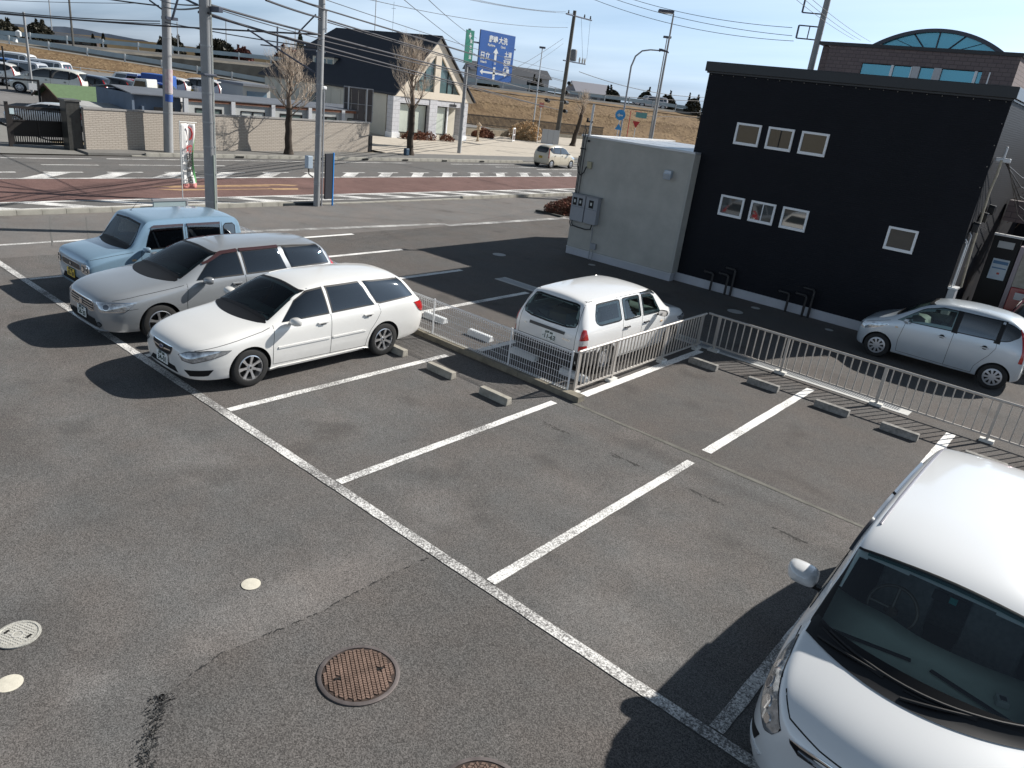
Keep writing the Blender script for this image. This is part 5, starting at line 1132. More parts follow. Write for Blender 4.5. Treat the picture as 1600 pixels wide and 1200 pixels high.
# picket fences
M_ALU = mat('beige_aluminium', (.50, .465, .425), .42, .3, var=.06, vscale=9)
def picket(label, a, c, pst, pitch, face):
    L_ = math.hypot(c[0]-a[0], c[1]-a[1]); ang = math.atan2(c[1]-a[1], c[0]-a[0]); t = thing('picket_fence', label, 'fence', (a[0], a[1], 0), ang, 'beige aluminium picket fences')
    MB().tube([(0, 0, .765), (L_, 0, .765)], .024, 10).build('top_rail', M_ALU, t, True, 50); MB().box((L_/2, 0, .12), (L_, .026, .03)).build('bottom_rail', M_ALU, t)
    pm = MB().box((0, 0, .385), (.045, .03, .75)).mesh('post', M_ALU); fm = MB().prism([(-.11, -.06, 0), (.11, -.06, 0), (.11, .06, 0), (-.11, .06, 0)], (0, 0, .055)).mesh('post_foot', mat('foot_white', (.66, .65, .61), .8, var=.1, vscale=9))
    for x in pst:
        for nm, m_ in (('post', pm), ('post_foot', fm)):
            o = bpy.data.objects.new(nm, m_); COL.objects.link(o); o.parent = t; o.location = (x, face, 0)
    bm_ = MB().box((0, 0, .445), (.020, .018, .62)).mesh('baluster', M_ALU); x = pitch*.6
    while x < L_-.02:
        if all(abs(x-p) > .03 for p in pst): o = bpy.data.objects.new('baluster', bm_); COL.objects.link(o); o.parent = t; o.location = (x, 0, 0)
        x += pitch
picket('beige picket fence running back from the mesh fence to the corner', (-6.30, 9.66), (-6.30, 14.22), (.02, 1.16, 2.96, 4.42), .113, -.0)
picket('long beige picket fence along the drain in front of the silver hatchback', (-6.28, 14.30), (4.0, 14.30), (.27, 1.75, 3.60, 5.43, 7.3, 9.1), .145, .0)

# ================================================================ near buildings
M_BLK = mat('black_metal_siding', (.0105, .0115, .0155), .60, spec=.14, var=.10, vscale=1.3)
nb = M_BLK.node_tree; wv = nb.nodes.new('ShaderNodeTexWave'); wv.wave_type = 'BANDS'; wv.bands_direction = 'Z'; wv.inputs['Scale'].default_value = 6.5; wv.inputs['Distortion'].default_value = 0
tcn = [q for q in nb.nodes if q.type == 'TEX_COORD'][0]; bpn = nb.nodes.new('ShaderNodeBump'); bpn.inputs['Strength'].default_value = .25; bpn.inputs['Distance'].default_value = .004
nb.links.new(tcn.outputs['Object'], wv.inputs['Vector']); nb.links.new(wv.outputs['Fac'], bpn.inputs['Height']); nb.links.new(bpn.outputs[0], nb.nodes['Principled BSDF'].inputs['Normal'])
M_FASC = mat('black_fascia', (.010, .0105, .012), .35, var=.15, vscale=2)
M_BASE = mat('plinth_mortar', (.46, .47, .50), .85, var=.07, vscale=2, bump=.2, bscale=40)
M_WHITE = mat('white_window_frame', (.84, .85, .86), .4)
M_STUC = mat('grey_stucco', (.43, .415, .375), .95, var=.13, vscale=1.3, bump=.7, bscale=110)
M_SILV = mat('silver_flashing', (.56, .57, .58), .45, .5)
M_GREYP = mat('grey_box_paint', (.30, .31, .33), .45, var=.05)
M_PIPE = mat('black_pipe', (.022, .020, .020), .4)
G_WIN = mat('window_glass_reflecting', (.05, .05, .045), rough=.03, coat=.6, spec=1.0)
M_BLIND = mat('window_blind', (.30, .28, .22), .8, var=.15, vscale=6)
bb = thing('black_building', 'two storey black metal clad building with small white framed windows', 'building', (-9.85, 19.62, 0), .012)
X1, D, H = 6.84, 9.0, 5.93
def wall_with_holes(b, x0, x1, z0, z1, holes, y=0, m=0):
    xs = sorted({x0, x1, *[h[0] for h in holes], *[h[2] for h in holes]}); zs = sorted({z0, z1, *[h[1] for h in holes], *[h[3] for h in holes]})
    for a, c in zip(xs, xs[1:]):
        for d, e in zip(zs, zs[1:]):
            cx, cz = (a+c)/2, (d+e)/2
            if any(h[0] < cx < h[2] and h[1] < cz < h[3] for h in holes): continue
            b.quad((a, y, d), (c, y, d), (c, y, e), (a, y, e), m=m)
wins = []
for z in (3.97, 2.09):
    for x in (.82, 1.70, 2.58): wins.append((x, z, x+.69, z+.55))
wins.append((5.21, 2.11, 5.88, 2.66))
b = MB(); wall_with_holes(b, -.28, X1, .24, H-.24, [(w_[0]+.02, w_[1]+.02, w_[2]-.02, w_[3]-.02) for w_ in wins])
b.quad((X1, 0, .24), (X1, D, .24), (X1, D, H-.24), (X1, 0, H-.24)); b.quad((X1, D, .24), (-.28, D, .24), (-.28, D, H-.24), (X1, D, H-.24)); b.quad((-.28, D, .24), (-.28, 0, .24), (-.28, 0, H-.24), (-.28, D, H-.24))
b.build('wall', M_BLK, bb, fix=False)
b = MB(); b.mm((-.38, -.09, H-.24), (X1+.07, D+.09, H)); b.build('fascia', M_FASC, bb, bevel=.012)
MB().mm((-.33, -.05, H-.28), (X1+.03, D+.05, H-.241)).build('soffit', M_PIPE, bb)
bolt = MB().lathe([(.013, 0), (.013, -.012), (.001, -.016)], 8, axis='Y').mesh('bolt', mat('bolt_steel', (.30, .28, .25), .4, .6), True)
for i in range(23):
    o = bpy.data.objects.new('bolt', bolt); COL.objects.link(o); o.parent = bb; o.location = (-.2+i*.315, -.002, H-.31)
for i in range(9):
    o = bpy.data.objects.new('bolt', bolt); COL.objects.link(o); o.parent = bb; o.location = (-.25, -.002, H-.7-i*.62)
for i in range(4):
    o = bpy.data.objects.new('bolt', bolt); COL.objects.link(o); o.parent = bb; o.location = (X1-.05, -.002, H-.75-i*.45)
MB().mm((-.27, -.045, 0), (X1-.01, .10, .24)).build('plinth', M_BASE, bb, bevel=.01); MB().mm((X1-.1, .101, 0), (X1-.012, D, .24)).build('plinth', M_BASE, bb)
for i, (x0, z0, x1, z1) in enumerate(wins):
    f = MB(); t_ = .055; y0, y1 = -.035, .05
    for q in (((x0, z0), (x1, z0+t_*1.25)), ((x0, z1-t_), (x1, z1)), ((x0, z0+t_*1.25), (x0+t_, z1-t_)), ((x1-t_, z0+t_*1.25), (x1, z1-t_))): f.mm((q[0][0], y0, q[0][1]), (q[1][0], y1, q[1][1]))
    fo = f.build('window', M_WHITE, bb, bevel=.006)
    MB().mm((x0+t_, .0, z0+t_*1.25), (x1-t_, .008, z1-t_)).build('pane', G_WIN, fo)
    if i in (1, 4): MB().mm(((x0+x1)/2-.012, -.012, z0+t_*1.25), ((x0+x1)/2+.012, -.001, z1-t_)).build('mullion', M_TRIM if i == 1 else M_WHITE, fo)
    MB().mm((x0+.02, .0501, z0+.02), (x1-.02, .10, z1-.02)).build('reveal', M_INT, fo)
def standpipes(x):
    t = thing('standpipe', 'bent black pipes rising beside the black wall, %s' % ('the pair nearer the grey annex' if x < 2 else 'the pair nearer the silver hatchback'), 'pipe', (-9.85+x, 19.50, 0), 0, 'black wall pipes')
    for dx, h_, dy in ((0, .50, 0), (.46, .56, -.02), (.60, .74, .04)):
        MB().tube([(dx, dy, 0), (dx, dy, h_-.04), (dx-.02, dy, h_-.01), (dx-.05, dy, h_), (dx-.28, dy+.01, h_), (dx-.30, dy+.08, h_)], .034, 8).build('pipe', M_PIPE, t, True, 50)
standpipes(1.14); standpipes(3.36)
# side wall fittings: hoods, conduits, meter box
t = thing('meter_cabinet', 'small grey steel cabinet with conduits at the corner of the black building', 'meter box', (-3.0, 19.72, 0), 0)
MB().mm((0, 0, .82), (.16, .34, 1.52)).build('cabinet', M_GREYP, t, bevel=.02); MB().mm((-.01, -.02, 1.52), (.18, .36, 1.56)).build('cabinet_lid', M_SILV, t)
for i, (y, zt) in enumerate(((.04, 2.62), (.10, 2.55), (.30, 2.75))): MB().tube([(.05, y, 1.56), (.05, y, zt), (0, y, zt+.06)], .016, 6).build('conduit', M_SILV, t, True)
MB().tube([(.05, .95, 1.95), (.05, .95, 2.95)], .016, 6).build('conduit', M_SILV, t, True)
for i, (y, z) in enumerate(((.35, 2.85), (1.0, 3.05), (1.7, 3.20))):
    o = MB().prism([(0, -.11, 0), (0, .11, 0), (0, .11, .17), (0, .07, .22), (0, -.07, .22), (0, -.11, .17)], (.14, 0, -.02)).build('vent_hood', M_FASC, bevel=.01, loc=(-3.0, 19.75+y, z)); tag(o, ['black vent hood on the side wall nearest the front corner', 'black vent hood on the side wall, middle of the three', 'black vent hood on the side wall farthest from the front corner'][i], 'vent', 'vent hoods on the black side wall')
t = thing('cable_bracket', 'grey cable bracket with bundled cables high on the black building corner', 'bracket', (-2.98, 19.9, 4.45))
MB().box((.14, .05, 0), (.30, .08, .10)).box((.14, .05, .14), (.05, .05, .3)).build('bracket', M_SILV, t, bevel=.02)
MB().tube([(.12, 0, 0), (.12, .06, -.3), (.08, .14, -.7), (.07, .5, -2.0), (.07, .9, -3.0)], .028, 7).build('cable_bundle', mat('cable_cream', (.42, .38, .30), .7), t, True)
for i in range(5): MB().tube([(.12+.03*i, .05, 0), (.3+.05*i, 2.5, -.35-.22*i), (.6, 6, -.6-.3*i)], .011, 5).build('cable', M_PIPE, t, True)

# grey annex in front of the black block
gx = thing('grey_annex', 'single storey grey stucco annex joined to the black building', 'building', (-13.68, 19.24, 0), .012)
b = MB(); b.mm((0, 0, .24), (3.80, 5.6, 3.56)); b.build('wall', M_STUC, gx)
MB().mm((.01, -.035, 0), (3.79, .2, .205)).build('plinth', M_BASE, gx, bevel=.008); MB().mm((0, -.045, .206), (3.80, .2, .236)).build('drip_flashing', M_SILV, gx)
MB().mm((.01, .201, 0), (.1, 5.6, .236)).build('plinth', M_BASE, gx)
b = MB(); b.mm((-.03, -.03, 3.561), (3.80, .14, 3.62)); b.mm((-.03, .1401, 3.561), (.14, 5.6, 3.62)); b.mm((3.66, .1401, 3.561), (3.80, .33, 3.62)); b.build('parapet_cap', M_SILV, gx, bevel=.008)
mp_ = mat('roof_sheet', (.50, .52, .55), .35, .45, var=.06, vscale=3)
for i in range(6):
    for j in range(3): MB().mm((.145+i*.57, .145+j*1.78, 3.55), (.145+i*.57+.562, .145+j*1.78+1.77, 3.575+.004*((i+j) % 2))).build('roof_panel', mp_, gx)
MB().mm((3.72, -.012, .24), (3.80, .0, 3.56)).build('corner_trim', mat('stucco_trim', (.40, .39, .36), .9), gx)
t = thing('electric_meter_box', 'grey twin cabinet with three meter windows on the annex wall', 'meter box', (-13.60, 19.22, 1.08), .012)
MB().mm((0, -.19, 0), (.50, 0, .80)).build('cabinet', M_GREYP, t, bevel=.012); MB().mm((.53, -.19, .0), (.97, 0, .80)).build('cabinet', M_GREYP, t, bevel=.012)
MB().mm((-.02, -.22, .80), (1.0, 0, .825)).build('rain_cover', mat('grey_cover', (.22, .23, .25), .5), t)
for x0, x1 in ((.06, .20), (.27, .41), (.66, .82)):
    f = MB().mm((x0, -.198, .48), (x1, -.1905, .71)).build('meter_window', M_TRIM, t); MB().box(((x0+x1)/2, -.200, .60), (.06, .004, .09)).build('meter_dial', mat('meter_dial', (.55, .55, .52), .5), f)
MB().mm((.02, -.193, .435), (.48, -.1905, .44)).mm((.55, -.193, .435), (.95, -.1905, .44)).build('door_gap', M_SEAM, t)
MB().tube([(.06, -.10, 0), (.06, -.10, -.10), (.12, -.10, -.17), (.30, -.10, -.19), (.60, -.10, -.20), (.78, -.10, -.16), (.82, -.10, 0)], .018, 7).tube([(.0, -.10, .02), (-.03, -.10, -.10), (.05, -.10, -.20), (.16, -.10, -.16)], .014, 6).build('conduit', M_PIPE, t, True)
MB().tube([(.82, -.02, 0), (.82, -.02, -.60)], .010, 6).build('conduit', M_GREYP, t, True)
o = MB().mm((-.1, -.07, -.09), (.1, 0, .09)).build('junction_box', M_GREYP, bevel=.01, loc=(-12.66, 19.24, .42)); tag(o, 'small grey junction box low on the annex wall', 'junction box')
o = MB().tube([(-.06, -.04, .33), (-.06, -.04, 0)], .012, 6).tube([(.06, -.04, .33), (.06, -.04, 0)], .012, 6).build('conduit', M_GREYP, None, True, loc=(-12.66, 19.18, 0)); tag(o, 'two thin grey conduits running into the ground at the annex', 'conduit')
o = MB().prism([(-.11, 0, 0), (.11, 0, 0), (.11, 0, .20), (-.11, 0, .20)], (0, -.12, 0)).prism([(-.12, -.12, -.05), (.12, -.12, -.05), (.12, -.15, .12), (-.12, -.15, .12)], (0, .02, 0)).build('vent_cover', mat('blue_steel_vent', (.42, .48, .55), .3, .5), bevel=.012, loc=(-10.54, 19.25, 2.84)); tag(o, 'square metal vent cover high on the grey annex wall', 'vent')
o = MB().mm((-.075, -.06, -.10), (.075, 0, .10)).build('cable_box', mat('beige_box', (.40, .36, .24), .7), bevel=.01, loc=(-13.25, 19.23, 2.78)); tag(o, 'beige cable box near the top corner of the annex', 'box')
t = thing('service_cable', 'black service cables clipped down the corner of the grey annex', 'cable', (-13.62, 19.20, 0))
b = MB()
for dx, zt in ((0, 3.9), (.05, 3.8), (.14, 3.72)): b.tube([(dx, -.02, 1.9), (dx, -.02, zt-.3), (dx+.01, .02, zt)], .012, 6)
b.build('riser', M_PIPE, t, True)
MB().tube([(-.02, -.05, 3.0), (-.02, -.06, 2.72), (.03, -.06, 2.52), (.14, -.06, 2.45), (.25, -.06, 2.55), (.30, -.05, 2.72)], .020, 7).build('loop', M_PIPE, t, True)
MB().mm((-.03, -.05, 3.2), (.16, -.005, 3.23)).build('clamp', M_TRIM, t); MB().mm((.20, -.05, 3.43), (.26, -.005, 3.49)).build('clamp', M_TRIM, t)
t = thing('cable_mast', 'short grey steel cable mast on the annex roof corner', 'mast', (-13.50, 19.32, 3.62))
MB().cyl((0, 0, -.9), .035, 1.78, 8).build('pole', M_SILV, t, True); MB().box((-.06, 0, .38), (.22, .05, .05)).box((-.14, 0, .42), (.05, .05, .12)).build('insulator', M_INT, t)

# brown tiled building behind the black one
def brick_mat(name, c1, c2, mortar, sx=1.0, bw=.5, rh=.25, bump=.4):
    m = bpy.data.materials.new(name); m.use_nodes = True; n = m.node_tree; p = n.nodes['Principled BSDF']; p.inputs['Roughness'].default_value = .85
    t = n.nodes.new('ShaderNodeTexCoord'); sx_ = n.nodes.new('ShaderNodeSeparateXYZ'); n.links.new(t.outputs['Object'], sx_.inputs[0])
    ad = n.nodes.new('ShaderNodeMath'); ad.operation = 'ADD'; n.links.new(sx_.outputs['X'], ad.inputs[0]); n.links.new(sx_.outputs['Y'], ad.inputs[1])
    cb = n.nodes.new('ShaderNodeCombineXYZ'); n.links.new(ad.outputs[0], cb.inputs[0]); n.links.new(sx_.outputs['Z'], cb.inputs[1])
    k = n.nodes.new('ShaderNodeTexBrick'); k.inputs['Scale'].default_value = sx; k.inputs['Brick Width'].default_value = bw; k.inputs['Row Height'].default_value = rh; k.inputs['Mortar Size'].default_value = .012
    k.inputs['Color1'].default_value = (*c1, 1); k.inputs['Color2'].default_value = (*c2, 1); k.inputs['Mortar'].default_value = (*mortar, 1)
    n.links.new(cb.outputs[0], k.inputs['Vector']); n.links.new(k.outputs['Color'], p.inputs['Base Color'])
    bu = n.nodes.new('ShaderNodeBump'); bu.inputs['Strength'].default_value = bump; bu.inputs['Distance'].default_value = .01; bu.invert = True
    n.links.new(k.outputs['Fac'], bu.inputs['Height']); n.links.new(bu.outputs[0], p.inputs['Normal']); MATS[name] = m; return m
M_BRN = brick_mat('brown_tile_wall', (.20, .155, .15), (.17, .13, .13), (.11, .09, .09), 1, .3, .15)
G_TEAL = mat('teal_mirror_glass', (.05, .33, .43), rough=.14, coat=.4, spec=.8, metal=.25)
bt = thing('brown_tiled_building', 'brown tiled building with mirror windows and an arched glass roof light', 'building', (-13.05, 36, 0))
Wb, Hb = 7.35, 8.22; ws_ = (1.55, 6.45, 6.2, 7.48)
b = MB(); wall_with_holes(b, 0, Wb, 0, Hb-.14, [ws_]); b.quad((Wb, 0, 0), (Wb, 12, 0), (Wb, 12, Hb-.14), (Wb, 0, Hb-.14)); b.quad((0, 12, 0), (0, 0, 0), (0, 0, Hb-.14), (0, 12, Hb-.14)); b.quad((0, 0, Hb-.16), (Wb, 0, Hb-.16), (Wb, 12, Hb-.16), (0, 12, Hb-.16)); b.build('wall', M_BRN, bt, fix=False)
MB().mm((-.42, .3, 0), (-.001, 10, Hb-.16)).build('side_bay', M_BRN, bt)
MB().mm((-.5, -.06, Hb-.139), (Wb+.08, .3, Hb)).mm((Wb-.2, .301, Hb-.139), (Wb+.08, 12, Hb)).mm((-.5, .301, Hb-.139), (-.2, 12, Hb)).build('coping', mat('dark_coping', (.035, .033, .036), .5), bt)
wx = [1.55, 3.02, 3.16, 3.86, 4.12, 4.62, 4.86, 6.02, 6.20][:]; fm_ = mat('pale_pillar_paint', (.55, .55, .56), .6)
for a, c in ((1.56, 2.75), (2.87, 3.55), (3.93, 4.42), (4.75, 5.93), (6.05, 6.45)):
    if c <= 6.47: MB().mm((a, .06, ws_[1]+.05), (c, .08, ws_[3]-.03)).build('window', G_TEAL, bt)
for a, c in ((2.76, 2.86), (3.56, 3.60), (5.94, 6.04), (6.451, 6.50)): MB().mm((a, -.02, ws_[1]), (c, .1, ws_[3]-.01)).build('window_frame', M_WHITE, bt)
for a, c in ((3.62, 3.90), (4.44, 4.73)): MB().mm((a, -.05, ws_[1]), (c, .12, ws_[3])).build('pillar', fm_, bt)
MB().mm((1.55, .12, 6.1), (6.5, .16, 7.6)).build('reveal', M_INT, bt)
# arched roof light: arc rim and glass fan
ax0, ax1, zr, rise = 1.55, 6.75, Hb-.02, .78; cx_ = (ax0+ax1)/2; half = (ax1-ax0)/2; R_ = (half*half+rise*rise)/(2*rise); a_ = math.asin(half/R_)
arc = [(cx_+R_*math.sin(-a_+2*a_*i/28), zr-R_+rise+R_*math.cos(-a_+2*a_*i/28)) for i in range(29)]
b = MB()
for (x0, z0), (x1, z1) in zip(arc, arc[1:]):
    b.add([(x0, .35, z0), (x1, .35, z1), (x1, .75, z1), (x0, .75, z0), (x0*.0+cx_+(x0-cx_)*.955, .35, zr+(z0-zr)-.13), (cx_+(x1-cx_)*.955, .35, zr+(z1-zr)-.13), (cx_+(x1-cx_)*.955, .75, zr+(z1-zr)-.13), (cx_+(x0-cx_)*.955, .75, zr+(z0-zr)-.13)], [(0, 1, 2, 3), (4, 5, 1, 0), (7, 6, 5, 4), (3, 2, 6, 7)])
b.build('arch_rim', mat('arch_dark', (.05, .055, .075), .4), bt)
gl = [(cx_+(x-cx_)*.95, z-.12) for x, z in arc]; gl = [p for p in gl if p[1] > zr]
MB().prism([(p[0], .50, p[1]) for p in [(gl[0][0], zr)]+gl+[(gl[-1][0], zr)]], (0, .03, 0)).build('arch_glass', G_TEAL, bt)
for k in (-.52, -.30, 0.0, .30, .52):
    a2 = k*2.0; x1 = cx_+k*half*1.25; z1 = zr+rise*(1-(k*1.25)**2)-.12; MB().tube([(cx_+k*half*.55, .47, zr), (x1, .47, z1)], .028 if abs(k) < .5 else .012, 6).build('glazing_bar', mat('arch_dark', (0, 0, 0)), bt)
# second dark block, wall with posters and the light brick house on the far right
b2 = thing('dark_shed', 'narrow black clad building seen through the gap beside the black building', 'building', (-5.2, 30.5, 0))
MB().mm((0, 0, 0), (2.9, 5, 5.8)).build('wall', M_BLK, b2); MB().mm((-.08, -.08, 5.801), (2.98, 5.1, 6.0)).build('fascia', M_FASC, b2)
M_LBR = brick_mat('light_brick_wall', (.40, .31, .24), (.34, .26, .20), (.24, .19, .15), 1, .4, .13)
b3 = thing('light_brick_house', 'sunlit pale brick house wall at the right edge', 'building', (-1.7, 31, 0)); MB().mm((0, 0, 0), (7, 6, 5.2)).build('wall', M_LBR, b3); MB().mm((-.1, -.1, 5.201), (7.1, 6.1, 5.35)).build('coping', M_BRN, b3)
t = thing('notice_board', 'tall black board with a sign plate and a pale blue poster beside the alley', 'notice board', (-2.86, 22.9, 0), .03)
MB().mm((0, 0, 0), (.62, .12, 2.62)).build('board', M_TRIM, t, bevel=.01); MB().mm((-.02, -.02, 2.621), (3.2, .16, 2.67)).build('canopy_edge', M_SILV, t)
MB().mm((.14, -.012, 2.33), (.50, -.001, 2.50)).build('sign_plate', mat('plate_grey', (.48, .50, .50), .5), t)
l_ = text_mesh('EXTRA', .09, M_INKB, 'lettering', t, .001, .002) if 0 else None
po = MB().mm((.15, -.010, 1.52), (.53, -.001, 2.05)).build('poster', mat('poster_paper', (.50, .58, .66), .6, col2=(.62, .70, .74), vscale=3), t)
MB().mm((.17, -.016, 1.92), (.51, -.0105, 2.0)).mm((.18, -.016, 1.80), (.50, -.0105, 1.83)).build('print', mat('poster_blue', (.10, .22, .38), .6), t); MB().box((.36, -.014, 1.68), (.06, .006, .05)).build('print', mat('poster_red', (.5, .08, .06), .6), t)
t = thing('vending_machine', 'red and white drinks machine front behind the red car', 'vending machine', (-2.12, 22.95, 0), .03)
MB().mm((0, 0, 0), (1.0, .6, 1.42)).build('cabinet', mat('machine_red', (.36, .02, .03), .3, coat=.6), t, bevel=.02); MB().mm((0, 0, 1.421), (1.0, .6, 2.35)).build('display', mat('display_pale', (.45, .42, .36), .3, col2=(.30, .28, .22), vscale=9), t, bevel=.01)
MB().mm((-.1, -.06, 0), (-.001, .5, 2.45)).build('side_panel', mat('mauve_panel', (.42, .36, .38), .5), t); MB().mm((.14, -.012, 1.12), (.4, -.001, 1.3)).build('label_plate', M_WHITE, t)
o = MB().mm((0, 0, 2.9), (4, .5, 3.45)).build('brick_lintel', M_BRN, loc=(-3.0, 24.4, 0)); tag(o, 'brown brick lintel above the notice board', 'wall')
o = MB().mm((0, 0, 0), (.5, .3, 1.1)).build('wooden_board', mat('pale_plywood', (.55, .42, .30), .8), loc=(-2.9, 23.9, 0)); tag(o, 'pale plywood board leaning in the alley', 'board')
tw = thing('bare_shrub', 'tangled bare shrub spilling over the wall in the alley', 'shrub', (-2.4, 25.5, 2.9)); b = MB()
for i in range(70):
    a = random.uniform(0, 2*PI); r = random.uniform(.3, 1.1); z = random.uniform(-.2, .9); m_ = Vector((math.cos(a)*r*.6, math.sin(a)*r*.6, z+.25)); b.tube([(0, 0, 0), m_, (math.cos(a)*r, math.sin(a)*r, z)], .008, 4)
b.build('branches', mat('dry_twig', (.13, .09, .06), .9), tw)
# flowerbed shrub beside the annex
def bush(name, label, cat, loc, dims, m1, n, leaf, group=None, seed=1, m2=None):
    rnd = random.Random(seed); t = thing(name, label, cat, loc, 0, group); b = MB(); mats = [m1, m2 or m1]
    for i in range(n):
        a, c = rnd.uniform(0, 2*PI), rnd.uniform(0, 1); rr = rnd.uniform(.55, 1.03)**.5; ph = math.acos(rnd.uniform(0, 1)); k = 1+.12*math.sin(3*a+seed)+.10*math.sin(5*ph+2*a)
        p = Vector((math.sin(ph)*math.cos(a)*dims[0]/2*rr*k, math.sin(ph)*math.sin(a)*dims[1]/2*rr*k, math.cos(ph)*dims[2]*rr*k))
        R = Matrix.Rotation(rnd.uniform(0, 6), 3, Vector((rnd.uniform(-1, 1), rnd.uniform(-1, 1), rnd.uniform(-1, 1))).normalized()); s_ = leaf*rnd.uniform(.6, 1.4)
        b.add([p+R@Vector(q)*s_ for q in ((-.5, 0, 0), (0, -.28, .05), (.6, 0, 0), (0, .28, .05))], [(0, 1, 2, 3)], 1 if rnd.random() < .35 else 0)
    o = b.build('foliage', mats, t, fix=False); o['kind'] = 'stuff'; return t
M_RB1 = mat('azalea_red_leaf', (.26, .09, .06), .8, var=.3, vscale=4); M_RB2 = mat('azalea_brown_leaf', (.16, .09, .06), .85, var=.3, vscale=4)
bush('clipped_shrub', 'low clipped reddish brown azalea hedge beside the grey annex', 'shrub', (-18.75, 26.2, 0), (1.5, 2.6, .62), M_RB2, 9000, .075, m2=M_RB1)
bush('clipped_shrub', 'reddish hedge continuing behind the grey annex', 'shrub', (-18.7, 27.9, 0), (1.3, 2.4, .44), M_RB2, 2500, .07, m2=M_RB1, seed=4)
b = MB(); b.mm((-19.5, 24.8, 0), (-18.15, 24.95, .07)); struct(b.build('bed_edging', mat('dark_edging', (.05, .05, .045), .9)), 'dark edging at the end of the hedge bed')

# ================================================================ across the road
M_LBW = brick_mat('beige_brick_wall', (.42, .375, .32), (.385, .34, .29), (.27, .235, .20), 1, .26, .075, .8)
FW = .10
struct(MB().prism([(-36.6, 12.9, 0), (-34.04, 12.9, 0), (-34.04, 140, 0), (-36.6, 140, 0)], (0, 0, FW)).build('footpath', mat('footpath_asphalt', (.16, .155, .145), .9, var=.12, vscale=2)), 'grey footpath on the far side of the road')
struct(sheet('gate_apron', [(-60, -30), (-34.04, -30), (-34.04, 12.899), (-60, 12.899)], .02, mat('apron_asphalt', (.20, .195, .18), .9, var=.12, vscale=1.2)), 'pale asphalt apron in front of the gate')
struct(sheet('forecourt', [(-58, 31.2), (-36.601, 31.2), (-36.601, 78), (-58, 78)], .08, mat('beige_paving', (.46, .41, .34), .9, var=.12, vscale=1.5)), 'pale beige paving in front of the gabled house')
cp = MB(); cpp = [(-38.4, .06), (-44, .10), (-54, .66), (-64, .74), (-125, .95)]
for (u0, z0), (u1, z1) in zip(cpp, cpp[1:]): cp.quad((u1, -60 if u1 < -60 else 12.9, z1), (u0, -60 if u1 < -60 else 12.9, z0), (u0, 31.1 if u1 > -60 else 60, z0), (u1, 31.1 if u1 > -60 else 60, z1))
struct(cp.build('car_park', mat('far_car_park_asphalt', (.17, .165, .16), .9, var=.12, vscale=.6), fix=False), 'asphalt of the car park rising gently beyond the wall')
# brick wall
ww = thing('brick_wall', 'long beige brick boundary wall with a grey coping across the road', 'wall', (-35.13, 13.22, FW), math.atan2(16.7, -1.77)); Lw = math.hypot(16.6, 1.75)
MB().mm((0, -.09, 0), (Lw, .09, 1.63)).build('wall', M_LBW, ww)
for i in range(14): MB().mm((i*Lw/14+.004, -.12, 1.631), ((i+1)*Lw/14-.004, .12, 1.70)).build('coping', mat('grey_coping', (.27, .26, .25), .9, var=.1), ww)
MB().mm((Lw+.002, -.13, 0), (Lw+.25, .13, .95)).build('end_post', M_TRIM, ww)
pl_ = thing('gate_pillar', 'dark polished stone gate pillar at the end of the brick wall', 'pillar', (-35.35, 12.35, .02)); MB().mm((-.5, .28, 0), (.12, .84, 1.97)).build('shaft', mat('dark_granite', (.045, .045, .042), .3, var=.35, vscale=5), pl_, bevel=.01); MB().mm((-.55, .24, 1.971), (.16, .88, 2.04)).build('cap', mat('granite_cap', (.10, .10, .095), .5), pl_)
gt = thing('sliding_gate', 'dark brown slatted sliding gate on the left across the road', 'gate', (-36.05, 10.78, .02), .0)
M_GATE = mat('gate_brown', (.012, .009, .008), .6, var=.15)
MB().mm((-.04, 0, .10), (.04, 2.2, .20)).mm((-.04, 0, 1.50), (.04, 2.2, 1.60)).mm((-.04, 0, .201), (.04, .10, 1.499)).mm((-.04, 2.1, .201), (.04, 2.2, 1.499)).mm((-.03, .101, 1.02), (.03, 2.099, 1.07)).mm((-.03, .101, .42), (.03, 2.099, .46)).mm((-.035, 1.0, .461), (.035, 1.06, 1.019)).build('frame', M_GATE, gt)
MB().mm((-.015, .101, .461), (.0, 2.099, 1.019)).build('panel', mat('gate_panel', (.008, .006, .005), .7), gt)
sm = MB().mm((-.012, -.018, 0), (.012, .018, 1)).mesh('slat', M_GATE)
for i in range(24):
    for z, s_ in ((1.071, .428), (.201, .218)):
        o = bpy.data.objects.new('slat', sm); COL.objects.link(o); o.parent = gt; o.location = (0, .15+i*.083, z); o.scale = (1, 1, s_)
MB().mm((-.05, -.12, 0), (.05, -.001, 1.75)).build('gate_post', M_GATE, gt); MB().mm((.041, .02, 1.28), (.06, .18, 1.50)).build('sign_plate', mat('pale_sign', (.45, .55, .58), .5), gt)
o = MB().mm((0, 0, 0), (.25, 8, .75)).build('low_wall', mat('dark_wall', (.06, .06, .06), .9), loc=(-38.0, 1.8, .02)); tag(o, 'low dark wall left of the sliding gate', 'wall')
t = thing('traffic_mirror', 'round road mirror on a post inside the gate', 'mirror', (-45.6, 13.7, .06)); MB().cyl((0, 0, 0), .04, 2.0, 8).build('post', M_TRIM, t, True); MB().lathe([(.3, 0), (.28, .06), (.001, .08)], 20, axis='X' if 0 else 'Z').build('mirror_face', M_CHROME, t, True).rotation_euler = (0, PI/2, .3)
t.children[-1].location = (.05, 0, 1.55)
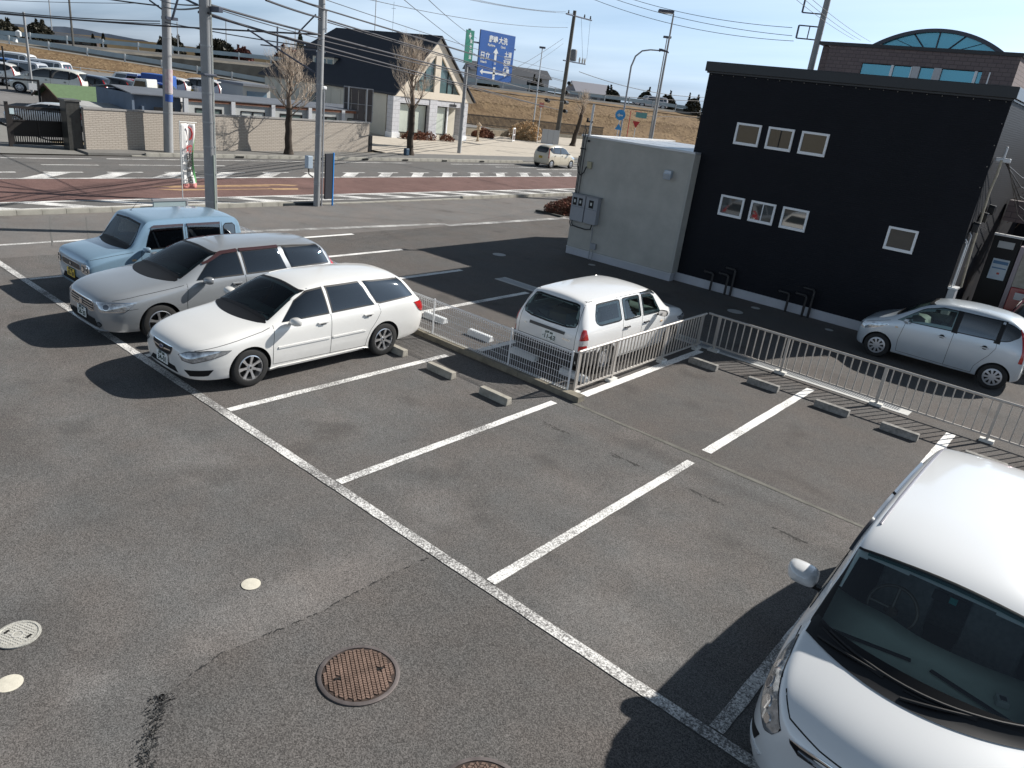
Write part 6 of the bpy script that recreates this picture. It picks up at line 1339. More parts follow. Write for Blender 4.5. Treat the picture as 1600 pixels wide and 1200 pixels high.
t = thing('gate_frame', 'dark steel frame with a lamp left of the green hut', 'frame', (-49.5, 14.2, .06)); MB().mm((-.05, 0, 0), (.05, .1, 1.8)).mm((-.05, 2.2, 0), (.05, 2.3, 1.8)).mm((-.05, 0, 1.801), (.05, 2.3, 1.9)).build('frame', M_TRIM, t); MB().mm((.06, 1.7, 1.35), (.2, 2.1, 1.7)).build('lamp_box', M_SILV, t)
# green roofed hut
ht = thing('guard_hut', 'small wooden hut with a green pitched roof behind the gate pillar', 'hut', (-49.6, 17.1, .10), .12)
M_WOODB = mat('hut_wood', (.075, .045, .03), .85, var=.3, vscale=4); M_GRF = mat('green_roof_felt', (.095, .15, .075), .9, var=.12, vscale=6)
b = MB(); b.mm((-1.2, 0, 0), (1.2, 2.6, 1.05)); b.prism([(-1.2, 0, 1.05), (1.2, 0, 1.05), (0, 0, 1.62)], (0, 2.6, 0)); b.build('wall', M_WOODB, ht)
for s_ in (1, -1): b = MB().prism([(0, -.35, 1.66), (s_*1.55, -.35, .93), (s_*1.55, 3.0, .93), (0, 3.0, 1.66)], (0, 0, .05)); b.build('roof', M_GRF, ht)
MB().mm((1.201, .5, .2), (1.22, 1.1, 1.0)).build('door', M_TRIM, ht); MB().prism([(0, -.351, 1.60), (1.5, -.351, .88), (1.5, -.351, .99), (0, -.351, 1.72), (-1.5, -.351, .99), (-1.5, -.351, .88)], (0, -.04, 0)).build('bargeboard', M_WOODB, ht)
o = MB().prism([(0, 0, 1.24), (0, 2.1, 1.16), (-1.6, 2.1, 1.30), (-1.6, 0, 1.38)], (0, 0, .06)).mm((-.1, .1, 0), (-.02, 2.0, 1.15)).build('shelter_roof', mat('corrugated_grey', (.36, .36, .35), .7, var=.15, vscale=4), loc=(-41.6, 15.6, .06)); tag(o, 'low shelter with a pale corrugated roof just behind the brick wall', 'shelter')
# long prefab building behind the wall
M_PREF = mat('prefab_panel', (.42, .43, .42), .7, var=.06, vscale=1); M_BLUEW = mat('prefab_blue_end', (.13, .17, .23), .75, var=.12, vscale=1.5); M_RUST = mat('rusty_eave', (.20, .085, .05), .85, var=.35, vscale=2); M_ROOFG = mat('prefab_roof', (.16, .17, .19), .5, .3, var=.12, vscale=1)
pb = thing('prefab_office', 'long low grey prefabricated building with pilasters behind the brick wall', 'building', (-41, 17.85, .06))
Z = 2.12
fr = MB(); hol = [(x, 1.05, x+1.55, 1.60) for x in (3.35, 6.05, 8.60, 11.15, 13.55)]
fr.v = []; 
tmp = MB(); wall_with_holes(tmp, 2.75, 15.3, 0, Z-.22, hol)
vs = [(-p[1], p[0], p[2]) for p in tmp.v]; MB().add(vs, tmp.f).build('wall', M_PREF, pb, fix=False)
MB().mm((-4.3, -.0, 0), (-.001, .12, Z-.05)).build('end_wall', M_BLUEW, pb); MB().mm((-4.3, .121, 0), (-.3, 2.7, Z-.1)).build('wall', M_BLUEW, pb); MB().mm((-4.1, 15.18, 0), (-.01, 15.3, Z-.1)).build('end_wall', M_PREF, pb)
MB().mm((-.03, 2.7, Z-.21), (.10, 15.4, Z-.06)).build('eave', M_RUST, pb)
b = MB().prism([(.16, -.1, Z-.06), (-2.2, -.1, Z+.16), (-2.2, 15.5, Z+.12), (.16, 15.5, Z-.06)], (0, 0, .05)).prism([(-2.201, -.1, Z+.16), (-4.4, -.1, Z-.06), (-4.4, 15.5, Z-.06), (-2.201, 15.5, Z+.12)], (0, 0, .05)); b.build('roof', M_ROOFG, pb)
for y in (2.66, 5.40, 7.95, 10.5, 13.0): MB().mm((.0, y, 0), (.16, y+.24, Z-.05)).build('pilaster', mat('pilaster_pale', (.52, .53, .55), .6), pb)
for i, (x0, z0, x1, z1) in enumerate(hol):
    f = MB().mm((-.05, x0, z0), (.02, x1, z0+.05)).mm((-.05, x0, z1-.05), (.02, x1, z1)).mm((-.05, x0, z0+.051), (.02, x0+.05, z1-.051)).mm((-.05, x1-.05, z0+.051), (.02, x1, z1-.051)).mm((-.05, (x0+x1)/2-.04, z0+.051), (.01, (x0+x1)/2+.04, z1-.051)).build('window', M_TRIM, pb)
    MB().mm((-.04, x0+.051, z0+.051), (-.03, (x0+x1)/2-.041, z1-.051)).mm((-.04, (x0+x1)/2+.041, z0+.051), (-.03, x1-.051, z1-.051)).build('pane', mat('curtained_pane', (.48, .50, .48), .3) if i == 1 else mat('dull_green_pane', (.12, .16, .15), .1, coat=.5), f)
MB().mm((-.3, .6, 1.05), (-.001, .5, 1.5)).build('wall', M_BLUEW, pb); MB().mm((.0, 1.1, 1.0), (.02, 2.2, 1.5)).build('window', M_TRIM, pb)
pc = thing('small_prefab', 'small pale prefab cabin with blue windows beyond the long grey building', 'building', (-51.8, 30.4, .06)); MB().mm((-3, 0, 0), (0, 2.2, 2.55)).build('wall', M_PREF, pc); MB().mm((-3.2, -.2, 2.551), (.4, 2.4, 2.70)).build('roof', M_ROOFG, pc); MB().mm((.001, .3, 1.6), (.03, 1.9, 2.2)).build('window', mat('cabin_blue_glass', (.10, .17, .24), .2, coat=.5), pc)
sb = thing('framed_board', 'large upright board seen from its slatted metal back beside the prefab building', 'billboard', (-41.4, 31.4, .55), -.66)
M_BRD = mat('board_back', (.11, .10, .10), .8, var=.1)
for i in range(4): MB().mm((-.02, i*.58+.01, 1.0), (.02, (i+1)*.58-.01, 2.95)).build('panel', M_BRD, sb)
MB().mm((.021, -.05, 2.96), (.08, 2.38, 3.03)).mm((.021, -.05, .95), (.08, 2.38, 1.02)).mm((.021, -.05, 1.021), (.08, .0, 2.959)).mm((.021, 2.32, 1.021), (.08, 2.38, 2.959)).mm((.021, .001, 2.0), (.07, 2.319, 2.04)).build('frame', M_GREYP, sb)
MB().mm((.081, .30, -.5), (.19, .42, 3.0)).build('leg', M_SILV, sb); MB().mm((.081, 1.80, -.5), (.19, 1.92, 3.0)).build('leg', M_SILV, sb); sb.scale = (1, .77, 1)

# gabled house
M_CREAMW = mat('cream_siding', (.62, .58, .49), .8, var=.05, vscale=1); M_CRG = mat('cream_gable', (.70, .62, .51), .8, var=.04, vscale=1); M_SLATE = mat('dark_slate_roof', (.022, .025, .035), .6, var=.12, vscale=2)
M_BLKW = brick_mat('white_block', (.58, .58, .60), (.54, .54, .56), (.36, .36, .37), 1, .6, .30); M_CURT = mat('pale_curtain', (.50, .54, .47), .6, var=.06, vscale=2, coat=.5); G_HS = mat('house_glass', (.08, .14, .15), .08, coat=.6, var=.4, vscale=1.2)
hs = thing('gabled_house', 'cream house with a steep dark slate roof and tall triangular gable windows', 'house', (-46.2, 44.1, .05))
Hr, He, hw = 7.6, 3.08, 4.35
b = MB(); b.mm((-18.3, -hw+.3, 0), (-1.3, hw-.3, He)); b.build('wall', M_CREAMW, hs)
# roof: two slabs, ridge shorter at the back (hip)
for s_ in (-1, 1):
    b = MB().prism([(.18, 0, Hr+.06), (.18, s_*(hw+.05), He+.04), (-18.8, s_*(hw+.05), He+.04), (-13.4, 0, Hr+.06)], (0, 0, .14)); b.build('roof', M_SLATE, hs)
MB().prism([(-18.8, -(hw+.05), He+.04), (-18.8, (hw+.05), He+.04), (-13.4, 0, Hr+.06)], (0, 0, .14)).build('roof', M_SLATE, hs)
# gable front with triangular openings
gy = lambda z: hw*(1-(z-He)/(Hr-He))
b = MB()
def P3(y, z): return (0, y, z)
zb_, zt_ = 3.62, 6.35
for s_ in (-1, 1):
    def q(*pts): b.add([(0, s_*y, z) for y, z in pts]+[(-.25, s_*y, z) for y, z in pts], [tuple(range(len(pts))), tuple(range(2*len(pts)-1, len(pts)-1, -1))]+[(i, (i+1) % len(pts), len(pts)+(i+1) % len(pts), len(pts)+i) for i in range(len(pts))])
    q((0, He), (gy(He), He), (gy(zb_)-.0, zb_), (0, zb_)); q((0, zb_), (.30, zb_), (.30, zt_), (0, zt_)); q((0, zt_), (.30, zt_), (gy(zt_), zt_), (0, Hr))
    q((gy(zb_)-1.15, zb_), (gy(zb_), zb_), (gy(zt_), zt_), (.30, zt_))
b.build('gable', M_CRG, hs)
for s_ in (-1, 1):
    w_ = MB().prism([(-.18, s_*.30, zb_), (-.18, s_*(gy(zb_)-1.15), zb_), (-.18, s_*.30, zt_)], (.03, 0, 0)).build('gable_window', G_HS, hs)
    y1 = gy(zb_)-1.15
    MB().mm((-.149, s_*1.25-.03, zb_), (-.10, s_*1.25+.03, zb_+(zt_-zb_)*(y1-1.25)/(y1-.3))).build('glazing_bar', M_TRIM, w_)
    MB().mm((-.149, s_*1.9-.03, zb_), (-.10, s_*1.9+.03, zb_+(zt_-zb_)*(y1-1.9)/(y1-.3))).mm((-.149, s_*1.25+.031*s_, zb_+.75), (-.10, s_*1.9-.031*s_, zb_+.80)).build('glazing_bar', M_TRIM, w_)
# ground floor: block piers, lintel band, curtained windows, open porch on the right
for y0, y1 in ((-4.45, -3.75), (-.62, .22), (2.95, 3.75)):
    MB().mm((-.7, y0, .0), (-.02, y1, He-.02)).build('pier', M_BLKW, hs); MB().mm((-.72, y0-.06, 0), (.06, y1+.06, .42)).build('pier_base', M_WHITE, hs)
MB().mm((-.5, -3.749, 2.62), (-.06, -.621, He-.02)).build('lintel', M_BLKW, hs); sgn = MB().mm((-.5, .221, 2.62), (-.06, 2.949, He-.02)).build('lintel', M_BLKW, hs)
t_ = text_mesh('usalu', .40, M_INKB, 'lettering', hs, .01, .01); t_.rotation_euler = (PI/2, 0, PI/2); t_.location = (-.045, 2.0, 2.80)
for y0, y1, m_ in ((-3.70, -2.45, M_CURT), (-2.30, -.66, M_CURT), (.27, 1.55, M_CURT)):
    f = MB().mm((-.42, y0, .40), (-.34, y0+.07, 2.6)).mm((-.42, y1-.07, .40), (-.34, y1, 2.6)).mm((-.42, y0+.071, 2.53), (-.34, y1-.071, 2.6)).mm((-.42, y0+.071, .40), (-.34, y1-.071, .47)).build('window', M_TRIM, hs); MB().mm((-.40, y0+.071, .471), (-.38, y1-.071, 2.529)).build('pane', m_, f)
MB().mm((-.40, 1.60, .1), (-.25, 1.72, 2.62)).build('porch_post', M_WHITE, hs)
MB().mm((-1.29, -3.7, 0), (-.72, 1.6, .38)).build('step', M_CREAMW, hs)
# dormer notch on the left roof slope
MB().mm((-12.6, -2.95, 3.95), (-9.6, -1.6, 5.25)).build('dormer', M_CREAMW, hs); MB().mm((-12.7, -3.06, 5.251), (-9.4, -1.4, 5.34)).build('roof', M_SLATE, hs)
for x in (-12.3, -11.4, -10.5): MB().mm((x, -2.97, 4.1), (x+.7, -2.951, 5.1)).build('window', G_HS, hs)
MB().mm((-11.5, -4.075, 1.3), (-9.9, -4.051, 2.4)).build('window', G_HS, hs); MB().mm((-6.4, -4.07, 1.8), (-5.8, -4.051, 2.4)).build('window', M_TRIM, hs)
for i in range(12): MB().mm((-17.5+i*1.3, -4.06, .1), (-17.47+i*1.3, -4.051, 2.9)).build('siding_joint', mat('cream_joint', (.40, .37, .31), .9), hs)
MB().mm((-4.2, -4.40, 0), (-3.5, -4.08, .62)).build('air_conditioner', mat('ac_white', (.5, .5, .48), .6), hs)
o = MB().cyl((0, 0, 0), .012, 2.4, 5).box((0, 0, 1.9), (.5, .02, .02)).build('roof_aerial', M_TRIM, loc=(-52, 44.1, 7.7)); tag(o, 'thin aerial standing on the ridge of the dark roof', 'aerial')
t = thing('high_mast_lamp', 'thin lamp mast rising behind the ridge of the dark slate roof', 'street lamp', (-64, 52, 0)); MB().cyl((0, 0, 0), .05, 11.4, 7).build('mast', M_SILV, t, True); MB().box((0, 0, 11.4), (.35, .35, .2)).build('lamp_head', M_TRIM, t)
# garden in front of the house
M_RBS = mat('dormant_shrub', (.20, .085, .05), .9, var=.3, vscale=3); M_TAN = mat('dry_grass_tuft', (.46, .32, .18), .9, var=.3, vscale=3); M_DK = mat('dark_leaf', (.035, .045, .02), .8, var=.4, vscale=3)
for i, (u, v, w_, l_) in enumerate(((-45.5, 40.9, .55, 'round russet shrub at the left pier of the gabled house'), (-45.5, 41.9, .60, 'russet shrub between the left shrub and the middle one'), (-45.5, 42.9, .62, 'russet shrub under the curtained window next to the middle pier'), (-45.4, 44.8, .5, 'small russet shrub right of the middle pier'))):
    bush('garden_shrub', l_, 'shrub', (u, v, .1), (1.1, 1.15, w_), M_RBS, 700, .12, 'russet shrubs in front of the house', i+3)
for i, (u, v, d, h_, l_) in enumerate(((-51.5, 62.6, 4.6, 1.7, 'clump of tall straw coloured grass beside the grey screen'), (-49.8, 60.2, 3.0, 1.2, 'lower straw coloured grass clump in the forecourt bed'), (-50.4, 54.6, 2.4, .8, 'dry reddish bush behind the small forecourt sign'))):
    bush('grass_clump', l_, 'plant', (u, v, .05), (d*.7, d, h_), M_TAN if i < 2 else M_RBS, 1500, .22, 'dry clumps in the forecourt bed', i+20)
t = thing('picket_screen', 'black picket fence along the foot of the embankment', 'fence', (-60.5, 53.2, .1), math.atan2(26, 6))
MB().mm((0, -.1, 0), (28, .1, .35)).build('plinth', mat('low_retaining', (.22, .20, .16), .9, var=.2), t); MB().mm((0, -.03, 1.45), (28, .03, 1.52)).mm((0, -.03, .55), (28, .03, .61)).build('rail', M_TRIM, t)
me = MB().mm((-.035, -.02, .36), (.035, .02, 1.6)).mesh('picket', M_TRIM)
for i in range(170): o = bpy.data.objects.new('picket', me); COL.objects.link(o); o.parent = t; o.location = (.1+i*.164, 0, 0)
o = MB().mm((0, 0, 0), (.3, 10, .55)).build('low_wall', mat('garden_wall', (.26, .22, .16), .9, var=.2), loc=(-52.6, 50.5, .08)); tag(o, 'low earth coloured garden wall behind the forecourt', 'wall')
sc_ = thing('grey_screen', 'pale grey panelled screen beside the transformer pole', 'screen', (-47.5, 59.9, .08), -.5)
for i in range(3): MB().mm((-.03, i*.62, 0), (.03, i*.62+.6, 1.35)).build('panel', mat('screen_grey', (.36, .38, .40), .7), sc_)
t = thing('forecourt_sign', 'small white framed sign with two dark panels in the forecourt', 'sign', (-47.3, 55.3, .08), .5); MB().mm((-.03, 0, 0), (.03, .06, 1.25)).mm((-.03, .86, 0), (.03, .92, 1.25)).mm((-.03, .061, 1.15), (.03, .859, 1.25)).mm((-.03, .061, .58), (.03, .859, .66)).mm((-.03, .061, .08), (.03, .859, .16)).build('frame', M_WHITE, t); MB().mm((-.01, .061, .661), (.01, .859, 1.149)).mm((-.01, .061, .161), (.01, .859, .579)).build('panel', mat('sign_dark', (.10, .07, .06), .7), t)
t = thing('garden_lantern', 'small stone garden lantern at the corner of the gabled house', 'lantern', (-46.4, 49.6, .08)); MB().lathe([(.16, 0), (.10, .15), (.08, .9), (.22, 1.0), (.12, 1.25), (.28, 1.35), (.001, 1.6)], 10).build('lantern', mat('lantern_stone', (.38, .29, .20), .9), t, True, 30)

# poles -------------------------------------------------------
M_POLE = mat('concrete_pole', (.30, .305, .31), .85, var=.10, vscale=2.5, bump=.2, bscale=40); M_POLED = mat('dark_pole', (.10, .095, .085), .85, var=.2, vscale=2); M_BAND = mat('pole_band', (.36, .37, .38), .5, .5); M_DKST = mat('dark_steel_arm', (.08, .09, .12), .5, .3)
def pole(label, u, v, r0, r1, H_, m=M_POLE, name='utility_pole', lean=(0, 0), bands=(), z=0, cat='utility pole'):
    t = thing(name, label, cat, (u, v, z)); t['group'] = 'utility poles'
    MB().tube([(lean[0]*i/8, lean[1]*i/8, H_*i/8) for i in range(9)], r0, 16, r2=r1).build('shaft', m, t, True, 60)
    for zb in bands:
        k = zb/H_; MB().tube([(lean[0]*k, lean[1]*k, zb), (lean[0]*k, lean[1]*k, zb+.035)], lerp(r0, r1, k)+.006, 16).build('band', M_BAND, t, True, 60)
    return t
p2 = pole('thick concrete utility pole behind the light blue kei car', -18.95, 10.15, .155, .135, 11.5, bands=(.9, 1.6, 2.3, 2.9, 3.6, 4.7))
MB().tube([(.165, .02, 0), (.16, .02, 2.1), (.15, .02, 2.12)], .018, 6).tube([(.16, .07, 0), (.145, .07, 8)], .009, 5).build('ground_wire_cover', mat('pale_green_conduit', (.33, .38, .33), .6), p2, True)
MB().box((0, 0, 4.05), (.34, .34, .05)).build('clamp', M_DKST, p2, bevel=.01); MB().box((.3, .1, 5.55), (.5, .12, .12)).build('clamp', M_DKST, p2, bevel=.01); MB().tube([(.0, -.2, 5.6), (-.5, -.4, 5.75), (-.7, -.5, 5.2)], .03, 6).build('bracket', M_DKST, p2, True)
p1 = pole('pale concrete utility pole with wrapped posters in front of the brick wall', -34.75, 16.62, .205, .165, 11.5, lean=(.15, .35), bands=(1.7, 4.8, 6.0), z=FW)
for z0, z1, m_ in ((2.55, 3.55, mat('faded_poster', (.42, .28, .33), .7, col2=(.50, .50, .46), vscale=5)), (2.2, 2.5, mat('poster_blue_band', (.04, .10, .35), .6))):
    MB().tube([(.045*z0/3, .105*z0/3, z0), (.045*z1/3, .105*z1/3, z1)], .203, 18).build('wrapped_poster', m_, p1, True, 60)
MB().box((.1, .3, 5.6), (.5, .5, .12)).build('clamp', M_DKST, p1); MB().tube([(.1, .2, 5.8), (-.2, -.4, 6.2)], .04, 6).build('bracket', M_DKST, p1)
p3 = pole('slim utility pole with a meter cabinet and a blue sign board at the kerb', -22.20, 15.80, .115, .10, 12, lean=(.05, .05), bands=(.75, .82, 2.4, 4.0, 5.4), z=0)
MB().box((-.02, -.34, 1.50), (.20, .20, .42)).build('meter_cabinet', mat('pale_blue_cabinet', (.38, .46, .54), .5), p3, bevel=.02); MB().tube([(-.02, -.34, 1.29), (-.02, -.33, 1.10), (0, -.22, 1.02), (0, -.17, 1.0)], .022, 7).build('conduit', M_PIPE, p3, True)
MB().tube([(.05, .17, 0), (.05, .17, 3.8)], .028, 7).tube([(.12, .12, .05), (.13, .12, 3.9)], .018, 6).build('conduit', M_GREYP, p3, True); MB().box((.05, .18, 3.92), (.10, .14, .10)).build('weatherhead', M_WHITE, p3, bevel=.02)
sbp = thing('roadside_sign', 'narrow upright sign board with a bright blue edge fixed beside the kerb pole', 'sign', (-22.10, 16.05, 0), .25)
MB().mm((-.03, 0, .25), (.03, .42, 1.80)).build('board', mat('sign_dark_back', (.02, .022, .03), .5), sbp); MB().mm((.031, .385, .22), (.045, .42, 1.83)).mm((-.03, .421, 0), (.03, .445, 1.83)).build('edge_trim', mat('bright_blue', (.02, .22, .62), .35), sbp)
# truss arm on the kerb pole
arm = [(-.0, -.0)]
MB().tube([(-.1, -.1, 5.15), (-2.9, -2.6, 5.72)], .045, 6).tube([(-.1, -.1, 4.35), (-1.75, -1.55, 5.40)], .03, 6).tube([(-.1, -.1, 6.1), (-.55, -.5, 5.45)], .025, 6).tube([(-1.05, -.9, 4.85), (-1.05, -.9, 5.6)], .03, 6).build('cable_arm', M_DKST, p3, True); MB().tube([(-.0, .22, 5.6), (0, .22, 6.3)], .04, 8).build('antenna_rod', M_SILV, p3, True)
tp = pole('dark utility pole with a transformer and high crossarm at the forecourt edge', -47.6, 62.5, .24, .16, 12.2, M_POLED, lean=(.0, .15), z=.08, bands=(4.0,))
tp['label'] = 'tall dark utility pole carrying a transformer, seen beyond the cream car'
MB().box((.05, .9, 11.75), (.12, 4.2, .12)).build('crossarm', M_DKST, tp, bevel=.01)
for y in (-1.0, -.1, 1.6, 2.6): MB().lathe([(.05, 0), (.09, .1), (.05, .16), (.07, .26), (.001, .32)], 8, c=(.05, y+.15, 11.81)).build('insulator', M_INT, tp, True)
MB().lathe([(.30, 0), (.32, .05), (.32, .95), (.26, 1.05), (.001, 1.06)], 14, c=(-.1, 1.05, 7.85)).build('transformer', mat('transformer_grey', (.17, .18, .20), .6), tp, True, 40); MB().box((0, 1.2, 7.75), (.16, 3.6, .10)).build('crossarm', M_DKST, tp)
for y in (2.0, 2.5, 2.9): MB().lathe([(.07, 0), (.10, .3), (.04, .5)], 8, c=(0, y, 7.8)).build('insulator', mat('porcelain', (.5, .5, .48), .3), tp, True)
MB().box((.1, -.95, 11.0), (.02, .02, .02)).tube([(.1, 2.7, 11.7), (.2, 2.9, 8.2)], .012, 5).tube([(.1, 1.2, 11.7), (.2, 2.2, 8.2)], .012, 5).build('drop_wire', M_TRIM, tp)
sl = thing('splice_case', 'black cable splice cases hanging in the wires around the transformer pole', 'cable case', (-47.6, 62.5, 0), .50)
for (x, y, z, L_) in ((-1.0, -2.6, 4.1, 1.3), (.2, 1.6, 5.0, 1.7), (.2, 2.6, 5.9, 1.6), (.2, 1.4, 4.1, 2.2), (.2, 1.9, 3.25, 1.3)): MB().tube([(x, y-L_/2, z), (x, y-L_/2+.1, z-.01), (x, y+L_/2-.1, z-.06), (x, y+L_/2, z-.07)], .19, 8).build('case', M_TRIM, sl, True)
pr = pole('grey utility pole with two rectangular bracket arms behind the black building', -15.97, 42.07, .19, .15, 13, M_POLE)
for z0, z1 in ((8.87, 9.48), (10.08, 11.3)):
    q = MB(); d = (-1.0, -.42)
    for z in (z0, z1): q.tube([(0, 0, z), (d[0], d[1], z)], .035, 6)
    q.tube([(d[0], d[1], z0), (d[0], d[1], z1)], .05, 6); q.tube([(d[0]*.5, d[1]*.5, z0), (d[0]*.5, d[1]*.5, z1)], .03, 6) if z0 < 9 else None
    q.build('bracket_arm', M_DKST, pr, True)
# big direction sign on its post
spst = thing('direction_sign', 'large blue overhead direction sign with a green panel on a grey post', 'road sign', (-37.74, 38.58, FW))
MB().tube([(0, 0, 0), (0, 0, 7.9)], .135, 14, r2=.10).build('post', M_POLE, spst, True, 60)
M_SB = mat('sign_blue', (.006, .075, .30), .45, var=.08, vscale=1); M_SG = mat('sign_green', (.01, .18, .12), .45); M_SW = mat('sign_white', (.62, .64, .64), .5)
b1 = MB().mm((.16, .84, 4.95), (.22, 4.40, 7.98)).build('blue_panel', M_SB, spst); b1.rotation_euler = (0, 0, 0); MB().mm((.14, .82, 4.93), (.159, 4.42, 8.0)).build('panel_frame', M_SILV, spst)
MB().mm((.0, -.1, 7.1), (.13, 4.65, 7.2)).mm((.0, -.1, 5.6), (.13, 4.5, 5.7)).build('support_bar', M_DKST, spst)
g1_ = MB().mm((.16, -.50, 5.82), (.20, .26, 7.80)).build('green_panel', M_SG, spst)
def st(body, sz, y, z, m=M_SW, par=spst, x=.226, bold=.012):
    t = text_mesh(body, sz, m, 'lettering', par, .003, bold); t.rotation_euler = (PI/2, 0, PI/2); t.location = (x, y, z); return t
st('鹿嶋', .46, 2.15, 7.50); st('大洗', .46, 3.15, 7.50); st('Kashima', .22, 2.0, 7.14, bold=.004); st('Oarai', .22, 3.2, 7.14, bold=.004)
st('日立', .50, 1.45, 6.40); st('Hitachi', .22, 1.35, 6.04, bold=.004); st('土浦', .38, 3.80, 6.70); st('Tsuchiura', .18, 3.80, 6.45, bold=.004); st('石岡', .38, 3.75, 6.15); st('Ishioka', .18, 3.75, 5.90, bold=.004); st('笠間', .34, 3.75, 5.62)
b = MB(); b.mm((.2205, 2.40, 5.0), (.226, 2.62, 6.75)); b.prism([(.2205, 2.24, 6.70), (.2205, 2.78, 6.70), (.2205, 2.51, 7.02)], (.006, 0, 0))
b.mm((.2205, 1.35, 5.35), (.226, 3.6, 5.47)); b.prism([(.2205, 1.36, 5.22), (.2205, 1.36, 5.60), (.2205, 1.08, 5.41)], (.006, 0, 0)); b.prism([(.2205, 3.6, 5.22), (.2205, 3.6, 5.60), (.2205, 3.9, 5.41)], (.006, 0, 0)); b.build('road_arrows', M_SW, spst)
q = MB().lathe([(.22, 0), (.22, .004), (.001, .004)], 20).build('route_shield', M_SB, spst); q.rotation_euler = (0, PI/2, 0); q.location = (.2265, 2.51, 6.02); st('50', .2, 2.51, 6.02, x=.234, bold=.003)
for i, ch in enumerate('東水戸道'): st(ch, .26, .02, 7.12-i*.32, x=.203, bold=.006)
b = MB(); b.prism([(.2005, -.25, 7.42), (.2005, .02, 7.42), (.2005, -.11, 7.68)], (.005, 0, 0)).mm((.2005, -.16, 7.30), (.2055, -.07, 7.42)); b.build('arrow', M_SW, spst)
# lamps
lp = thing('street_lamp', 'tall lamp post with a flat twin head against the sky', 'street lamp', (-37.0, 62.9, 0), 0, 'street lamps'); MB().tube([(0, 0, 0), (0, 0, 3.4), (.0, .0, 12.4)], .17, 10, r2=.07).build('post', M_POLE, lp, True, 60); MB().box((-.55, -.4, 12.5), (1.35, .9, .22), .62).build('lamp_head', M_DKST, lp, bevel=.05); MB().box((-.55, -.4, 12.37), (1.1, .7, .03), .62).build('lamp_glass', M_CLEARL, lp)
lp = thing('street_lamp', 'curved arm street lamp beside the round blue sign', 'street lamp', (-35.7, 55.5, 0), 0, 'street lamps'); MB().tube([(0, 0, 0), (0, 0, 3.5), (0, 0, 7.5), (.18, .12, 8.3), (.55, .40, 8.75), (1.1, .75, 8.9), (1.75, 1.1, 8.92)], .085, 10, r2=.05).build('post', M_GREYP, lp, True, 60); MB().tube([(1.7, 1.05, 8.95), (1.85, 1.17, 8.98), (2.3, 1.4, 8.9), (2.4, 1.45, 8.82)], .13, 8, r2=.04).build('lamp_head', M_DKST, lp, True)
lp = thing('street_lamp', 'slender lamp post standing close behind the tall flat headed one', 'street lamp', (-48.4, 81.8, 0), 0, 'street lamps'); MB().tube([(0, 0, 0), (.0, 0, 12.2)], .11, 8, r2=.06).build('post', M_POLE, lp, True, 60); MB().box((0, 0, 12.3), (.9, .7, .2), .6).build('lamp_head', M_DKST, lp)
lp = thing('street_lamp', 'thin lamp post between the blue direction sign and the transformer pole', 'street lamp', (-60.0, 73.7, 0), 0, 'street lamps'); MB().tube([(0, 0, 0), (.0, 0, 9.5)], .09, 8, r2=.06).build('post', M_SILV, lp, True, 60); MB().box((0, 0, 9.6), (.7, .5, .2), .6).build('lamp_head', M_DKST, lp); q = MB().lathe([(.3, 0), (.3, .02), (.001, .02)], 16).build('round_sign', mat('round_sign_blue', (.05, .30, .62), .5), lp); q.rotation_euler = (PI/2, 0, -.9+PI); q.location = (.1, -.1, 4.75)
lp = thing('street_lamp', 'slanting arm lamp fixed on a thin post above the left street tree', 'street lamp', (-44.0, 31.1, 0), 0, 'street lamps'); MB().tube([(0, 0, 0), (0, 0, 5.5)], .05, 8).tube([(0, 0, 5.45), (-1.9, -2.9, 5.35)], .04, 8).build('post', M_DKST, lp, True); MB().box((.15, .2, 5.42), (.3, .6, .08), -.6).build('lamp_head', M_SW, lp)
lp = thing('lamp_post', 'grey steel lamp post between the hut and the parked cars', 'street lamp', (-55.6, 18.1, .06), 0, 'street lamps'); MB().tube([(0, 0, 0), (0, 0, 5.4)], .09, 8, r2=.07).build('post', M_POLE, lp, True); MB().lathe([(.001, 0), (.16, .1), (.16, .35), (.001, .45)], 10, c=(-.35, -.3, 3.9)).lathe([(.001, 0), (.14, .08), (.10, .3), (.001, .3)], 10, c=(-.55, -.45, 3.55)).build('lamp_head', M_SW, lp, True)
def rsign(label, u, v, parts_, h_, cat='road sign'):
    t = thing('road_sign', label, cat, (u, v, 0)); MB().cyl((0, 0, 0), .035, h_, 7).build('post', M_SILV, t, True); rz = math.atan2(v, u)+PI/2
    for kind, z, r, m_ in parts_:
        n = {'o': 20, 't': 3, 's': 4}[kind]; a0 = {'o': 0, 't': PI/2, 's': PI/4}[kind]
        if kind == 'v': a0 = -PI/2
        o = MB().prism([(r*math.cos(a0+2*PI*i/n), 0, r*math.sin(a0+2*PI*i/n)) for i in range(n)], (0, .03, 0)).build('sign_face', m_, t); o.location = (0.05, -.05, z); o.rotation_euler = (0, 0, rz)
    return t, rz
M_SB2 = mat('round_sign_blue', (.05, .30, .62), .5)
t, rz = rsign('round blue sign with a white arrow above a blue triangular sign', -35.6, 54.9, (('o', 3.75, .42, M_SB2), ('t', 2.75, .34, M_SB2)), 4.1)
o = MB().prism([(.26, 0, 0), (.05, 0, .17), (.05, 0, .06), (-.22, 0, .06), (-.22, 0, -.06), (.05, 0, -.06), (.05, 0, -.17)], (0, .01, 0)).build('arrow', M_SW, t); o.location = (.09, -.13, 3.72); o.rotation_euler = (0, 0, rz)
M_SR = mat('sign_red', (.45, .03, .03), .5)
t, rz = rsign('red inverted triangular give way sign on the embankment foot', -37.6, 60.8, (), 2.9)
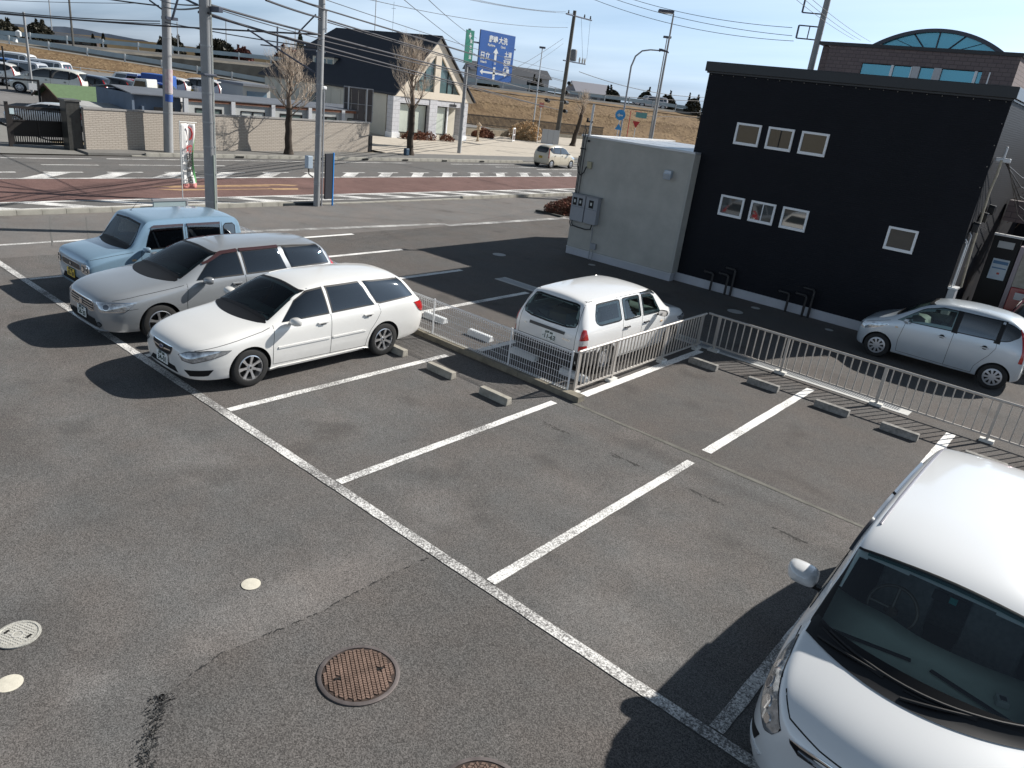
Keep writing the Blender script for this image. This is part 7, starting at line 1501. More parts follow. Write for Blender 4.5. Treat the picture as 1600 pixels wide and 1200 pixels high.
o = MB().prism([(-.34, 0, .3), (.34, 0, .3), (0, 0, -.28)], (0, .03, 0)).build('sign_face', M_SR, t); o.location = (.03, -.05, 3.0); o.rotation_euler = (0, 0, rz)
t = thing('barrier_frame', 'thin red steel frame with a small green plate beside the blue signs', 'frame', (0, 0, 0)); MB().tube([(-34.13, 54.14, 0), (-34.15, 54.13, 4.2), (-33.4, 54.6, 4.15)], .03, 6).build('frame', M_SR, t, True); MB().box((-33.4, 54.6, 3.95), (.9, .04, .42), .72).build('plate', mat('plate_teal', (.15, .35, .33), .5), t)
rsign('small faded red sign on a thin post left of the transformer pole', -46.9, 58.5, (('s', 3.6, .3, mat('faded_red', (.45, .16, .14), .6)),), 3.7)

# kerb-side planter board and advertising banner
t = thing('folded_board', 'pale blue grey panel standing at the kerb beside the banner', 'board', (-22.3, 10.12, 0), .0); MB().mm((-.03, 0, .02), (.03, .98, .33)).build('panel', mat('board_blue_grey', (.33, .42, .44), .5), t, bevel=.01); MB().mm((-.05, -.02, .30), (.05, 1.0, .36)).mm((-.04, 1.0, .0), (.04, 1.05, .36)).build('frame', M_GREYP, t)
bn = thing('advertising_banner', 'tall white advertising banner with a red swirl and dark lettering beside the thick pole', 'banner', (-23.05, 11.40, 0), .18)
MB().cyl((0, 0, 0), .014, 2.55, 7).tube([(0, 0, 2.52), (0, .62, 2.50)], .010, 6).build('pole', M_SW, bn, True); MB().lathe([(.16, 0), (.15, .08), (.02, .10)], 14).build('base', M_GREYP, bn, True)
b = MB(); nx_, nz_ = 10, 26
def bp(i, j):
    y = .03+.56*i/nx_*(1-.35*(math.sin(PI*j/nz_)**2)*(.5+.5*i/nx_)); z = .52+1.95*j/nz_; return (.07*math.sin(i*1.1+j*.22)*(i/nx_), y, z)
b.v = [bp(i, j) for i in range(nx_+1) for j in range(nz_+1)]
for i in range(nx_):
    for j in range(nz_): b.f.append((i*(nz_+1)+j, (i+1)*(nz_+1)+j, (i+1)*(nz_+1)+j+1, i*(nz_+1)+j+1)); b.m.append(2 if j < 2 else (1 if i >= 9 else 0))
o = b.build('cloth', [mat('banner_cloth', (.74, .73, .71), .8, var=.08, vscale=5), mat('banner_green', (.10, .32, .12), .8), mat('banner_pink', (.55, .22, .20), .8)], bn, True, 80, fix=False); q = o.modifiers.new('s', 'SOLIDIFY'); q.thickness = .004
for i, ch in enumerate('焼肉専門店'):
    t_ = text_mesh(ch, .24, M_INKB if i else M_SR, 'lettering', bn, .002, .004); t_.rotation_euler = (PI/2, 0, PI/2); t_.location = (.075, .26, 1.72-i*.235)
MB().tube([(.06, .26, 2.38), (.07, .34, 2.32), (.07, .38, 2.18), (.06, .35, 2.05), (.06, .28, 2.0)], .026, 6).build('red_swirl', M_SR, bn, True)

# street trees --------------------------------------------------
M_BARK = mat('dark_bark', (.055, .042, .032), .95, var=.35, vscale=4, bump=.8, bscale=14); M_TWIG = mat('pale_twig', (.54, .45, .36), .9, var=.25, vscale=3)
def bare_tree(label, u, v, H_, hc, wide, seed, z=FW, r0=.17, name='bare_street_tree', group='bare street trees', dense=1.0, lean=(0, 0)):
    rnd = random.Random(seed); t = thing(name, label, 'tree', (u, v, z), 0, group)
    tr = [(lean[0]*k/6+rnd.uniform(-.05, .05), lean[1]*k/6+rnd.uniform(-.05, .05), hc*k/6) for k in range(7)]; tr[0] = (0, 0, 0)
    MB().tube(tr, r0, 12, r2=r0*.72).lathe([(r0*1.35, 0), (r0*1.05, .25)], 12).build('trunk', M_BARK, t, True, 60)
    bl, bt_ = MB(), MB(); top = Vector(tr[-1])
    def grow(p, d, L_, r, lv):
        n = 3; pts = [p]
        for i in range(n): d = (d+Vector((rnd.uniform(-.22, .22), rnd.uniform(-.22, .22), rnd.uniform(.0, .16)))).normalized(); pts.append(pts[-1]+d*L_/n)
        (bl if lv < 2 else bt_).tube(pts, r, 6 if lv < 2 else 3, r2=r*.55, caps=False)
        if lv >= 4: return
        for i in range(int((4, 5, 5, 4)[lv]*dense+.5)):
            k = rnd.choice((1, 2, 3, 3)); dd = (d+Vector((rnd.uniform(-1, 1), rnd.uniform(-1, 1), rnd.uniform(-.25, .8)))*.75).normalized(); grow(pts[k], dd, L_*rnd.uniform(.5, .72), r*.5, lv+1)
    lead = [top]
    for i in range(5): lead.append(lead[-1]+Vector((rnd.uniform(-.09, .09)+lean[0]*.1, rnd.uniform(-.09, .09)+lean[1]*.1, (H_*.93-hc)/5)))
    bl.tube(lead, r0*.66, 8, r2=r0*.10, caps=False)
    nb_ = int(26*dense)
    for i in range(nb_):
        q = (i+rnd.random())/nb_; base = lead[0].lerp(lead[0], 0); s5 = q*.86*5; k5 = min(int(s5), 4); base = lead[k5].lerp(lead[k5+1], s5-k5) if q > .0 else lead[0]
        if i < 5*dense: base = Vector((top.x*.9, top.y*.9, hc*rnd.uniform(.78, 1.0)))
        a = 2.4*i+rnd.uniform(-.4, .4); tilt = rnd.uniform(.75, 1.25)*wide/.8*(1-.35*q)
        grow(base, Vector((math.cos(a)*tilt, math.sin(a)*tilt, 1)).normalized(), (H_-hc)*rnd.uniform(.30, .44)*(1-.45*q), r0*.17*(1-.5*q), 1)
    bl.build('limb', M_BARK if 0 else mat('limb_bark', (.17, .13, .10), .95, var=.3, vscale=4), t, True, 60, fix=False); o = bt_.build('twigs', M_TWIG, t, False, fix=False); o['kind'] = 'stuff'
bare_tree('bare pollarded street tree on the footpath between the two slim poles', -35.0, 23.1, 5.1, 2.3, .95, 3, r0=.20)
bare_tree('bare street tree with a thick dark trunk in front of the gabled house', -35.95, 32.4, 6.5, 2.9, .60, 8, r0=.22)
bare_tree('leaning bare tree beside the transformer pole', -46.2, 63.4, 5.2, 3.0, .8, 12, z=.08, r0=.26, dense=.8, lean=(.1, .7))
o = MB().box((0, 0, .22), (.25, .3, .44)).build('small_blue_sack', mat('navy_plastic', (.03, .07, .12), .5), bevel=.06, loc=(-35.6, 31.8, FW)); tag(o, 'small dark blue bundle at the foot of the street tree', 'bundle')

# embankment -----------------------------------------------------
EA = .982; ec, es = math.cos(EA), math.sin(EA)
def E_(k, off, z): return (-109.95+ec*4*k+es*off, 36.24+es*4*k-ec*off, z)
zt = lambda k: 3.8+.156*k-.004*k*k-.65
def zl(k): return max(.15, 3.215-.119*k-.007*k*k-.62) if k < 9 else .15
M_GRS = mat('dry_bank_grass', (.13, .08, .04), .95, col2=(.26, .175, .09), vscale=.55, detail=9, bump=.35, bscale=4); M_RMP = mat('ramp_asphalt', (.17, .165, .155), .9, var=.15, vscale=.5); M_RTW = mat('retaining_wall', (.16, .145, .12), .95, var=.3, vscale=.8)
b = MB(); rows_ = []
ks = [i*1.0 for i in range(-12, 61)]
rnd = random.Random(5)
for k in ks:
    w_ = min(1, max(0, (k-7.5)/3.5)); a = zt(k); l_ = zl(k)
    offs = [(-60, a-.5), (-9, a), (.6, a), (.9, a-.25), (2.0, lerp(a-.5, a-.55, w_)), (2.05, lerp(l_, a-.7, w_)), (6.9, lerp(l_, a*.58, w_)), (7.2, lerp(l_-.2, a*.54, w_)), (9.2, lerp(l_*.55, a*.30, w_)), (11.5, lerp(.05, a*.10, w_)), (13.5, .02), (18, -.01)]
    rows_.append([E_(k, o, z+(rnd.uniform(-.05, .05) if o > 7 and z > .3 else 0)) for o, z in offs])
nO = len(rows_[0]); vs = [p for r in rows_ for p in r]; fs = []; ms = []
for i in range(len(ks)-1):
    for j in range(nO-1): fs.append((i*nO+j, i*nO+j+1, (i+1)*nO+j+1, (i+1)*nO+j)); ms.append(1 if j <= 2 or (j == 5 and ks[i] < 8) else (2 if j in (3, 4) and ks[i] < 9 else 0))
b.add(vs, fs); b.m = ms; o = b.build('embankment', [M_GRS, M_RMP, M_RTW], None, False); struct(o, 'grassy embankment carrying the elevated road, dry brown grass')
# tufts standing on the slope
tf = MB(); rnd = random.Random(9)
for i in range(22000):
    k = rnd.uniform(-8, 34); kk = int(k+12); fr_ = k+12-kk; j = rnd.choice((7, 8, 9, 10, 5, 5, 5, 6)) if k > 9 else rnd.choice((7, 8, 9, 10)); t1, t2 = rnd.random(), fr_
    A, B_, C_, D_ = rows_[kk][j], rows_[kk][j+1], rows_[kk+1][j+1], rows_[kk+1][j]
    p = Vector(A).lerp(Vector(B_), t1).lerp(Vector(D_).lerp(Vector(C_), t1), t2); h_ = rnd.uniform(.06, .24); a = rnd.uniform(0, PI); w_ = rnd.uniform(.08, .25)
    nrm = (Vector(B_)-Vector(A)).cross(Vector(D_)-Vector(A)).normalized(); nrm = nrm if nrm.z > 0 else -nrm
    t1_ = Vector((math.cos(a), math.sin(a), 0)); t1_ = (t1_-nrm*t1_.dot(nrm)).normalized(); t2_ = nrm.cross(t1_)
    tf.add([p-t1_*w_+nrm*.01, p+t1_*w_+nrm*.01, p+t1_*rnd.uniform(-.1, .1)+t2_*w_*1.5+nrm*h_*.28], [(0, 1, 2)], 0 if rnd.random() < .4 else 1)
o = tf.build('dry_grass', [mat('dry_tuft_dark', (.165, .105, .055), .95), mat('dry_tuft_light', (.24, .165, .09), .95)], None, fix=False); o['kind'] = 'stuff'; o['label'] = 'rough dry grass covering the embankment slope'; o['category'] = 'grass'
# guard rails: band, posts
M_GRL = mat('pale_blue_guardrail', (.33, .41, .45), .6, var=.12, vscale=.7); M_GPS = mat('guardrail_post', (.56, .58, .58), .6)
def guard(label, k0, k1, f, off, ang=EA, A=(-109.95, 36.24), hb=.48):
    t = thing('guardrail', label, 'guardrail', (0, 0, 0), 0, 'guardrails along the embankment'); c_, s_ = math.cos(ang), math.sin(ang); pm = MB().mm((-.07, -.07, -1.0), (.07, .07, .32)).mesh('post', M_GPS)
    for k in range(k0, k1):
        def Q(kk, z): return Vector((A[0]+c_*4*kk+s_*off, A[1]+s_*4*kk-c_*off, z))
        a, b_ = f(k), f(k+1); d = Vector((s_*.05, -c_*.05, 0))
        P = [Q(k+.01, a-hb/2), Q(k+.99, b_-hb/2), Q(k+.99, b_+hb/2), Q(k+.01, a+hb/2)]
        MB().prism([p+d*0 for p in P], d).build('beam', M_GRL, t); o = bpy.data.objects.new('post', pm); COL.objects.link(o); o.parent = t; o.location = Q(k, a)+d*1.9; o.rotation_euler = (0, 0, ang)
guard('upper pale blue guardrail running along the whole top of the embankment', -6, 42, lambda k: 3.8+.156*k-.004*k*k, 0); guard('lower pale blue guardrail descending to the right along the ramp', -6, 9, lambda k: 3.215-.119*k-.007*k*k, 0, .965, (-104.9, 32.366), .50)
fr = thing('railing', 'thin pale pipe railing behind the parked cars at the foot of the bank', 'railing', (0, 0, 0)); me_ = MB().cyl((0, 0, 0), .05, 1.15, 6).mesh('post', M_GPS)
for k in range(-4, 13):
    p, q = Vector(E_(k, 12.2, .06)), Vector(E_(k+1, 12.2, .06)); MB().tube([p+Vector((0, 0, 1.1)), q+Vector((0, 0, 1.1))], .035, 5).tube([p+Vector((0, 0, .6)), q+Vector((0, 0, .6))], .03, 5).build('rail', M_GPS, fr); o = bpy.data.objects.new('post', me_); COL.objects.link(o); o.parent = fr; o.location = p
# trees and houses along the skyline
def conifer(label, u, v, z, w_, h_, seed, kind='dome', m1=None, group='trees along the elevated road', n=2600):
    w_ *= .84 if v < 62 else 1; h_ *= .86 if v < 62 else 1; rnd = random.Random(seed); t = thing('evergreen_tree', label, 'tree', (u, v, z-.5), 0, group); MB().tube([(0, 0, 0), (0, 0, h_*.5)], .12, 6).build('trunk', M_BARK, t, True); b = MB(); tops = [(rnd.uniform(-.35, .35)*w_, rnd.uniform(-.35, .35)*w_, rnd.uniform(.9, 1.25)*h_) for i in range(4)]
    for i in range(n):
        if kind == 'dome' and rnd.random() < .16:
            tx, ty, tz = rnd.choice(tops); zz = rnd.uniform(.5, 1)*tz; rr = .13*w_*(1-zz/tz)+.02; p = Vector((tx+rnd.uniform(-rr, rr), ty+rnd.uniform(-rr, rr), zz))
        else:
            a = rnd.uniform(0, 2*PI); zz = rnd.random()
            prof = 1.18*math.sqrt(max(0, 1-zz**2.6)) if kind == 'dome' else (1-zz)**.8*.9
            r = w_/2*prof*(.55+.45*rnd.random()**.4)*(1+.15*math.sin(3*a+seed)); p = Vector((r*math.cos(a), r*math.sin(a), .15+zz*h_*(.9 if kind == 'dome' else 1)))
        s_ = rnd.uniform(.07, .16)*max(w_, 1.6)*.6; R = Matrix.Rotation(rnd.uniform(0, 6), 3, Vector((rnd.uniform(-1, 1), rnd.uniform(-1, 1), rnd.uniform(-1, 1))).normalized())
        b.add([p+R@Vector(q)*s_ for q in ((-1, -.5, 0), (1, -.4, .2), (.2, .9, 0))], [(0, 1, 2)])
    b.build('crown', m1 or mat('juniper_leaf', (.035, .032, .018), .9, var=.4, vscale=1), t, fix=False)
M_JUN = mat('juniper_leaf', (.035, .032, .018)); M_RDT = mat('reddish_crown', (.13, .045, .035), .9, var=.4, vscale=1)
for i, (u, v, z, w_, h_, kd, m_, l_) in enumerate(((-121, 36.2, 3.3, 5.2, 2.6, 'dome', None, 'dark spiky evergreen at the far left above the guardrail'), (-118.4, 40.1, 3.4, 3.4, 2.9, 'dome', None, 'dark evergreen with one tall spike left of the thin black pole'), (-112.0, 44.3, 3.6, .9, 1.8, 'cone', None, 'narrow dark cypress at the foot of the black pole, the left of the pair'), (-111.5, 45.4, 3.6, .9, 2.1, 'cone', None, 'narrow dark cypress at the foot of the black pole, the right of the pair'),
    (-108.5, 53.0, 3.9, 3.6, 2.7, 'dome', None, 'rounded dark evergreen between the left pole and the thick pole'), (-105.5, 58.2, 4.0, 5.2, 3.1, 'dome', None, 'broad dark evergreen just right of the thick pole'), (-102.0, 60.0, 4.0, 3.0, 2.3, 'dome', M_RDT, 'small dark red tree beside the broad evergreen'), (-94.5, 62.8, 4.2, 4.0, 2.3, 'dome', M_RDT, 'rounded dark red tree above the ramp end'), (-105, 71.2, 4.0, 2.6, 5.0, 'cone', mat('grey_green_conifer', (.05, .06, .04), .9), 'tall grey green conifer behind the left street tree'), (-103, 74.0, 4.0, 4.5, 4.0, 'dome', None, 'dark tree behind the ridge end of the gabled house'),
    (-72.2, 108.0, 4.6, 2.3, 2.5, 'dome', None, 'clipped dark evergreen right of the transformer pole, first of five in a row'), (-67.9, 111.2, 4.6, 2.4, 2.8, 'dome', None, 'clipped dark evergreen behind the curved lamp post, second of five'), (-63.2, 110.2, 4.6, 2.6, 2.6, 'dome', None, 'clipped dark evergreen with twin spikes, third of five'), (-59.4, 112.0, 4.6, 2.2, 2.7, 'dome', None, 'clipped dark evergreen beside the tall lamp post, fourth of five'), (-56.2, 114.0, 4.6, 2.4, 2.2, 'dome', None, 'clipped dark evergreen nearest the black building, last of five'),
    (-86, 93, 4.3, 3.0, 2.4, 'dome', None, 'dark evergreen in front of the white house on the bank'), (-81, 99, 4.4, 2.4, 2.7, 'dome', None, 'dark evergreen left of the transformer pole'))):
    conifer(l_, u, v, z, w_, h_, i+40, kd, m_)
def fhouse(label, u, v, z, w_, d, h_, rh, mw, mr, rz=.98):
    t = thing('distant_house', label, 'house', (u, v, z), rz, 'houses beyond the embankment'); MB().mm((0, 0, 0), (w_, d, h_)).build('wall', mw, t); MB().prism([(-.5, -.5, h_), (-.5, d+.5, h_), (-.5, d/2, h_+rh)], (w_+1, 0, 0)).build('roof', mr, t)
    for i in range(3): MB().mm((w_*(.15+.28*i), -.03, h_*.45), (w_*(.15+.28*i)+1.1, -.001, h_*.8)).build('window', G_FAR, t)
MW_, MR_ = mat('far_house_wall', (.45, .43, .42), .8), mat('far_house_roof', (.05, .055, .065), .7)
fhouse('dark roofed white house beyond the elevated road', -103, 107, 4.2, 15, 7, 3.0, 1.6, MW_, MR_); fhouse('low grey house with a light gable right of the transformer pole', -88.5, 121, 3.8, 6.5, 7, 1.6, 2.2, mat('far_grey_wall', (.30, .29, .30), .8), mat('far_grey_roof', (.22, .22, .25), .8)); fhouse('brown shed beyond the guardrail near the black pole', -118, 41.5, 2.9, 5, 3, 1.2, .4, mat('shed_brown', (.06, .045, .04), .9), MR_)
for i, (u, v, z0, z1, l_) in enumerate(((-103.05, 38.47, 2.9, 13, 'thin black utility pole on the embankment, the darker of the left pair'), (-132, 46.5, 3, 14, 'thin grey pole beyond the embankment at the far left'), (-110, 62, 3.4, 9.0, 'thin mast among the dark trees'), (-112, 75, 3.4, 9.5, 'thin mast left of the gabled house roof'), (-95, 101, 4.4, 10.5, 'small utility pole behind the white house'), (-104.5, 52, 3.4, 7.6, 'thin mast behind the rounded evergreen'))):
    t = thing('distant_pole', l_, 'pole', (u, v, z0), 0, 'thin distant poles'); MB().tube([(0, 0, 0), (0, 0, z1-z0)], .14 if i == 0 else .09, 6, r2=.09 if i == 0 else .06).build('shaft', M_POLED if i == 0 else M_POLE, t, True)
    if i == 4: MB().box((0, 0, z1-z0-.8), (1.8, .1, .1), .9).build('crossarm', M_DKST, t)
# wooded hills on the horizon and straw field
def hill(label, D0, pts, col, name='hill'):
    b = MB(); n = len(pts); vs = []
    for (x, y, z) in pts: vs += [(x, y, -1), (x, y, z), (x*1.12, y*1.12, z*.7), (x*1.2, y*1.2, -1)]
    for i in range(n-1):
        for j in range(3): b.f.append((i*4+j, i*4+j+1, i*4+j+5, i*4+j+4)); b.m.append(0)
    b.v = vs; struct(b.build(name, mat(name+str(len(MATS)), col, .95, var=.25, vscale=.05), None, True, 60), label)
def arcpts(a0, a1, D, hs, jit=0):
    P = []; n = (len(hs)-1)*6; r = random.Random(3)
    for i in range(n+1):
        t = i/n; a = math.radians(lerp(a0, a1, t)); q = t*(len(hs)-1); k = min(int(q), len(hs)-2); f = q-k; z = lerp(hs[k], hs[k+1], f*f*(3-2*f))+r.uniform(-jit, jit); P.append((D*math.cos(a), D*math.sin(a), z))
    return P
hill('haze tinted blue grey wooded hill on the left horizon', 700, arcpts(168, 148, 700, [4, 5, 6, 8.5, 7, 4, 3, 2], .4), (.17, .21, .28)); hill('low straw coloured field ridge behind the guardrail', 260, arcpts(166, 120, 250, [4.3, 4.6, 5.0, 4.9, 4.7, 5, 4.8, 4.5], .15), (.42, .31, .18), 'field_ridge'); hill('low distant tree line on the horizon', 500, arcpts(152, 60, 520, [5, 6.5, 6, 6, 7, 6, 6, 6, 6], .6), (.10, .105, .10), 'tree_line')  # the hill's blue grey has distance haze mixed into its colour

# overhead cables --------------------------------------------------
M_CAB = mat('overhead_cable', (.035, .034, .040), .55); CB = [
((-36.6, 10.22, 4.94), (-22.03, 15.6, 5.51), 0.06, 0.028),
((-22.03, 15.6, 5.51), (-47.75, 62.43, 4.49), 0.02, 0.035),
((-22.03, 15.61, 5.36), (-47.72, 62.46, 4.61), 0.05, 0.02),
((-18.89, 10.27, 5.64), (-22.03, 15.6, 5.51), 0.02, 0.03),
((-20.51, 12.46, 5.33), (-22.02, 15.63, 5.19), 0.01, 0.022),
((-22.02, 15.63, 5.19), (-47.72, 62.46, 3.3), 0.02, 0.03),
((-22.02, 15.63, 5.06), (-47.72, 62.46, 3.3), 0.02, 0.018),
((-18.75, 10.11, 5.45), (-20.51, 12.46, 5.33), 0.01, 0.022),
((-19.52, 12.16, 6.03), (-22.04, 15.6, 6.01), 0.02, 0.03),
((-22.04, 15.6, 6.01), (-47.73, 62.45, 5.21), 0.02, 0.028),
((-22.04, 15.6, 5.95), (-47.72, 62.46, 5.09), 0.02, 0.018),
((-20.72, 13.99, 6.29), (-22.01, 15.64, 6.33), 0.01, 0.02),
((-21.97, 15.69, 6.28), (-47.73, 62.45, 6.03), 0.02, 0.022),
((-21.97, 15.69, 6.27), (-47.71, 62.46, 5.92), 0.02, 0.016),
((-21.9, 15.8, 6.54), (-47.82, 62.38, 6.84), 0.2, 0.012),
((-18.75, 10.11, 5.6), (-22.0, 15.66, 5.4), 0.03, 0.012),
((-41.9, 42.95, 10.28), (-48.98, 61.47, 11.94), 0.1, 0.012),
((-41.64, 43.2, 10.32), (-48.23, 62.06, 12.1), 0.18, 0.012),
((-42.06, 42.79, 10.25), (-47.54, 62.6, 12.04), 0.18, 0.012),
((-35.09, 28.17, 8.15), (-47.93, 62.3, 10.76), 0.36, 0.016),
((-22.64, 19.68, 7.12), (-40.93, 43.88, 6.37), 0.12, 0.012),
((-22.07, 20.32, 7.24), (-38.09, 39.68, 7.53), 0.1, 0.012),
((-39.46, 45.2, 5.95), (-47.79, 61.65, 9.73), 0.08, 0.016),
((-38.91, 45.67, 5.94), (-47.74, 61.69, 9.29), 0.07, 0.012),
((-29.34, 40.48, 10.19), (-17.06, 41.64, 8.72), 0.41, 0.014),
((-28.26, 41.25, 10.33), (-17.18, 41.59, 8.96), 0.26, 0.014),
((-27.41, 41.82, 10.44), (-17.27, 41.56, 9.34), 0.23, 0.014),
((-13.5, 32.29, 9.29), (-17.51, 52.14, 10.04), 0.08, 0.01),
((-13.21, 32.41, 9.32), (-17.15, 52.26, 10.04), 0.08, 0.01),
((-12.94, 32.52, 9.34), (-16.61, 52.43, 10.01), 0.08, 0.01),
((-43.27, 12.35, 5.14), (-34.85, 16.59, 5.54), 0.1, 0.022),
((-43.27, 12.35, 5.09), (-34.85, 16.59, 5.44), 0.08, 0.016),
((-34.81, 16.68, 5.53), (-22.43, 15.92, 5.12), 0.05, 0.02),
((-39.05, 15.45, 6.24), (-34.86, 16.57, 6.14), 0.02, 0.03),
((-34.79, 16.73, 6.14), (-19.02, 10.02, 5.54), 0.07, 0.025),
((-76.53, 23.3, 6.43), (-54.72, 24.62, 6.95), 0.06, 0.02),
((-34.83, 16.63, 6.37), (-18.97, 10.12, 5.62), 0.07, 0.02),
((-46.58, 63.31, 7.02), (-43.64, 84.38, 6.45), 0.53, 0.03),
((-47.01, 62.99, 5.14), (-43.56, 84.42, 6.04), 0.15, 0.03),
((-47.75, 62.43, 4.49), (-41.35, 79.94, 4.75), 0.35, 0.028),
((-38.16, 61.05, 3.78), (-36.79, 71.04, 4.3), 0.04, 0.02),
((-37.97, 38.4, 4.61), (-47.71, 62.46, 4.14), 0.1, 0.018),

]
def clabel(P0, P1, r, i):
    if P0[2] > 9.9 and P1[1] > 60: return 'high voltage wire running to the top crossarm of the transformer pole'
    if P1[2] > 8.6 and P0[1] > 38 and P1[1] < 43: return 'thin wire ending at the bracket arms of the pole behind the black building'
    if P0[2] > 9 and P1[1] > 50: return 'thin wire descending behind the brown tiled building'
    if P0[1] > 60: return 'cable bundle continuing right past the transformer pole along the embankment'
    if abs(P0[0]+22) < .4 and P1[1] > 60: return 'cable strung from the kerb pole to the transformer pole across the gabled house'
    if P1[0] > -23 and P0[0] < -30: return 'cable strung between the left poles above the brick wall'
    if P0[0] > -21.9 and P1[1] < 17: return 'short cable between the thick pole and the kerb pole'
    return 'thin overhead service wire crossing the sky'
CT = {}
for i, (P0, P1, sg_, r) in enumerate(CB):
    P0, P1 = Vector(P0), Vector(P1); ext = P0[2] > 6.2 and P0[1] < 50 and i not in (14,)
    A0 = P0+(P0-P1)*.35 if (ext and P1[1] > 40) else P0
    pts = []
    n = 26
    if A0 is not P0: pts.append(A0+Vector((0, 0, .3)))
    for k in range(n+1): t = k/n; q = P0.lerp(P1, t); q.z -= 4*sg_*t*(1-t); pts.append(q)
    o = MB().tube(pts, r*1.0, 5, caps=False).build('overhead_cable', M_CAB, None, True, 80, fix=False); CT.setdefault(clabel(P0, P1, r, i), []).append((P0.z+P1.z+P0.lerp(P1, .5).length*.001, o))

ORD = ['highest', 'second highest', 'third highest', 'fourth highest', 'fifth from the top', 'sixth from the top', 'seventh from the top', 'eighth from the top', 'ninth from the top', 'tenth from the top', 'lowest']
SHORT = {'high voltage wire running to the top crossarm of the transformer pole': 'high voltage wires to the transformer pole crossarm', 'thin wire ending at the bracket arms of the pole behind the black building': 'wires ending at the bracket arms behind the black building',
 'thin wire descending behind the brown tiled building': 'thin wires descending behind the brown tiled building', 'cable bundle continuing right past the transformer pole along the embankment': 'cables continuing right from the transformer pole', 'cable strung from the kerb pole to the transformer pole across the gabled house': 'cables from kerb pole to transformer pole',
 'cable strung between the left poles above the brick wall': 'cables between the left poles above the brick wall', 'short cable between the thick pole and the kerb pole': 'short cables between thick pole and kerb pole', 'thin overhead service wire crossing the sky': 'thin service wires crossing the sky'}
for lab, L_ in CT.items():
    L_.sort(key=lambda q: -q[0])
    for k, (_, o) in enumerate(L_): tag(o, (ORD[k] if k < len(L_)-1 or len(L_) == 1 else 'lowest')+' of the '+SHORT[lab], 'cable', SHORT[lab])

# ================================================================ vehicles in place
def put(car, u, v, rz, s=1.0): car.location = (u, v, 0); car.rotation_euler = (0, 0, rz); car.scale = (s, s, s); return car
HALF = PI/2
put(wagon_white('pearl white station wagon, nearest of the three cars parked in the row'), -10.17, 6.88, HALF+.01, .965)
put(wagon_silver('silver station wagon parked between the white wagon and the light blue kei car'), -12.68, 6.80, HALF+.01, .965)
P_BLUE = car_paint('light_blue_paint', (.235, .36, .47), .25, .3)
put(kei_box('light blue boxy kei car at the far end of the row of three', P_BLUE), -14.98, 6.80, HALF+.02, .95)
put(van_wagon('white business wagon seen from behind, plate 11-63, behind the mesh fence'), -7.40, 12.15, HALF+PI, .935)
P_PSIL = car_paint('pale_silver_blue_paint', (.56, .62, .67), .3, .32)
put(kei_round('pale silver rounded kei hatchback parked by the black building on the right', P_PSIL), -2.58, 18.36, .03, .965)
put(minivan('pearl white minivan in the foreground at the bottom right corner'), -.19, 6.74, HALF)
P_CREAM = car_paint('cream_paint', (.62, .56, .44), 0, .3)
put(kei_round('cream kei hatchback driving away on the road', P_CREAM, False, 2), -32.2, 42.35, -HALF, .93)
P_PINK = car_paint('metallic_pink_red_paint', (.32, .07, .11), .4, .3)
put(kei_round('metallic pinkish red hatchback half hidden behind the silver kei car', P_PINK, False, 2), -1.12, 21.25, HALF, .95)
# parked cars in the far car park: copies of two simple kinds in other colours
base_a = kei_box('white small van at the left edge of the far car park', car_paint('far_white_paint', (.62, .62, .60), 0, .4), False, 2); base_b = wagon_simple = kei_round('cream minivan in the front row of the far car park', car_paint('far_pearl_paint', (.60, .60, .55), 0, .4), False, 2)
PW_, PC_ = MATS['far_white_paint'], MATS['far_pearl_paint']
CZ = lambda u: .66+max(0, -54-u)*.008 if u < -54 else max(.1, .10+(-44-u)*.056)
put(base_a, -71.8, 21.6, .80); base_a.scale = (1.35, 1.15, 1.2); put(base_b, -56.7, 19.7, .72); base_b.scale = (1.42, 1.22, 1.10)
FC = [('b', -63.5, 18.2, .75, (1.25, 1.12, .93), 'white', (.66, .66, .64), 'white saloon car cut off by the left edge in the far car park'), ('a', -63.0, 19.9, .72, (1.0, 1.0, 1.08), 'silver', (.40, .42, .45), 'silver grey kei van behind the grey lamp post'),
      ('b', -56.2, 21.1, .72, (1.35, 1.18, .97), 'navy', (.015, .025, .05), 'dark navy car right of the cream minivan'), ('b', -56.0, 22.6, .72, (1.3, 1.15, .97), 'black', (.012, .013, .016), 'black car between the navy and the red cars'),
      ('b', -56.4, 24.0, .72, (1.25, 1.12, .95), 'red', (.30, .03, .04), 'red car with a dark windscreen in the far car park'), ('b', -55.2, 24.9, .72, (1.3, 1.15, .97), 'blue', (.01, .04, .22), 'dark blue car behind the green roof of the hut'),
      ('a', -62.8, 27.2, .62, (1.25, 1.18, 1.02), 'white2', (.66, .66, .64), 'white four wheel drive near the railing'), ('a', -67.8, 22.8, .75, (1.25, 1.15, 1.1), 'white3', (.62, .62, .62), 'white van behind the silver grey kei van'),
      ('b', -68.6, 20.2, .8, (1.25, 1.1, .98), 'blue2', (.03, .12, .34), 'mid blue car behind the white saloon'), ('b', -59.2, 30.9, .6, (1.35, 1.15, 1.0), 'white4', (.66, .66, .66), 'white car just showing above the prefab roof'), ('b', -60.2, 28.9, .62, (1.2, 1.1, .9), 'white5', (.64, .64, .64), 'low white car behind the prefab, left of the pale pole'),
      ('a', -121.0, 31.0, .9, (1.2, 1.1, 1.0), 'white6', (.62, .62, .64), 'white car driving on the elevated road at the far left'), ('a', -64.0, 106.5, .98, (1.6, 1.15, 1.1), 'white7', (.62, .60, .62), 'white van on the elevated road behind the lamp posts'), ('b', -43.9, 14.9, .9, (1.1, 1.0, .72), 'silver2', (.60, .61, .62), 'silver white car roof just behind the brick wall')]
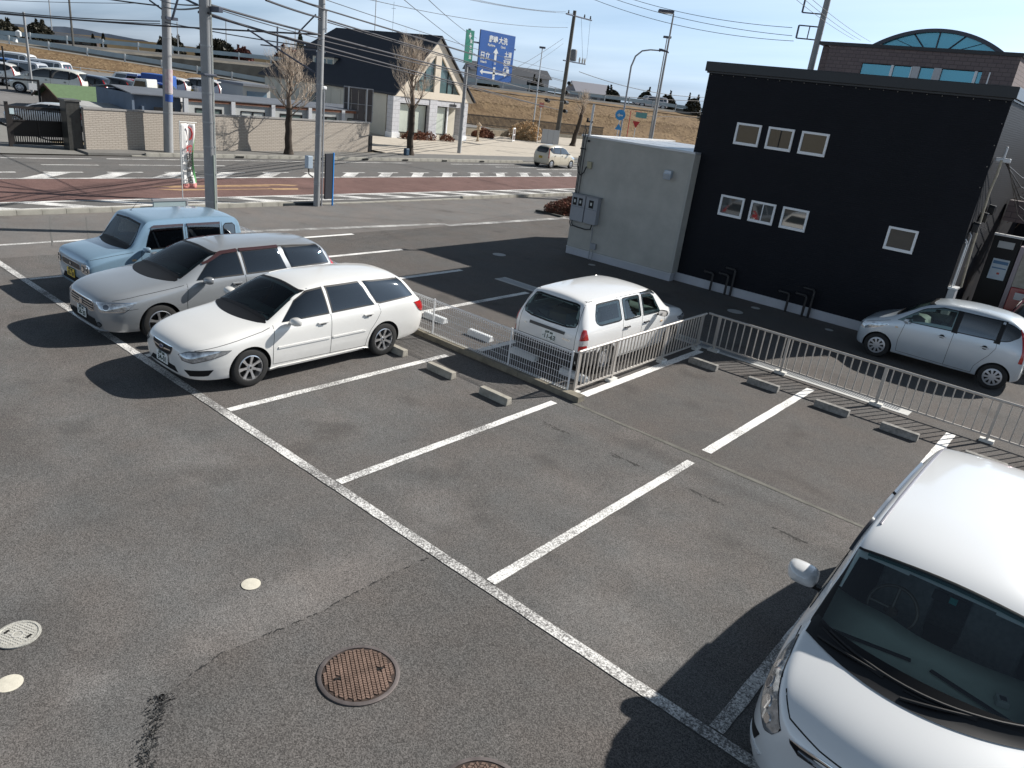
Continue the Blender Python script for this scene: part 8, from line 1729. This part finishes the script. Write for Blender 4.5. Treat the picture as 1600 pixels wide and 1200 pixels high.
for k, u, v, rz, sc, cn, col, lab in FC:
    m_ = car_paint('far_paint_'+cn, col, .1, .35); zz = CZ(u) if u > -118 and v < 100 else (3.0 if v < 100 else 4.55)
    if cn in ('white4', 'white5'): zz = 1.0
    o = dup_tree(base_a if k == 'a' else base_b, (u, v, zz), rz, lab, None, {PW_: m_, PC_: m_}); o.scale = sc
for o in (base_a, base_b): o['group'] = 'cars in the far car park'; o.location.z = CZ(o.location.x)
# small trucks
def truck(label, u, v, rz, cab, bed, tilt_=False):
    t = thing('kei_truck', label, 'truck', (u, v, CZ(u)), rz); m1, m2 = car_paint('truck_cab_'+label[:5], cab, 0, .4), mat('truck_bed_'+label[:5], bed, .6)
    MB().prism([(-1.6, -.7, .4), (-1.6, -.7, 1.0), (-1.25, -.66, 1.75), (-.45, -.66, 1.78), (-.35, -.7, .4)], (0, 1.4, 0)).build('cab', m1, t, bevel=.06); MB().mm((-.30, -.72, .62), (1.7, .72, .72)).mm((-.30, -.72, .721), (1.7, -.68, 1.0)).mm((-.30, .68, .721), (1.7, .72, 1.0)).mm((1.66, -.68, .721), (1.7, .68, 1.0)).build('bed', m2, t)
    MB().prism([(-1.60, -.60, 1.06), (-1.29, -.58, 1.68), (-1.29, .58, 1.68), (-1.60, .60, 1.06)], (-.02, 0, .01)).build('windscreen', G_FAR, t)
    for s_ in (-1, 1): MB().prism([(-1.42, s_*.69, 1.05), (-1.2, s_*.685, 1.62), (-.55, s_*.685, 1.62), (-.5, s_*.69, 1.05)], (0, s_*.02, 0)).build('side_window', G_FAR, t)
    if tilt_: MB().mm((-.2, -.74, .9), (1.7, .74, 1.95)).build('tarpaulin', m2, t, bevel=.1)
    add_wheels(t, 0, 1.4, (-1.05, 1.0), .26, .15, 'steel', 8, M_STEEL)
truck('white kei truck cab in front of the blue end wall of the prefab', -53.0, 24.9, .66, (.62, .62, .58), (.45, .45, .45)); truck('blue covered small truck behind the white kei truck', -57.2, 26.2, .62, (.05, .10, .30), (.03, .10, .35), True)
